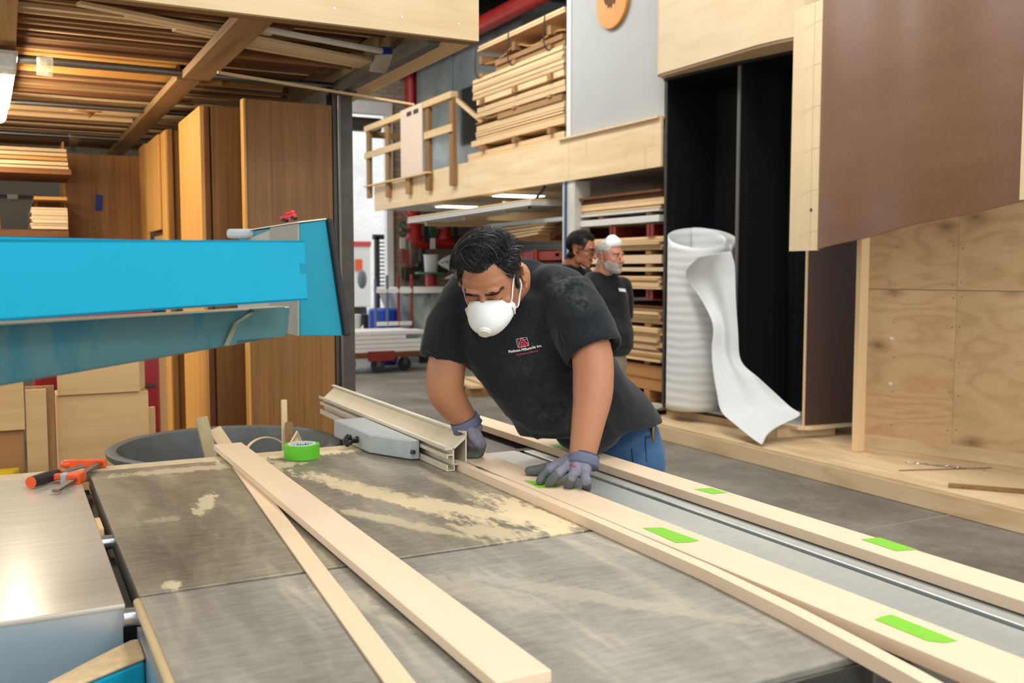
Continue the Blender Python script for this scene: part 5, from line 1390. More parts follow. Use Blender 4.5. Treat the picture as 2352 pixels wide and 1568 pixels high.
# brown curved sheet with pale strips
s0, s1 = P(1801, 576, x=5.25), P(1877, 573, x=5.25)
cs = thing('curved_panel', (s1.x, s1.y, 1.6), 'large hanging brown laminate panel edged with pale wood strips, upper right', 'panel')
zt = 4.1
bm = B(); n_ = 6
fr0 = []
for k in range(n_ + 1):
    t = k / n_; fr0.append(Vector((5.25 + .05 * (1 - t) ** 2 , s0.y + (s1.y - s0.y) * t, 0)))
bkp = [q + Vector((.02, 0, 0)) for q in fr0]
prism(bm, [Vector((q.x, q.y, s0.z - .002)) for q in fr0 + bkp[::-1]], (0, 0, 3.42 - s0.z)); 
BS = wood('birch_strip_Z', srgb(236, 216, 176), srgb(222, 196, 152), 'Z', 5, 9, .55, .8)
obj('edge_strip', bm, BS, cs, smooth='auto')
bm = B()
yy = s0.y - .23
for z in [s0.z + i * .30 + .14 for i in range(6)]:
    prism(bm, [(5.2535, s1.y + .24, z - .014), (5.2492, s1.y + .002, z), (5.2492, s1.y + .002, z + .0015), (5.2535, s1.y + .24, z - .0125)], (-.0006, 0, 0))
box(bm, (5.2485, s1.y + .075, s0.z + .02), (5.2495, s1.y + .077, zt - .6))
obj('pencil_lines', bm, plain('pencil', srgb(204, 182, 142), .8), cs)
bm = B(); lathe(bm, (5.2495, s1.y + .07, 1.93), [(0, 0), (.012, 0), (.012, -.0015), (0, -.0015)], 14, (1, 0, 0)); obj('knot_hole', bm, W['darkZ'], cs)
e0, e1 = s1, P(2346, 461, d=4.9)
m, nt, b = mat('brown_laminate')
f = noise(nt, coords(nt, (1, 1, 5)), 1.5, 3, .5); f2 = noise(nt, coords(nt), 40, 3, .6)
nt.links.new(ramp(nt, mth(nt, 'ADD', mth(nt, 'MULTIPLY', f, .5), mth(nt, 'MULTIPLY', f2, .5)), [(.35, srgb(116, 80, 56)), (.65, srgb(128, 91, 66))]), b.inputs['Base Color'])
b.inputs['Roughness'].default_value = .4; b.inputs['Specular IOR Level'].default_value = .55
bump(nt, b, f2, .05, .001)
BRN = m
K = 48
bm = B(); dv = (e1 - e0); dv.z = 0; nn = Vector((-dv.y, dv.x, 0)).normalized()
if nn.x > 0: nn = -nn
lo, hi, lob, hib = [], [], [], []
for k in range(K + 1):
    t = k / K
    wv = .02 * math.sin(t * math.pi * 4.0 + .6) + .05 * math.sin(math.pi * t)
    wv -= .02 * math.sin(.6) * (1 - t) + .02 * math.sin(math.pi * 4 + .6) * t
    p = Vector((e0.x, e0.y, 0)).lerp(Vector((e1.x, e1.y, 0)), t) + nn * wv
    zz = e0.z + (e1.z - e0.z) * t
    lo.append(bm.verts.new((p.x, p.y, zz))); hi.append(bm.verts.new((p.x, p.y, zt)))
    pb_ = p - nn * .02
    lob.append(bm.verts.new((pb_.x, pb_.y, zz))); hib.append(bm.verts.new((pb_.x, pb_.y, zt)))
for k in range(K):
    for a, b_ in ((lo, hi), (hib, lob), (lob, lo), (hi, hib)): bm.faces.new((a[k], a[k + 1], b_[k + 1], b_[k]))
bm.faces.new((lo[0], hi[0], hib[0], lob[0])); bm.faces.new((lo[K], lob[K], hib[K], hi[K]))
obj('brown_sheet', bm, BRN, cs, smooth='auto')
q = e1 + nn * .012
d_ = dv.normalized()
bm = B(); prism(bm, [Vector((q.x, q.y, e1.z + .004)) + d_ * .0 , Vector((q.x, q.y, e1.z + .004)) + d_ * .25 - nn * .05, Vector((q.x, q.y, e1.z + .004)) + d_ * .25 - nn * .08, Vector((q.x, q.y, e1.z + .004)) - nn * .03], (0, 0, zt - e1.z)); obj('edge_strip', bm, BS, cs)
# hidden carrier from panel to bulkhead
bm = B(); hexa(bm, [Vector((s1.x + .05, s1.y - .3, 3.3)), Vector((e1.x + .1, e1.y + .05, 3.3)), Vector((6.1, 4.1, 3.3)), Vector((5.6, 4.95, 3.3)), Vector((s1.x + .05, s1.y - .3, 3.36)), Vector((e1.x + .1, e1.y + .05, 3.36)), Vector((6.1, 4.1, 3.36)), Vector((5.6, 4.95, 3.36))]); obj('carrier_board', bm, W['mapleX'], cs)

# foam roll standing in the left bay
m, nt, b = mat('white_foam')
sx_ = coords(nt, (1, 1, 1))
wv = nt.nodes.new('ShaderNodeTexWave'); wv.bands_direction = 'Z'; wv.inputs['Scale'].default_value = 4; wv.inputs['Distortion'].default_value = 3.5; wv.inputs['Detail'].default_value = 2; wv.inputs['Detail Scale'].default_value = .6
nt.links.new(sx_, wv.inputs['Vector'])
nt.links.new(ramp(nt, wv.outputs['Fac'], [(0, srgb(222, 226, 224)), (1, srgb(236, 238, 234))]), b.inputs['Base Color'])
b.inputs['Roughness'].default_value = .6
try: b.inputs['Subsurface Weight'].default_value = .15; b.inputs['Subsurface Radius'].default_value = (.05, .05, .05)
except Exception: pass
bump(nt, b, wv.outputs['Fac'], .22, .01)
M['foam'] = m
fz0 = zb + .003
fc = Vector((5.53, 6.985, fz0))
ftop = P(1600, 545, y=6.93).z
rl = thing('foam_roll', fc, 'tall roll of white packing foam standing in the left bay of the black cabinet', 'foam roll')
bm = B(); 
spn = []
for k in range(150):
    an = k * .16; rad = .335 - .0035 * k * .16 * 4
    spn.append((fc.x + rad * math.cos(an + 5.0), fc.y + rad * .98 * math.sin(an + 5.0)))
nz = 26
prev = None
for k, (x, y) in enumerate(spn[:56]):
    col = []
    for j in range(nz + 1):
        z = fz0 + (ftop - fz0) * j / nz
        w = .0006 * math.sin(j * 2.4 + k * .05) * (1 if k < 42 else 0)
        rr_ = Vector((x - fc.x, y - fc.y, 0)).normalized()
        dzt = (.10 * (math.cos(k * .16 + 5.0) * .5 + math.sin(k * .16 + 5.0) * .86)) * max(0, (j / nz - .6) / .4)
        col.append(bm.verts.new((x + rr_.x * w, y + rr_.y * w, z + dzt)))
    if prev:
        for j in range(nz): bm.faces.new((prev[j], col[j], col[j + 1], prev[j + 1]))
    prev = col
o = obj('rolled_foam', bm, M['foam'], rl, smooth=True)
sd_ = o.modifiers.new('solid', 'SOLIDIFY'); sd_.thickness = .006
# loose tail of the foam: a draped sheet
def foil():
    m, nt, b = mat('thin_foam_sheet')
    f = noise(nt, coords(nt, (1, 1, .4)), 4, 4, .5)
    wv = nt.nodes.new('ShaderNodeTexWave'); wv.bands_direction = 'DIAGONAL'; wv.inputs['Scale'].default_value = 14; wv.inputs['Distortion'].default_value = 3; nt.links.new(coords(nt, (1, 1, .25)), wv.inputs['Vector'])
    b.inputs['Base Color'].default_value = srgb(226, 230, 228); b.inputs['Roughness'].default_value = .55
    b.inputs['Transmission Weight'].default_value = 0.0
    b.inputs['Alpha'].default_value = .9
    bump(nt, b, wv.outputs['Fac'], .08, .006)
    return m
FS = foil()
# rows from the roll down to the platform: (left px, right px, depth-left x plane, ...)
rows = [((1604, 590), (1677, 576), 5.20, 5.40), ((1574, 622), (1687, 604), 5.21, 5.43), ((1582, 650), (1690, 640), 5.24, 5.44), ((1610, 690), (1692, 690), 5.26, 5.42), ((1636, 745), (1697, 760), 5.24, 5.42), ((1634, 800), (1703, 828), 5.22, 5.42), ((1638, 850), (1742, 866), 5.2, 5.44), ((1648, 905), (1778, 900), 5.17, 5.48), ((1658, 945), (1815, 935), 5.14, 5.52), ((1690, 975), (1838, 953), 5.12, 5.52), ((1730, 1008), (1800, 972), 5.08, 5.36), ((1750, 1022), (1770, 985), 5.07, 5.3)]
bm = B(); grid = []
rowpts = []
for (l, r_, xl, xr) in rows:
    a, c = P(*l, x=xl), P(*r_, x=xr); rowpts.append((a, c))
lsp = spline([a for a, c in rowpts], 4); rsp = spline([c for a, c in rowpts], 4)
for i, (a, c) in enumerate(zip(lsp, rsp)):
    row = []
    for j in range(19):
        t = j / 18; p = a.lerp(c, t)
        fold = .016 * math.sin(t * 9.5 + i * .06) * math.sin(math.pi * min(1, t * 1.05)) + .02 * math.sin(t * 4 - i * .15)
        p = p + Vector((-.8, -.5, 0)) * fold
        p.z = max(p.z, PZ + .004 if p.x < 5.3 else p.z)
        row.append(bm.verts.new(p))
    grid.append(row)
for a, c in zip(grid, grid[1:]):
    for j in range(18): bm.faces.new((a[j], a[j + 1], c[j + 1], c[j]))
o = obj('loose_tail', bm, FS, rl, smooth=True); sd_ = o.modifiers.new('solid', 'SOLIDIFY'); sd_.thickness = .003; s_ = o.modifiers.new('sub', 'SUBSURF'); s_.render_levels = 1; s_.levels = 1

bm = B(); q = P(1520, 925, z=.2); lathe(bm, (5.30, 7.42, zb - .03), [(0, 0), (.14, 0), (.14, .012), (0, .012)], 28); tag(obj('disc_offcut', bm, M['greybox']), 'thin grey disc edge sticking out at the base left of the foam roll', 'disc')
# things on the platform
bm = B(); rr = random.Random(2)
pc = P(2170, 1072, z=PZ)
for k in range(120):
    g = rr.gauss(0, 1); p = pc + Vector((g * .05 + .02, -g * .08 + rr.gauss(0, .025), .004))
    a = rr.uniform(0, 6.28); dvv = Vector((math.cos(a) * .02, math.sin(a) * .02, 0)); sweep(bm, [p, p + dvv], .004, 5)
tag(obj('loose_screws', bm, M['zinc']), 'scatter of shiny loose screws on the platform', 'screws', kind='stuff')
a, c = P(2178, 1114, z=PZ + .01), P(2400, 1132, z=PZ + .01)
bm = B(); bar(bm, a, c + (c - a) * .5, .07, .018); tag(obj('wood_lath', bm, W['pineY' if False else 'oldX'], bevel=.002), 'brown lath with two holes lying on the platform at the right edge', 'lath')
a, c = P(2065, 1080, z=PZ + .004), P(2278, 1074, z=PZ + .004)
bm = B(); bar(bm, a, c, .012, .006); tag(obj('thin_stick', bm, W['oldX']), 'thin stick lying beside the loose screws', 'stick')
# ================================================================== PEOPLE
from mathutils.bvhtree import BVHTree
def skin_mat(name, c, red):
    m, nt, b = mat(name)
    f = noise(nt, coords(nt), 14, 5, .6); f2 = noise(nt, coords(nt), 160, 3, .6)
    nt.links.new(mixc(nt, mth(nt, 'MULTIPLY', f, .55), c, red), b.inputs['Base Color'])
    b.inputs['Roughness'].default_value = .47; b.inputs['Specular IOR Level'].default_value = .4
    try: b.inputs['Subsurface Weight'].default_value = .12; b.inputs['Subsurface Radius'].default_value = (.012, .005, .003); b.inputs['Subsurface Scale'].default_value = 1
    except Exception: pass
    bump(nt, b, f2, .08, .001)
    return m
def cloth(name, c, dust=None, spots=(), fine=900, rough=.85, amt=.5):
    m, nt, b = mat(name)
    v = coords(nt)
    f = noise(nt, v, fine, 2, .5); f2 = noise(nt, v, 5, 5, .65, .4)
    col = ramp(nt, f, [(.3, tuple(x * .8 for x in c[:3])), (.7, tuple(x * 1.2 for x in c[:3]))])
    if dust:
        geo = nt.nodes.new('ShaderNodeNewGeometry')
        fac = mth(nt, 'MULTIPLY', ramp(nt, f2, [(.46, (0,) * 3), (.8, (1,) * 3)]), amt)
        fn = noise(nt, v, 38, 5, .8)
        for (p, r, g) in spots:
            d = nt.nodes.new('ShaderNodeVectorMath'); d.operation = 'DISTANCE'; nt.links.new(geo.outputs['Position'], d.inputs[0]); d.inputs[1].default_value = p
            s = mth(nt, 'SUBTRACT', 1.0, mth(nt, 'DIVIDE', d.outputs['Value'], r), True)
            fac = mth(nt, 'ADD', fac, mth(nt, 'MULTIPLY', mth(nt, 'MULTIPLY', s, ramp(nt, fn, [(.44, (0,) * 3), (.7, (1,) * 3)])), g))
        vo = N(nt, 'ShaderNodeTexVoronoi', Scale=70.0); nt.links.new(v, vo.inputs['Vector'])
        speck = mth(nt, 'MULTIPLY', ramp(nt, vo.outputs['Distance'], [(.05, (1,) * 3), (.11, (0,) * 3)]), mth(nt, 'MULTIPLY', ramp(nt, f2, [(.45, (0,) * 3), (.62, (1,) * 3)]), .5))
        col = mixc(nt, mth(nt, 'ADD', fac, speck, True), col, dust)
    nt.links.new(col, b.inputs['Base Color']); b.inputs['Roughness'].default_value = rough; b.inputs['Specular IOR Level'].default_value = .2
    try: b.inputs['Sheen Weight'].default_value = .12
    except Exception: pass
    bump(nt, b, mth(nt, 'ADD', f, mth(nt, 'MULTIPLY', f2, 2.0)), .15, .003)
    return m
def hair_mat(name, c, grey, share):
    m, nt, b = mat(name)
    at = N(nt, 'ShaderNodeAttribute'); at.attribute_name = 'tone'
    col = ramp(nt, at.outputs['Fac'], [(0, c), (1 - share, tuple(x * 1.5 for x in c[:3])), (1 - share + .02, tuple((x + y) / 2 for x, y in zip(c[:3], grey[:3]))), (1, grey)])
    nt.links.new(col, b.inputs['Base Color']); b.inputs['Roughness'].default_value = .38; b.inputs['Specular IOR Level'].default_value = .5
    return m

def organic(bm, voxel, smooth=5, fac=.5):
    bmesh.ops.recalc_face_normals(bm, faces=bm.faces[:])
    me = bpy.data.meshes.new('tmp'); bm.to_mesh(me); bm.free()
    o = bpy.data.objects.new('tmp', me); link(o)
    r = o.modifiers.new('r', 'REMESH'); r.mode = 'VOXEL'; r.voxel_size = voxel; r.adaptivity = 0
    s = o.modifiers.new('s', 'SMOOTH'); s.iterations = smooth; s.factor = fac
    dg = bpy.context.evaluated_depsgraph_get()
    m2 = bpy.data.meshes.new_from_object(o.evaluated_get(dg))
    out = B(); out.from_mesh(m2)
    bpy.data.objects.remove(o); bpy.data.meshes.remove(me); bpy.data.meshes.remove(m2)
    return out
def join(bm, other, mtx=None):
    me = bpy.data.meshes.new('tmp'); other.to_mesh(me); other.free()
    if mtx is not None: me.transform(mtx)
    bm.from_mesh(me); bpy.data.meshes.remove(me)

FH = Vector((math.sin(TH), math.cos(TH), 0))
BASE = Matrix((RT, FH, Vector((0, 0, 1)))).transposed()
def head_matrix(c, yaw, pitch, roll=0, s=1.0):
    m3 = BASE @ Matrix.Rotation(R(yaw), 3, 'Z') @ Matrix.Rotation(R(roll), 3, 'Y') @ Matrix.Rotation(R(pitch), 3, 'X')
    return Matrix.Translation(c) @ (m3 * s).to_4x4() if False else Matrix.Translation(c) @ m3.to_4x4() @ Matrix.Scale(s, 4)

def head_geo(wide=1.0, closed=False, nose=1.0):
    bm = B()
    ell(bm, (0, .014, .036), (.075 * wide, .094, .083), seg=32, rings=20)
    rows = [(.07, .052, -.064, .05), (.045, .064, -.0815, .05), (.02, .067, -.084, .05), (-.02, .066, -.082, .04), (-.05, .061, -.080, .03), (-.078, .052, -.079, .01), (-.1, .041, -.077, -.012), (-.114, .026, -.072, -.03)]
    sweep(bm, [(0, (f + r) / 2, z) for z, w_, f, r in rows], [(w_ * wide, (r - f) / 2) for z, w_, f, r in rows], 32, axes=[((1, 0, 0), (0, 1, 0))] * len(rows), power=2.3)
    for s in (-1, 1):
        ell(bm, (s * .049 * wide, -.005, -.062), (.0135, .034, .034)); ell(bm, (s * .042 * wide, -.054, -.026), (.020, .0185, .020)); ell(bm, (s * .031, -.0755, .0095), (.0155, .0085, .0055))
        ell(bm, (s * .027, -.080, .021), (.024, .0115, .0085)); ell(bm, (s * .0125, -.093, -.039), (.0085 * nose, .011, .0085))
        if closed: ell(bm, (s * .031, -.074, -.003), (.0145, .0105, .0095))
        e = Matrix.Rotation(R(-12), 3, 'X') @ Matrix.Rotation(R(s * 22), 3, 'Z')
        ec = Vector((s * .079 * wide, .016, -.008))
        ec = ec + Vector((s * .004, 0, 0)); ell(bm, ec, (.0055, .017, .027), e); 
        hx = [ec + e @ Vector((s * .006, .017 * math.cos(a), .031 * math.sin(a) - .001)) for a in [R(-60 + k * 26) for k in range(9)]] 
        hx = [ec + e @ Vector((s * .006, -.002 + .020 * math.sin(R(k)), .0305 * math.cos(R(k)))) for k in range(-60, 200, 26)]
        sweep(bm, hx, [.0042] * len(hx), 8, roundcap=True); ell(bm, ec + e @ Vector((s * .004, -.003, -.029)), (.005, .008, .009)); ell(bm, ec + e @ Vector((s * .004, -.013, -.006)), (.005, .006, .01))
    sweep(bm, [(0, -.083, .014), (0, -.0955, -.012), (0, -.107, -.034)], [.0085, .0105, .0145 * nose], 14, roundcap=True)
    ell(bm, (0, -.0825, -.066), (.024, .009, .006)); ell(bm, (0, -.082, -.0765), (.021, .010, .007)); ell(bm, (0, -.073, -.102), (.023, .017, .016))
    return bm

def sculpt_head(bm, mtx, closed=False):
    inv = mtx.inverted()
    for v in bm.verts:
        p = inv @ v.co
        if p.y > -.03 or abs(p.x) > .08 or p.z > .06 or p.z < -.12: continue
        d = 0.0
        for s in (-1, 1):
            d += (.004 if closed else .009) * math.exp(-(((p.x - s * .031) / .017) ** 2 + ((p.z - (.008 if closed else .001)) / .0095) ** 2))
            d -= .0025 * math.exp(-(((p.x - s * .031) / .02) ** 2 + ((p.z - .022) / .007) ** 2))
        d += .005 * math.exp(-((p.x / .024) ** 2 + ((p.z + .0715) / .0028) ** 2))
        if d: v.co = v.co + (mtx.to_3x3() @ Vector((0, d, 0)))

def bvh_of(o):
    me = o.data
    return BVHTree.FromPolygons([o.matrix_world @ v.co if False else v.co + o.location for v in me.vertices], [p.vertices[:] for p in me.polygons])

def hair(name, parent, body, mtx, m, region, comb, n, length, lift, thick=.0009, seed=1, cap=.004, jitter=.25, steps=5, curl=0.0, edge=1.0):
    """hair: a thin cap over the scalp plus many tapered strands that follow the skull"""
    inv = mtx.inverted(); m3 = mtx.to_3x3(); s = mtx.to_scale().x
    bv = bvh_of(body); off = body.location
    rr = random.Random(seed)
    me = body.data
    bm = B(); tone = bm.verts.layers.float.new('tone')
    vm = {}
    pool = []
    for p in me.polygons:
        c = inv @ (p.center + off)
        if c.length > .2: continue
        k = region(c)
        if k > 0:
            vs = []
            for vi in p.vertices:
                if vi not in vm:
                    v = me.vertices[vi]; lc = inv @ (v.co + off)
                    nv = bm.verts.new(v.co + off + v.normal * (cap * min(1, region(lc) * 3 + .05) * s)); nv[tone] = .2; vm[vi] = nv
                vs.append(vm[vi])
            if cap > .001 or k > .6:
                try: bm.faces.new(vs)
                except Exception: pass
            pool.append((p.center + off, p.normal.copy(), p.area * (.25 + .75 * min(1, k * 1.6)) * (edge if k < .5 and c.y < 0 else 1)))
    tot = sum(a for *_, a in pool); cum = []; t = 0
    for *_, a in pool: t += a; cum.append(t)
    import bisect
    for i in range(n):
        j = bisect.bisect(cum, rr.random() * tot); j = min(j, len(pool) - 1)
        root, nor, _ = pool[j]
        root = root + Vector((rr.uniform(-1, 1), rr.uniform(-1, 1), rr.uniform(-1, 1))) * .004
        lc = inv @ root
        L = length(lc) * rr.uniform(.7, 1.2) * s; lf = lift(lc) * rr.uniform(.45, 1.15) * s
        d = comb(lc); d = (d + Vector((rr.uniform(-1, 1), rr.uniform(-1, 1), rr.uniform(-1, 1))) * jitter).normalized()
        tv = rr.random(); 
        p = root.copy(); pts = []; ph = rr.uniform(0, 6)
        for st in range(steps + 1):
            tt = st / steps
            loc, nn, _, _ = bv.find_nearest(p)
            if loc is None: break
            h = cap * s * .5 + lf * math.sin(min(1, tt * 1.3) * math.pi * .55)
            q = loc + nn * h
            if abs((inv @ loc).x) > .0795 and st > 0: break
            pts.append(q)
            dw = m3 @ d; dw = (dw - nn * dw.dot(nn)).normalized()
            if curl:
                sd = nn.cross(dw); dw = (dw + sd * curl * math.sin(tt * 7 + ph)).normalized()
            p = loc + dw * (L / steps)
            d = (comb(inv @ p) * .6 + d * .4).normalized()
        if len(pts) < 3: continue
        prev = None
        for k, q in enumerate(pts):
            tt = k / (len(pts) - 1)
            t_ = (pts[min(k + 1, len(pts) - 1)] - pts[max(k - 1, 0)])
            if t_.length < 1e-7: t_ = Vector((0, 0, 1))
            u, v = frame_of(t_)
            r = thick * s * (1 - .75 * tt)
            ring = [bm.verts.new(q + u * r), bm.verts.new(q - u * r * .5 + v * r * .87), bm.verts.new(q - u * r * .5 - v * r * .87)]
            for x in ring: x[tone] = tv
            if prev:
                for a in range(3): bm.faces.new((prev[a], prev[(a + 1) % 3], ring[(a + 1) % 3], ring[a]))
            prev = ring
    return obj(name, bm, m, parent, smooth=True)

def cup_mask(bm, mtx, valve_bm=None, flat=1.0):
    cn = Vector((0, -.144, -.055)); nu, nv = 40, 16
    rows = []
    for j in range(nv + 1):
        v = j / nv; row = []
        for i in range(nu):
            a = 2 * math.pi * i / nu; ca, sa = math.cos(a), math.sin(a)
            wx = .068 * (1 - .2 * max(0, sa) ** 2) * (1 - .34 * max(0, -sa) ** 1.6)
            ex = wx * math.copysign(abs(ca) ** .85, ca); ez = -.062 + (.064 if sa > 0 else .050) * math.copysign(abs(sa) ** .9, sa)
            ey = -.098 + .052 * (abs(ex) / .066) ** 2 + (.018 * max(0, -sa) ** 2) + .004 * max(0, sa)
            x = ex * v; z = cn.z + (ez - cn.z) * v
            fy = cn.y + .010 * max(0, (z + .055) / .06)
            y = ey + (fy - ey) * max(0, 1 - v ** 2.6) ** .62 * flat
            row.append(bm.verts.new(mtx @ Vector((x, y, z))))
        rows.append(row)
    for a, b_ in zip(rows, rows[1:]):
        for i in range(nu):
            if a is rows[0]: 
                continue
            bm.faces.new((a[i], a[(i + 1) % nu], b_[(i + 1) % nu], b_[i]))
    bm.faces.new(rows[1]); 
    bmesh.ops.delete(bm, geom=rows[0], context='VERTS')
MASKM = plain('mask_fabric', srgb(232, 234, 230), .7, var=.02, bmp=.1, nscale=300)

def hand(bm, palm, digits):
    """palm: list of (point, radius) chain pairs; digits: list of ([pts], [radii])"""
    for pts, rad in palm: sweep(bm, pts, rad, 14, roundcap=True)
    for pts, rad in digits: sweep(bm, spline(pts, 4), [1.12 * (rad[0] + (rad[-1] - rad[0]) * k / (4 * (len(pts) - 1))) for k in range(4 * (len(pts) - 1) + 1)], 12, roundcap=True)

def Q(px, py, d): return P(px, py, d=d)

# ------------------------------------------------------------------ the worker at the saw
SK1 = skin_mat('tan_skin', srgb(180, 126, 92), srgb(150, 92, 66))
HM = head_matrix(Q(1127, 643, 2.74), -17, 37, -3, 1.03)
bm = B()
join(bm, head_geo(1.04, closed=True, nose=1.15), HM)
nb = Q(1182, 650, 2.93)
sweep(bm, [HM @ Vector((0, .03, -.03)), HM @ Vector((0, .045, -.075)), nb, nb + Vector((.05, .03, -.06))], [.056, .06, .068, .08], 20, roundcap=True)
sh_r, sh_l = Q(1085, 705, 3.03), Q(1305, 705, 2.90)
tor = [nb + Vector((.03, .02, -.05)), Q(1200, 720, 3.02), Q(1240, 800, 3.06), Q(1300, 900, 3.14), Q(1370, 960, 3.26)]
sweep(bm, tor, [(.07, .06), (.10, .07), (.11, .08), (.10, .07), (.07, .05)], 24, hint=RT, roundcap=True)
el_r, wr_r = Q(1022, 885, 3.0), Q(1068, 962, 3.04)
sweep(bm, spline([sh_r, Q(1038, 790, 3.0), el_r, Q(1042, 930, 3.02), wr_r, Q(1071, 974, 3.045)], 5), [.07 - .002 * 0 + (0) for k in range(0)] or [(lambda t: .052 + .006 * t if t < 1 else (.058 + .001 * t) if t < 2 else (.059 - .008 * (t - 2) if t < 3 else (.051 - .013 * (t - 3) if t < 4 else .038)))(k / 5) for k in range(26)], 40, roundcap=True)
el_l, wr_l = Q(1362, 895, 2.76), Q(1338, 1045, 2.705)
sweep(bm, spline([sh_l, Q(1356, 800, 2.80), el_l, Q(1352, 965, 2.73), wr_l, Q(1333, 1066, 2.70)], 5), [(lambda t: .050 + .010 * t if t < 1 else (.060 - .002 * (t - 1) if t < 2 else (.058 - .010 * (t - 2) if t < 3 else (.048 - .011 * (t - 3) if t < 4 else .037))))(k / 5) for k in range(26)], 40, roundcap=True)
bm = organic(bm, .0034, 8)
sculpt_head(bm, HM, True)
person = tag(obj('person', bm, SK1, smooth=True), 'dark haired worker in a dust mask and black T-shirt leaning over the table saw', 'person')
PB = person

def region_top(front, side, back, hair_front=None):
    """signed mask of the scalp in head space"""
    def f(c):
        # hairline height as a function of direction
        a = math.atan2(abs(c.x), -c.y)            # 0 = front, pi = back
        if a < .75: line = front
        elif a < 1.25: line = front + (side - front) * (a - .75) / .5
        elif a < 1.75: line = side - .01
        else: line = side - .01 + (back - side + .01) * min(1, (a - 1.75) / .5)
        if abs(c.x) > .062 and -.03 < c.y < .055 and c.z < .038: return 0     # around the ears
        return max(0, min(1, (c.z - line) / .04))
    return f
_rt = region_top(.076, -.010, -.07)
reg = lambda c: _rt(Vector((c.x, c.y, c.z - (.4 * max(0, c.x - .012) if c.y < -.03 else 0))))
def comb_w(c):
    top = max(0, min(1, (c.z - .06) / .04))
    side = Vector((0, .45, -1)) if abs(c.x) > .045 else (Vector((c.x * 3, .3, -.8)) if c.y > 0 else Vector((-.8, .7, .5)))
    sw = Vector((-.85, -.42 + 5 * (c.x), .1)) if c.y < .055 else Vector((-.4, .5, -.3))
    if c.y < -.02: sw = Vector((-.9, .75 - c.x * 4, .4))
    return (side * (1 - top) + sw * top).normalized()
HW = hair_mat('black_hair', srgb(16, 16, 18), srgb(150, 150, 150), .05)
hair('hair', PB, PB, HM, HW, reg, comb_w, 6800, lambda c: .013 if c.z < .045 else (.032 if c.z < .08 else .05), lambda c: .0015 if c.z < .045 else (.008 if c.z < .075 else .024), .001, 3, .004, .2, 6, .4, 3.0)
bv = bvh_of(PB)
def on_face(lx, lz, mtx, out=.002, bvx=None):
    o_ = mtx @ Vector((lx, -.3, lz)); d = mtx.to_3x3() @ Vector((0, 1, 0))
    loc, nn, _, _ = (bvx or bv).ray_cast(o_, d.normalized())
    return (loc + nn * out) if loc is not None else mtx @ Vector((lx, -.09, lz))
def brow_region(s, lift=0.0):
    def f(c):
        if c.y > -.05: return 0
        x = c.x * s
        if x < .010 or x > .054: return 0
        line = .0145 + .0075 * math.sin(min(1, (x - .010) / .034) * math.pi * .62) + lift
        hw = .0038 * (1 - max(0, x - .034) / .028)
        return max(0, 1 - abs(c.z - line) / hw) if hw > 0 else 0
    return f
def brow_comb(s): return lambda c: Vector((s, .15, .35 - (abs(c.x) - .02) * 20)).normalized()
BROWH = hair_mat('brow_hair_dark', srgb(20, 15, 13), srgb(70, 60, 56), .05)
BROW = plain('brow_hair', srgb(24, 19, 17), .7, var=.3, nscale=400)
for s in (-1, 1):
    hair('eyebrow', PB, PB, HM, BROWH, brow_region(s), brow_comb(s), 230, lambda c: .009, lambda c: .0012, .00045, 40 + s, .0006, .18, 3)
    bm = B(); pts = [on_face(s * a, b_, HM, .0004) for a, b_ in ((.018, -.010), (.026, -.0125), (.035, -.0125), (.045, -.0085))]
    sweep(bm, spline(pts, 4), .0013, 6, roundcap=True); obj('eyelashes', bm, BROW, PB, smooth=True)
# dust mask
bm = B(); cup_mask(bm, HM)
mk = obj('dust_mask', bm, MASKM, PB, smooth=True); mk['label'] = 'white cup dust mask with a round valve'
sd_ = mk.modifiers.new('solid', 'SOLIDIFY'); sd_.thickness = .002
bm = B(); vc = HM @ Vector((0, -.1405, -.063)); vd = HM.to_3x3() @ Vector((0, -.95, -.3))
lathe(bm, vc, [(0, 0), (.0205, 0), (.0195, .006), (.0165, .0085), (.0165, .011), (0, .012)], 32, vd); obj('valve', bm, M['white'], mk, smooth='auto')
for s in (-1, 1):
    bm = B(); q = HM @ Vector((s * .061, -.064, -.046)); q2_ = HM @ Vector((s * .067, -.052, -.068))
    rbox(bm, (q + q2_) / 2, (.004, .022, .026), HM.to_3x3().normalized() @ Matrix.Rotation(R(s * 32), 3, 'Z')); obj('strap_tab', bm, M['white'], mk, bevel=.002)
def strap(lpts, name='strap'):
    bm = B(); pts = []
    for p in lpts:
        w_ = HM @ Vector(p); loc, nn, _, _ = bv.find_nearest(w_); pts.append(loc + nn * .0035)
    sp_ = spline(pts, 5); sweep(bm, sp_, [(.0028, .0012)] * len(sp_), 8); obj(name, bm, M['white'], mk, smooth=True)
for s in (-1, 1):
    strap([(s * .062, -.06, -.044), (s * .066, -.05, -.025), (s * .07, -.035, .0), (s * .074, -.016, .022), (s * .076, .005, .04), (s * .07, .04, .052), (s * .04, .1, .06), (0, .11, .06)])
    strap([(s * .066, -.05, -.066), (s * .066, -.02, -.08), (s * .062, .02, -.075), (s * .05, .07, -.06), (0, .1, -.05)])

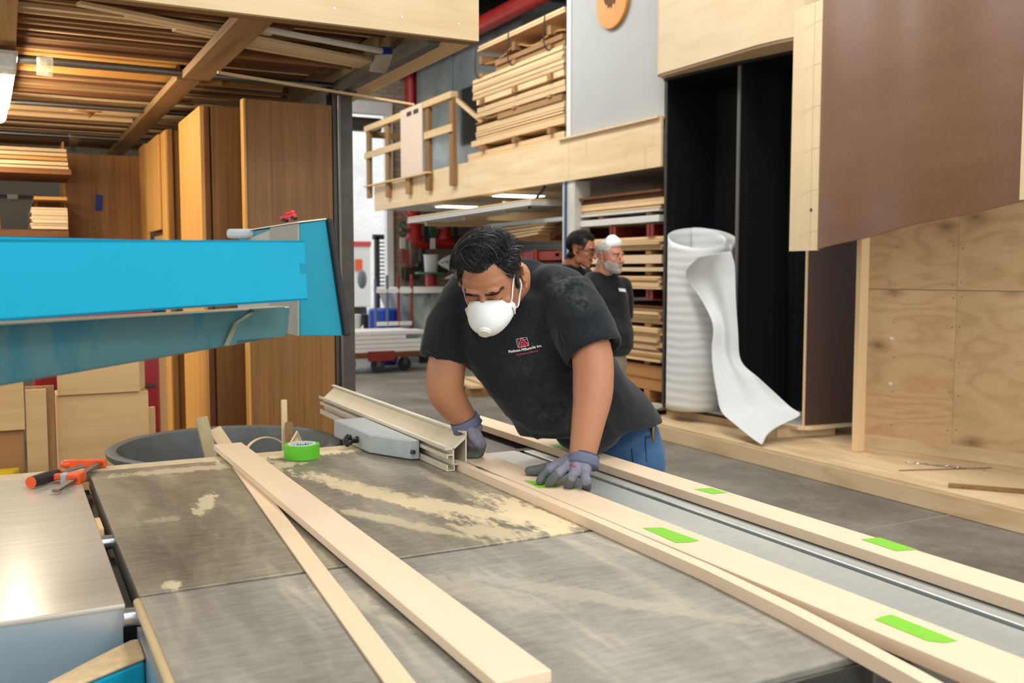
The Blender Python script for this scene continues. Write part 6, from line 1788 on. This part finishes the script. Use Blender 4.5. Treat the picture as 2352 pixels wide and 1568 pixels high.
# T-shirt
rings = [((1213, 1008, 3.02), (1501, 968, 3.36), .158), ((1192, 982, 3.02), (1495, 938, 3.33), .165), ((1155, 945, 3.0), (1478, 905, 3.25), .162), ((1104, 880, 2.98), (1440, 868, 3.13), .152), ((1066, 815, 2.99), (1402, 805, 3.02), .146), ((1052, 750, 3.01), (1368, 740, 2.94), .14), ((1044, 690, 3.04), (1345, 680, 2.89), .12), ((1072, 668, 3.03), (1312, 656, 2.92), .10), ((1105, 656, 3.0), (1270, 642, 2.92), .08), ((1136, 664, 2.93), (1232, 658, 2.90), .06)]
cs_, rd_, ax_ = [], [], []
for (l, r_, vb) in rings:
    a, c = Q(*l), Q(*r_); cs_.append((a + c) / 2); rd_.append(((c - a).length / 2, vb)); ax_.append([(c - a).normalized(), None])
for i in range(len(cs_)):
    t = (cs_[min(i + 1, len(cs_) - 1)] - cs_[max(i - 1, 0)]).normalized(); u = ax_[i][0]
    ax_[i][1] = t.cross(u).normalized()
# front of the shirt hangs lower and fuller at the belly: shift rings towards the viewer slightly
bm = B()
sweep(bm, cs_, rd_, 40, axes=ax_, power=2.25)
def sleeve(bm, a, b_, c, r0, r1, r2):
    d = (c - b_).normalized()
    pts = [a, b_, c, c + d * .002, c - d * .05]
    sweep(bm, pts, [r0, r1, r2, r2 - .012, r2 - .02], 28, axes=[frame_of(d, RT)] * 5)
sleeve(bm, Q(1088, 668, 3.02), Q(1046, 745, 3.02), Q(1024, 832, 3.01), .088, .092, .084)
sleeve(bm, Q(1292, 672, 2.90), Q(1332, 742, 2.84), Q(1364, 812, 2.80), .092, .096, .090)
ell(bm, Q(1090, 668, 3.02), (.085, .085, .08)); ell(bm, Q(1290, 672, 2.91), (.082, .085, .08)); ell(bm, Q(1235, 655, 2.97), (.12, .09, .06)); ell(bm, Q(1268, 655, 2.91), (.08, .08, .066))
ell(bm, Q(1260, 905, 3.0), (.13, .13, .13)); ell(bm, Q(1350, 975, 3.12), (.12, .12, .09))
bm = organic(bm, .0062, 18, .6)
# wrinkles
bm.normal_update()
ca_ = Q(1290, 790, 2.85); cb_ = Q(1070, 800, 2.95)
def ridge(x): return (1 - abs(math.sin(x))) ** 2
folds = [(Q(1292, 800, 2.86), .17, 70, .007), (Q(1072, 812, 2.93), .15, 75, .007), (Q(1330, 690, 2.8), .10, 90, .004)]
bell = Q(1300, 965, 3.0)
for v in bm.verts:
    p = v.co
    n1 = mnoise.noise(p * 7); n2 = mnoise.noise(p * 17 + Vector((3, 1, 7)))
    w_ = n1 * .006 + n2 * .0018
    for c_, rad_, fr_q, am in folds:
        r_ = (p - c_).length
        w_ += am * (ridge(r_ * fr_q * .5 + n1 * 2.2) - .35) * math.exp(-(r_ / rad_) ** 2)
    r_ = (p - bell).length
    w_ += .007 * (ridge((p.z * 1.1 + p.x * .5 - p.y * .35) * 32 + n1 * 2.5) - .35) * math.exp(-(r_ / .22) ** 2)
    v.co = p + v.normal * w_
TS = cloth('black_tshirt', srgb(22, 27, 31), srgb(150, 150, 146), [(Q(1300, 640, 2.80), .09, .35), (Q(1335, 685, 2.74), .06, .3), (Q(1265, 950, 2.9), .10, .16), (Q(1230, 840, 2.85), .10, .10)], amt=.03)
shirt = obj('t_shirt', bm, TS, PB, smooth=True); shirt['label'] = 'black T-shirt dusted with sawdust, printed on the left chest'
bvS = bvh_of(shirt) if False else BVHTree.FromPolygons([v.co + ORG[PB] for v in shirt.data.vertices], [p.vertices[:] for p in shirt.data.polygons])
def on_shirt(px, py, out=.0015):
    d = (P(px, py, d=1) - CAMP).normalized(); loc, nn, _, _ = bvS.ray_cast(CAMP, d)
    return loc - d * out if loc is not None else P(px, py, d=2.8)
# collar and hems
def seam(pts, r, name):
    bm = B(); sweep(bm, pts, r, 8, roundcap=True); obj(name, bm, TS, shirt, smooth=True)
seam(spline([on_shirt(*q, .0005) for q in ((1312, 668), (1296, 700), (1288, 760), (1300, 800), (1316, 845))], 4), .0022, 'seam')
seam(spline([on_shirt(*q, .0) for q in ((1318, 838), (1345, 822), (1380, 800), (1404, 783))], 4), .003, 'hem')
seam(spline([on_shirt(*q, .0) for q in ((980, 806), (1005, 820), (1040, 832), (1072, 832))], 4), .003, 'hem')
# chest print
pa, pb_ = on_shirt(1168, 808), on_shirt(1244, 793)
pu = (pb_ - pa).normalized(); 
pc1 = on_shirt(1205, 770); pd1 = on_shirt(1209, 815)
pn = pu.cross((pc1 - pd1)).normalized(); pn = pn if pn.dot(CAMP - pa) > 0 else -pn
pv = pn.cross(pu).normalized()
if pv.z < 0: pv = -pv
def on_print(x, y):
    """print-space metres -> point lying on the cloth"""
    w0 = (pa + pb_) / 2 + pu * x + pv * y + pn * .08
    loc, nn, _, _ = bvS.ray_cast(w0, -pn)
    return (loc + nn * .0012) if loc is not None else w0 - pn * .08
def print_text(body, cx, cy, width, m, name, bold=0):
    c = bpy.data.curves.new(name, 'FONT'); c.body = body; c.size = .02; c.align_x = 'CENTER'; c.align_y = 'CENTER'; c.offset = bold; c.resolution_u = 3
    o = bpy.data.objects.new(name, c); link(o)
    dg = bpy.context.evaluated_depsgraph_get(); me = bpy.data.meshes.new_from_object(o.evaluated_get(dg))
    bpy.data.objects.remove(o); bpy.data.curves.remove(c)
    xs = [v.co.x for v in me.vertices]; k = width / (max(xs) - min(xs))
    bm = B(); bm.from_mesh(me); bpy.data.meshes.remove(me)
    for v in bm.verts: v.co = on_print(cx + v.co.x * k, cy + v.co.y * k)
    return obj(name, bm, m, shirt)
wd_ = (pb_ - pa).length
INK = plain('white_ink', srgb(214, 218, 218), .7); RED = plain('pink_red_ink', srgb(214, 70, 92), .7)
print_text('Platinum Millworks Inc.', 0, 0.0, wd_, INK, 'print_lettering', .0008)
print_text('Architectural Millwork', .004, -.0125, wd_ * .66, RED, 'print_lettering', .0002)
def pline(pts, w_, m, name, close=False):
    bm = B()
    if close: pts = pts + [pts[0]]
    for (x0, y0), (x1, y1) in zip(pts, pts[1:]):
        dx, dy = x1 - x0, y1 - y0; L = math.hypot(dx, dy); nx, ny = -dy / L * w_ / 2, dx / L * w_ / 2
        ns = 4; prev = None
        for k in range(ns + 1):
            t = k / ns; q = [on_print(x0 + dx * t + nx, y0 + dy * t + ny), on_print(x0 + dx * t - nx, y0 + dy * t - ny)]
            cur = [bm.verts.new(z) for z in q]
            if prev: bm.faces.new((prev[0], prev[1], cur[1], cur[0]))
            prev = cur
    obj(name, bm, m, shirt)
hx = wd_ * .5
pline([(-.019, .009), (-.019, .034), (.014, .034), (.014, .009)], .0009, INK, 'print_frame', True)
pline([(-.015, .009), (-.015, .034)], .0007, INK, 'print_frame'); pline([(-.003, .0285), (.014, .0285)], .0007, INK, 'print_frame')
pline([(-.018, .008), (-.003, .036), (.014, .010)], .0034, RED, 'print_triangle', True)
pline([(-.0095, .0125), (-.003, .0245), (.0045, .0135)], .0026, RED, 'print_triangle', True)

# jeans
JM = cloth('blue_denim', srgb(58, 92, 128), srgb(120, 150, 176), [], fine=500, rough=.8, amt=.5)
hip = Vector((1.865, 2.80, .93))
hl = Vector((.12, -.99, 0)); hf = Vector((.99, .12, 0))
bm = B()
sweep(bm, [hip + Vector((-.01, 0, .07)), hip + Vector((0, 0, .03)), hip + Vector((0.01, 0, -.06)), hip + Vector((.01, 0, -.16))], [(.14, .10), (.168, .125), (.186, .145), (.17, .12)], 28, axes=[(hl, hf)] * 4)
feet = {}
for s in (1, -1):
    h0 = hip + hl * (.095 * s) + Vector((0.01, 0, -.08)); kn = hip + hl * (.105 * s) + Vector((.0, 0, -.46)); an = hip + hl * (.12 * s) + Vector((.05, 0, -.84))
    sweep(bm, [h0, lerp(h0, kn, .5), kn, lerp(kn, an, .5), an], [.1, .092, .072, .066, .06], 20, roundcap=True); feet[s] = an
bm = organic(bm, .008, 5)
jeans = obj('jeans', bm, JM, PB, smooth=True)
bvJ = BVHTree.FromPolygons([v.co + ORG[PB] for v in jeans.data.vertices], [p.vertices[:] for p in jeans.data.polygons])
def on_jeans(px, py, out=.002):
    d = (P(px, py, d=1) - CAMP).normalized(); loc, nn, _, _ = bvJ.ray_cast(CAMP, d)
    return loc + nn * out if loc is not None else None
pk = [on_jeans(*q) for q in ((1482, 1003), (1500, 1000), (1497, 1062), (1484, 1064))]
ST = plain('denim_stitching', srgb(30, 48, 74), .8)
for poly in ([(1482, 1002), (1490, 1001), (1498, 1000)], [(1482, 1002), (1483, 1030), (1485, 1060)], [(1484, 1006), (1498, 1004)], [(1451, 1030), (1453, 1050), (1455, 1062)]):
    pts = [on_jeans(*q, .001) for q in poly]; pts = [q for q in pts if q is not None]
    if len(pts) > 1: bm = B(); sweep(bm, pts, .0018, 6); obj('stitching', bm, ST, jeans)
q = on_jeans(1497, 994, .004)
if q is not None:
    bm = B(); sweep(bm, [q - Vector((0, 0, .03)), q + Vector((0, 0, .018))], .006, 8, roundcap=True); obj('knife_clip', bm, plain('brass', srgb(150, 110, 60), .35, .8), jeans, smooth=True)
for s in (1, -1):
    a = feet[s]; bm = B(); sweep(bm, [Vector((a.x + .04, a.y, .045)), Vector((a.x - .03, a.y, .05)), Vector((a.x - .12, a.y, .035)), Vector((a.x - .2, a.y, .026))], [(.04, .045), (.042, .05), (.046, .035), (.038, .026)], 16, axes=[((0, 1, 0), (0, 0, 1))] * 4, roundcap=True)
    obj('shoe', bm, M['rubber'], PB, smooth=True)

# gloves
def glove_mat():
    m, nt, b = mat('work_glove')
    at = N(nt, 'ShaderNodeAttribute'); at.attribute_name = 'dip'
    f = noise(nt, coords(nt), 300, 3, .6); f2 = noise(nt, coords(nt), 40, 4, .6)
    k = ramp(nt, mth(nt, 'ADD', at.outputs['Fac'], mth(nt, 'MULTIPLY', mth(nt, 'SUBTRACT', f2, .5), .35)), [(.33, (0,) * 3), (.41, (1,) * 3)])
    col = mixc(nt, k, mixc(nt, f, srgb(106, 104, 120), srgb(138, 136, 150)), mixc(nt, f2, srgb(72, 78, 78), srgb(98, 104, 102)))
    nt.links.new(col, b.inputs['Base Color']); b.inputs['Roughness'].default_value = .75
    bump(nt, b, f, .25, .002)
    return m
GM = glove_mat(); CUFF = plain('glove_cuff_knit', srgb(98, 102, 124), .85, var=.15, nscale=200)
def make_glove(palm, digits, label, cuff, print_pts=None):
    bm = B(); hand(bm, palm, digits)
    bm = organic(bm, .0026, 4)
    dip = bm.verts.layers.float.new('dip')
    for v in bm.verts:
        best, val = 9, 0
        for pts, rad in digits:
            n_ = len(pts) - 1
            for i in range(n_):
                a, c = pts[i], pts[i + 1]; t = max(0, min(1, (v.co - a).dot(c - a) / (c - a).length_squared)); q = a + (c - a) * t; dd = (v.co - q).length - rad[0]
                if dd < best: best = dd; val = (i + t) / n_
        v[dip] = val
    g = obj('glove', bm, GM, PB, smooth=True); g['label'] = label
    bm = B(); cp, cr, cd = cuff
    cd = cd.normalized()
    sweep(bm, [cp - cd * .016, cp - cd * .008, cp, cp + cd * .006, cp + cd * .014], [cr * .98, cr * 1.03, cr * 1.06, cr * 1.03, cr * 1.1], 24); obj('cuff', bm, CUFF, g, smooth=True)
    bm = B(); sweep(bm, [cp - cd * .0185, cp - cd * .0165], cr * 1.0, 24); obj('cuff_edge', bm, plain('cuff_dark_edge', srgb(70, 72, 92), .9), g)
    return g
def T(px, py, z): return P(px, py, z=z)
zt_ = BZ + .0115
# left hand: spread on the board
kI, kM, kR, kP = T(1282, 1066, .95), T(1302, 1072, .953), T(1322, 1080, .950), T(1342, 1088, .943)
wc = Q(1340, 1054, 2.70)
palm = [([wc, kI], [(.030), (.0165)]), ([wc, kM], [.030, .0175]), ([wc, kR], [.030, .017]), ([wc, kP], [.028, .0155]), ([kI, kP], [.016, .015])]
tb0 = lerp(wc, kI, .45) + Vector((-.012, .012, -.012))
digits = [([tb0, T(1262, 1074, .93), T(1238, 1079, .924), T(1216, 1081, .920)], [.0165, .0125]),
          ([kI, T(1262, 1080, .944), T(1248, 1094, .928), T(1241, 1104, zt_)], [.0135, .0115]),
          ([kM, T(1284, 1086, .946), T(1270, 1100, .930), T(1262, 1109, zt_)], [.014, .0118]),
          ([kR, T(1315, 1094, .942), T(1308, 1112, .918), T(1304, 1122, .903)], [.0135, .0115]),
          ([kP, T(1346, 1102, .936), T(1348, 1116, .912), T(1346, 1124, .894)], [.0128, .0108])]
make_glove(palm, digits, 'grey-lavender work glove, fingers spread on the board', (wc + Vector((0, .0, -.006)), .0425, Q(1333, 1075, 2.69) - Q(1346, 1010, 2.72)))
# right hand: pressing behind the fence, fingers bent down
wc2 = Q(1070, 968, 3.045)
k2 = [Q(1074, 1002, 3.03), Q(1082, 1003, 3.02), Q(1088, 1003, 3.0), Q(1097, 1002, 3.01)]
palm2 = [([wc2, k], [.026, .0165]) for k in k2] + [([k2[0], k2[3]], [.017, .016])]
dg2 = []
for i, k in enumerate(k2):
    tip = T(1077 + i * 8.5, 1044 - (i == 3) * 3, BZ + .012)
    dg2.append(([k, lerp(k, tip, .45) + Vector((.004, -.014, .006)), tip + Vector((.002, -.008, .02)), tip], [.0135, .0118]))
t0 = lerp(wc2, k2[0], .4) + RT * .034
dg2.append(([t0, t0 + Vector((.0, .035, -.02)), t0 + Vector((.0, .055, -.04)), T(1086, 1038, BZ + .016)], [.0155, .0125]))
make_glove(palm2, dg2, 'grey-lavender work glove pressing the board beside the fence', (wc2 + Vector((0, 0, -.004)), .046, Q(1074, 990, 3.05) - Q(1050, 940, 3.03)))
MK = plain('glove_print_red', srgb(196, 70, 84), .7)
gl = [o for o in PB.children if o.name.startswith('glove')]
for g, pts in zip(gl, ([(1310, 1066), (1316, 1069), (1322, 1072), (1314, 1071)], [(1072, 972), (1066, 976), (1072, 979), (1085, 980)])):
    bvg = BVHTree.FromPolygons([v.co + ORG[PB] for v in g.data.vertices], [p.vertices[:] for p in g.data.polygons])
    w_ = []
    for q in pts:
        d = (P(*q, d=1) - CAMP).normalized(); loc, nn, _, _ = bvg.ray_cast(CAMP, d)
        if loc is not None: w_.append(loc + nn * .0012)
    if len(w_) > 1: bm = B(); sweep(bm, w_, .0016, 6); obj('glove_print', bm, MK, g)

# ------------------------------------------------------------------ the two men in the background
def eye_parts(parent, mtx, bvx):
    for s in (-1, 1):
        bm = B(); c = mtx @ Vector((s * .031, -.0715, .0)); ell(bm, c, (.0118, .0105, .0092), seg=16, rings=10)
        for f in bm.faces: f.material_index = 0
        fwd = mtx.to_3x3() @ Vector((0, -1, 0)); lathe(bm, c + fwd * .0095, [(0, .0016), (.0055, .0008), (.006, -.001)], 12, fwd, mi=1)
        obj('eye', bm, [plain('eye_white', srgb(206, 200, 192), .3), plain('iris_dark', srgb(38, 26, 20), .2)], parent, smooth=True)

def standing(label, head_c, d_floor, yaw_h, pitch_h, yaw_b, skin, shirtm, trous, wide, belly, hscale, lean=0.0, arms='back'):
    """man standing upright; built in body space (X own left, -Y front, Z up) and turned to yaw_b"""
    HMx = head_matrix(head_c, yaw_h, pitch_h, 0, hscale)
    nbase = HMx @ Vector((0, .04, -.10))
    Zs = nbase.z - .075                                     # shoulder height
    m3 = BASE @ Matrix.Rotation(R(yaw_b), 3, 'Z')
    base = Vector((nbase.x, nbase.y, 0)) + m3 @ Vector((0, .015, 0))
    BM = Matrix.Translation(base) @ m3.to_4x4()
    def L(x, y, z): return BM @ Vector((x, y, z))
    sh = .185 * wide
    bm = B(); join(bm, head_geo(1.0, False), HMx)
    sweep(bm, [HMx @ Vector((0, .03, -.04)), HMx @ Vector((0, .045, -.09)), L(0, .02, Zs + .05), L(0, .03, Zs - .05)], [.055, .059, .068, .09], 20, roundcap=True)
    sweep(bm, [L(0, .02, Zs - .12), L(0, .01, Zs - .25), L(0, 0, Zs - .42)], [(.13, .07), (.13, .08), (.12, .08)], 20, hint=m3 @ Vector((0, 1, 0)), roundcap=True)
    hands = []
    for s in (1, -1):
        a = L(s * (sh - .02), .02, Zs - .055)
        if arms == 'back': e, w_, hnd = L(s * (sh + .07), .10, Zs - .27), L(s * .12, .20, Zs - .42), L(s * .02, .215, Zs - .44)
        else: e, w_, hnd = L(s * (sh + .07), .04, Zs - .29), L(s * (sh + .06), -.05, Zs - .53), L(s * (sh + .04), -.09, Zs - .62)
        sweep(bm, spline([a, lerp(a, e, .5), e, lerp(e, w_, .5), w_], 4), [.058 - .0016 * k for k in range(17)], 16, roundcap=True)
        # hand: palm and fingers
        dv = (hnd - w_).normalized(); u, v = frame_of(dv)
        sweep(bm, [w_, w_ + dv * .05, w_ + dv * .085], [(.026, .018), (.042, .016), (.04, .014)], 14, roundcap=True)
        for k in range(4):
            f0 = w_ + dv * .085 + u * (.03 - .02 * k); sweep(bm, spline([f0, f0 + dv * .035, f0 + dv * .06 + v * .012, f0 + dv * (.078 - .006 * abs(k - 1)) + v * .03], 3), [.0085 - .0002 * j for j in range(10)], 8, roundcap=True)
        f0 = w_ + dv * .03 + u * .035; sweep(bm, spline([f0, f0 + dv * .03 + u * .025, f0 + dv * .06 + u * .03], 3), .0098, 8, roundcap=True)
    bm = organic(bm, .0038, 8); sculpt_head(bm, HMx)
    person_ = tag(obj('person', bm, skin, smooth=True), label, 'person')
    bvx = bvh_of(person_)
    # shirt
    zw = Zs - .50
    bm = B()
    prof = [(zw, .178, .135, -.01), (zw + .06, .182, .14 + belly, -.02 - belly * .5), (zw + .16, .182, .135 + belly, -.02 - belly * .5), (zw + .28, .185, .13, -.005), (zw + .40, .19 * wide, .122, .01), (Zs - .02, .19 * wide, .098, .022), (Zs + .03, .135 * wide, .085, .03), (Zs + .062, .086, .078, .034)]
    sweep(bm, [L(0, y, z) for z, a, b_, y in prof], [(a, b_) for z, a, b_, y in prof], 32, axes=[(m3 @ Vector((1, 0, 0)), m3 @ Vector((0, 1, 0)))] * len(prof), power=2.3)
    for s in (1, -1):
        a = L(s * (sh - .02), .02, Zs - .035); e = L(s * (sh + .07), .10 if arms == 'back' else .04, Zs - .27)
        sleeve(bm, a, lerp(a, e, .5), lerp(a, e, .92), .078, .08, .076); ell(bm, a, (.08, .08, .07))
    bm = organic(bm, .008, 5); bm.normal_update()
    for v in bm.verts: v.co = v.co + v.normal * (mnoise.noise(Vector((v.co.x * 9, v.co.y * 9, v.co.z * 5))) * .008 + mnoise.noise(v.co * 22) * .003)
    tsh = obj('t_shirt', bm, shirtm, person_, smooth=True)
    # trousers and shoes
    bm = B()
    sweep(bm, [L(0, 0, zw + .03), L(0, 0, zw - .06), L(0, .01, zw - .17)], [(.165, .125), (.178, .135), (.17, .12)], 28, axes=[(m3 @ Vector((1, 0, 0)), m3 @ Vector((0, 1, 0)))] * 3, roundcap=True)
    for s in (1, -1):
        h0, kn, an = L(s * .09, .01, zw - .12), L(s * .1, 0, zw * .5 - .02), L(s * .11, .03, .09)
        sweep(bm, [h0, lerp(h0, kn, .5), kn, lerp(kn, an, .5), an], [.098, .09, .075, .072, .07], 18, roundcap=True)
    bm = organic(bm, .009, 4); bm.normal_update()
    for v in bm.verts: v.co = v.co + v.normal * (mnoise.noise(Vector((v.co.x * 8, v.co.y * 8, v.co.z * 14))) * .007)
    obj('trousers', bm, trous, person_, smooth=True)
    for s in (1, -1):
        bm = B(); sweep(bm, [L(s * .11, .07, .04), L(s * .11, .02, .05), L(s * .115, -.08, .036), L(s * .12, -.17, .026)], [(.036, .04), (.04, .048), (.046, .034), (.036, .024)], 14, axes=[(m3 @ Vector((1, 0, 0)), Vector((0, 0, 1)))] * 4, roundcap=True); obj('shoe', bm, M['rubber'], person_, smooth=True)
    eye_parts(person_, HMx, bvx)
    return person_, HMx, tsh, bvx, L, m3

SK2 = skin_mat('ruddy_skin', srgb(206, 146, 116), srgb(182, 100, 82))
SK3 = skin_mat('brown_skin', srgb(182, 124, 90), srgb(150, 88, 64))
BT = cloth('plain_black_tshirt', srgb(20, 22, 23), srgb(80, 80, 76), [], amt=.08)
KH = cloth('khaki_cotton', srgb(142, 130, 112), srgb(166, 154, 134), [], fine=300, amt=.4)
DK = cloth('dark_trousers', srgb(40, 42, 48), None)
# bearded man
p2_, HM2, ts2, bv2, L2, m32 = standing('bearded older man in black T-shirt with a white mask pushed up on his head', Q(1402, 588, 6.5), 0, 48, 2, 34, SK2, BT, KH, 1.0, .03, .95)
WH = hair_mat('white_hair', srgb(176, 168, 158), srgb(236, 232, 226), .6)
hair('hair', p2_, p2_, HM2, WH, region_top(.085, -.01, -.065), lambda c: Vector((c.x * 2, .5, -.8)).normalized(), 1500, lambda c: .03, lambda c: .005, .0012, 5, .005, .3, 4)
def beard_reg(c):
    if c.y > .0 or c.z > -.03 or c.z < -.125: return 0
    if abs(c.x) < .03 and c.z > -.052: return 0
    if abs(c.x) < .017 and -.082 < c.z < -.062: return 0
    return min(1, (-.03 - c.z) / .02)
hair('beard', p2_, p2_, HM2, WH, beard_reg, lambda c: Vector((c.x * 3, -.25, -1)).normalized(), 1800, lambda c: .012, lambda c: .005, .001, 6, .0008, .35, 3)
for s in (-1, 1): hair('eyebrow', p2_, p2_, HM2, hair_mat('grey_brow', srgb(92, 80, 72), srgb(190, 184, 176), .4), brow_region(s), brow_comb(s), 120, lambda c: .009, lambda c: .0018, .0007, 50 + s, .0006, .2, 3)
bm = B(); cup_mask(bm, HM2 @ Matrix.Translation((0, -.034, .098)) @ Matrix.Rotation(R(-64), 4, 'X') @ Matrix.Scale(1.05, 4) @ Matrix.Translation((0, .085, .062)), flat=.72)
mk2 = obj('dust_mask', bm, MASKM, p2_, smooth=True); s2 = mk2.modifiers.new('solid', 'SOLIDIFY'); s2.thickness = .003
bm = B(); pts = []
for p in ((.05, -.03, .09), (.07, .0, .06), (.074, .03, .02), (.06, .075, -.01), (.03, .1, -.03), (0, .105, -.035)):
    loc, nn, _, _ = bv2.find_nearest(HM2 @ Vector(p)); pts.append(loc + nn * .006)
sweep(bm, spline(pts, 4), .0022, 6); obj('mask_strap', bm, M['white'], mk2)
bm = B(); q = L2(.085, -.3, HM2.translation.z - .285)
bvt = BVHTree.FromPolygons([v.co + ORG[p2_] for v in ts2.data.vertices], [p.vertices[:] for p in ts2.data.polygons])
grid_ = []
for i in range(7):
    col = []
    for dz in (-.011, .011):
        loc, nn, _, _ = bvt.ray_cast(L2(.055 + i * .013, -.4, HM2.translation.z - .225 + dz - i * .0012), m32 @ Vector((0, 1, 0)))
        if loc is not None: col.append(bm.verts.new(loc + nn * .0025))
    if len(col) == 2:
        if grid_: bm.faces.new((grid_[-1][0], col[0], col[1], grid_[-1][1]))
        grid_.append(col)
if len(grid_) > 1: obj('chest_print', bm, INK, ts2)
else: bm.free()
# man with glasses
p3_, HM3, ts3, bv3, L3, m33 = standing('dark curly haired man with glasses and black T-shirt beside the bearded man', Q(1337, 573, 7.1), 0, 66, 12, 45, SK3, BT, DK, 1.02, .02, 1.05)
HB = hair_mat('dark_curly_hair', srgb(20, 17, 15), srgb(60, 56, 52), .08)
hair('hair', p3_, p3_, HM3, HB, region_top(.074, -.015, -.075), lambda c: Vector((c.x * 3, .3, -.3 + c.z * 4)).normalized(), 2600, lambda c: .03, lambda c: .014 if c.z > .0 else .006, .0014, 8, .007, .9, 5, 1.2)
for s in (-1, 1): hair('eyebrow', p3_, p3_, HM3, BROWH, brow_region(s), brow_comb(s), 150, lambda c: .009, lambda c: .0018, .0007, 60 + s, .0006, .2, 3)
bm = B()
for s in (-1, 1):
    c = Vector((s * .033, -.098, -.002)); lp_ = [HM3 @ (c + Vector((.025 * math.copysign(abs(math.cos(a)) ** .7, math.cos(a)), .006 * abs(math.cos(a)) * 1, .018 * math.copysign(abs(math.sin(a)) ** .7, math.sin(a))))) for a in [k * math.pi / 12 for k in range(25)]]
    sweep(bm, lp_, .0026, 6)
    sweep(bm, [HM3 @ Vector((s * .058, -.092, .004)), HM3 @ Vector((s * .078, -.04, .004)), HM3 @ Vector((s * .081, .012, .004)), HM3 @ Vector((s * .079, .03, -.012))], .0026, 6)
sweep(bm, [HM3 @ Vector((-.008, -.100, .004)), HM3 @ Vector((.008, -.100, .004))], .0024, 6)
obj('glasses', bm, M['blackplastic'], p3_, smooth=True)
bm = B(); 
def goat(c): return 1 if (c.y < -.05 and abs(c.x) < .022 and -.118 < c.z < -.094 and abs(c.x) < .014) or (c.y < -.07 and abs(c.x) < .024 and -.062 < c.z < -.052) else 0
bm.free(); hair('beard', p3_, p3_, HM3, HB, goat, lambda c: Vector((0, -.2, -1)), 150, lambda c: .008, lambda c: .003, .001, 9, .0015, .4, 3)
# ================================================================== LIGHT
w = bpy.data.worlds.new('world'); scene.world = w; w.use_nodes = True
wn_ = w.node_tree; wn_.nodes.clear()
wo = wn_.nodes.new('ShaderNodeOutputWorld'); wb2 = wn_.nodes.new('ShaderNodeBackground')
wb2.inputs['Color'].default_value = (.92, .96, 1, 1); wb2.inputs['Strength'].default_value = 2.3
wn_.links.new(wb2.outputs[0], wo.inputs[0])
def area(name, loc, size, power, rot=(0, 0, 0), col=(1, .98, .945)):
    l = bpy.data.lights.new(name, 'AREA'); l.shape = 'RECTANGLE'; l.size, l.size_y = size; l.energy = power; l.color = col
    o = bpy.data.objects.new(name, l); o.location = loc; o.rotation_euler = [R(a) for a in rot]; link(o); return o
area('unseen_hall_light', (2.6, 1.2, 5.6), (1.2, 2.4), 150)  # unseen area lights added high over the hall
area('unseen_hall_light', (-.6, -1.2, 5.2), (2.4, 1.2), 165)  # added for frontal light from behind the camera
area('unseen_hall_light', (3.4, 5.0, 5.6), (1.2, 2.4), 205)
area('unseen_hall_light', (3.4, 9.5, 5.6), (1.2, 2.4), 225)
area('unseen_hall_light', (3.0, 13.5, 5.6), (1.2, 2.4), 205)
area('unseen_hall_light', (3.0, -3.2, 4.8), (2.4, 1.2), 225, (25, 0, 0))  # tilted area light added behind the camera for frontal fill
area('loft_fill', (-1.4, 5.2, 2.35), (.2, 1.6), 50, (0, 0, 0), (1, .88, .7))  # unseen area lights added to brighten the space under the loft
area('loft_fill', (-.3, 6.5, 2.3), (.2, 1.2), 34, (35, 0, 0), (1, .88, .7))  # added fill turned toward the farthest brown cabinet
area('loft_fill', (-.9, 4.6, 1.2), (1.2, .3), 14, (180, 0, 0), (1, .93, .8))  # added fill shining up at the loft boards
s_ = bpy.data.lights.new('sun', 'SUN'); s_.energy = 0.0; s_.angle = R(3); s_.color = (1, .97, .92)
so_ = bpy.data.objects.new('sun', s_); link(so_)
so_.rotation_euler = (R(-28), R(14), 0)
vs_ = scene.view_settings
vs_.view_transform = 'Standard'
try: vs_.look = 'None'
except Exception: pass
vs_.exposure = -0.45; vs_.gamma = 1; vs_.use_curve_mapping = False
scene.cycles.max_bounces = 6; scene.cycles.diffuse_bounces = 3; scene.cycles.glossy_bounces = 3; scene.cycles.transmission_bounces = 4; scene.cycles.transparent_max_bounces = 6
scene.cycles.caustics_reflective = False; scene.cycles.caustics_refractive = False
scene.cycles.sample_clamp_indirect = 4
scene.cycles.use_denoising = True
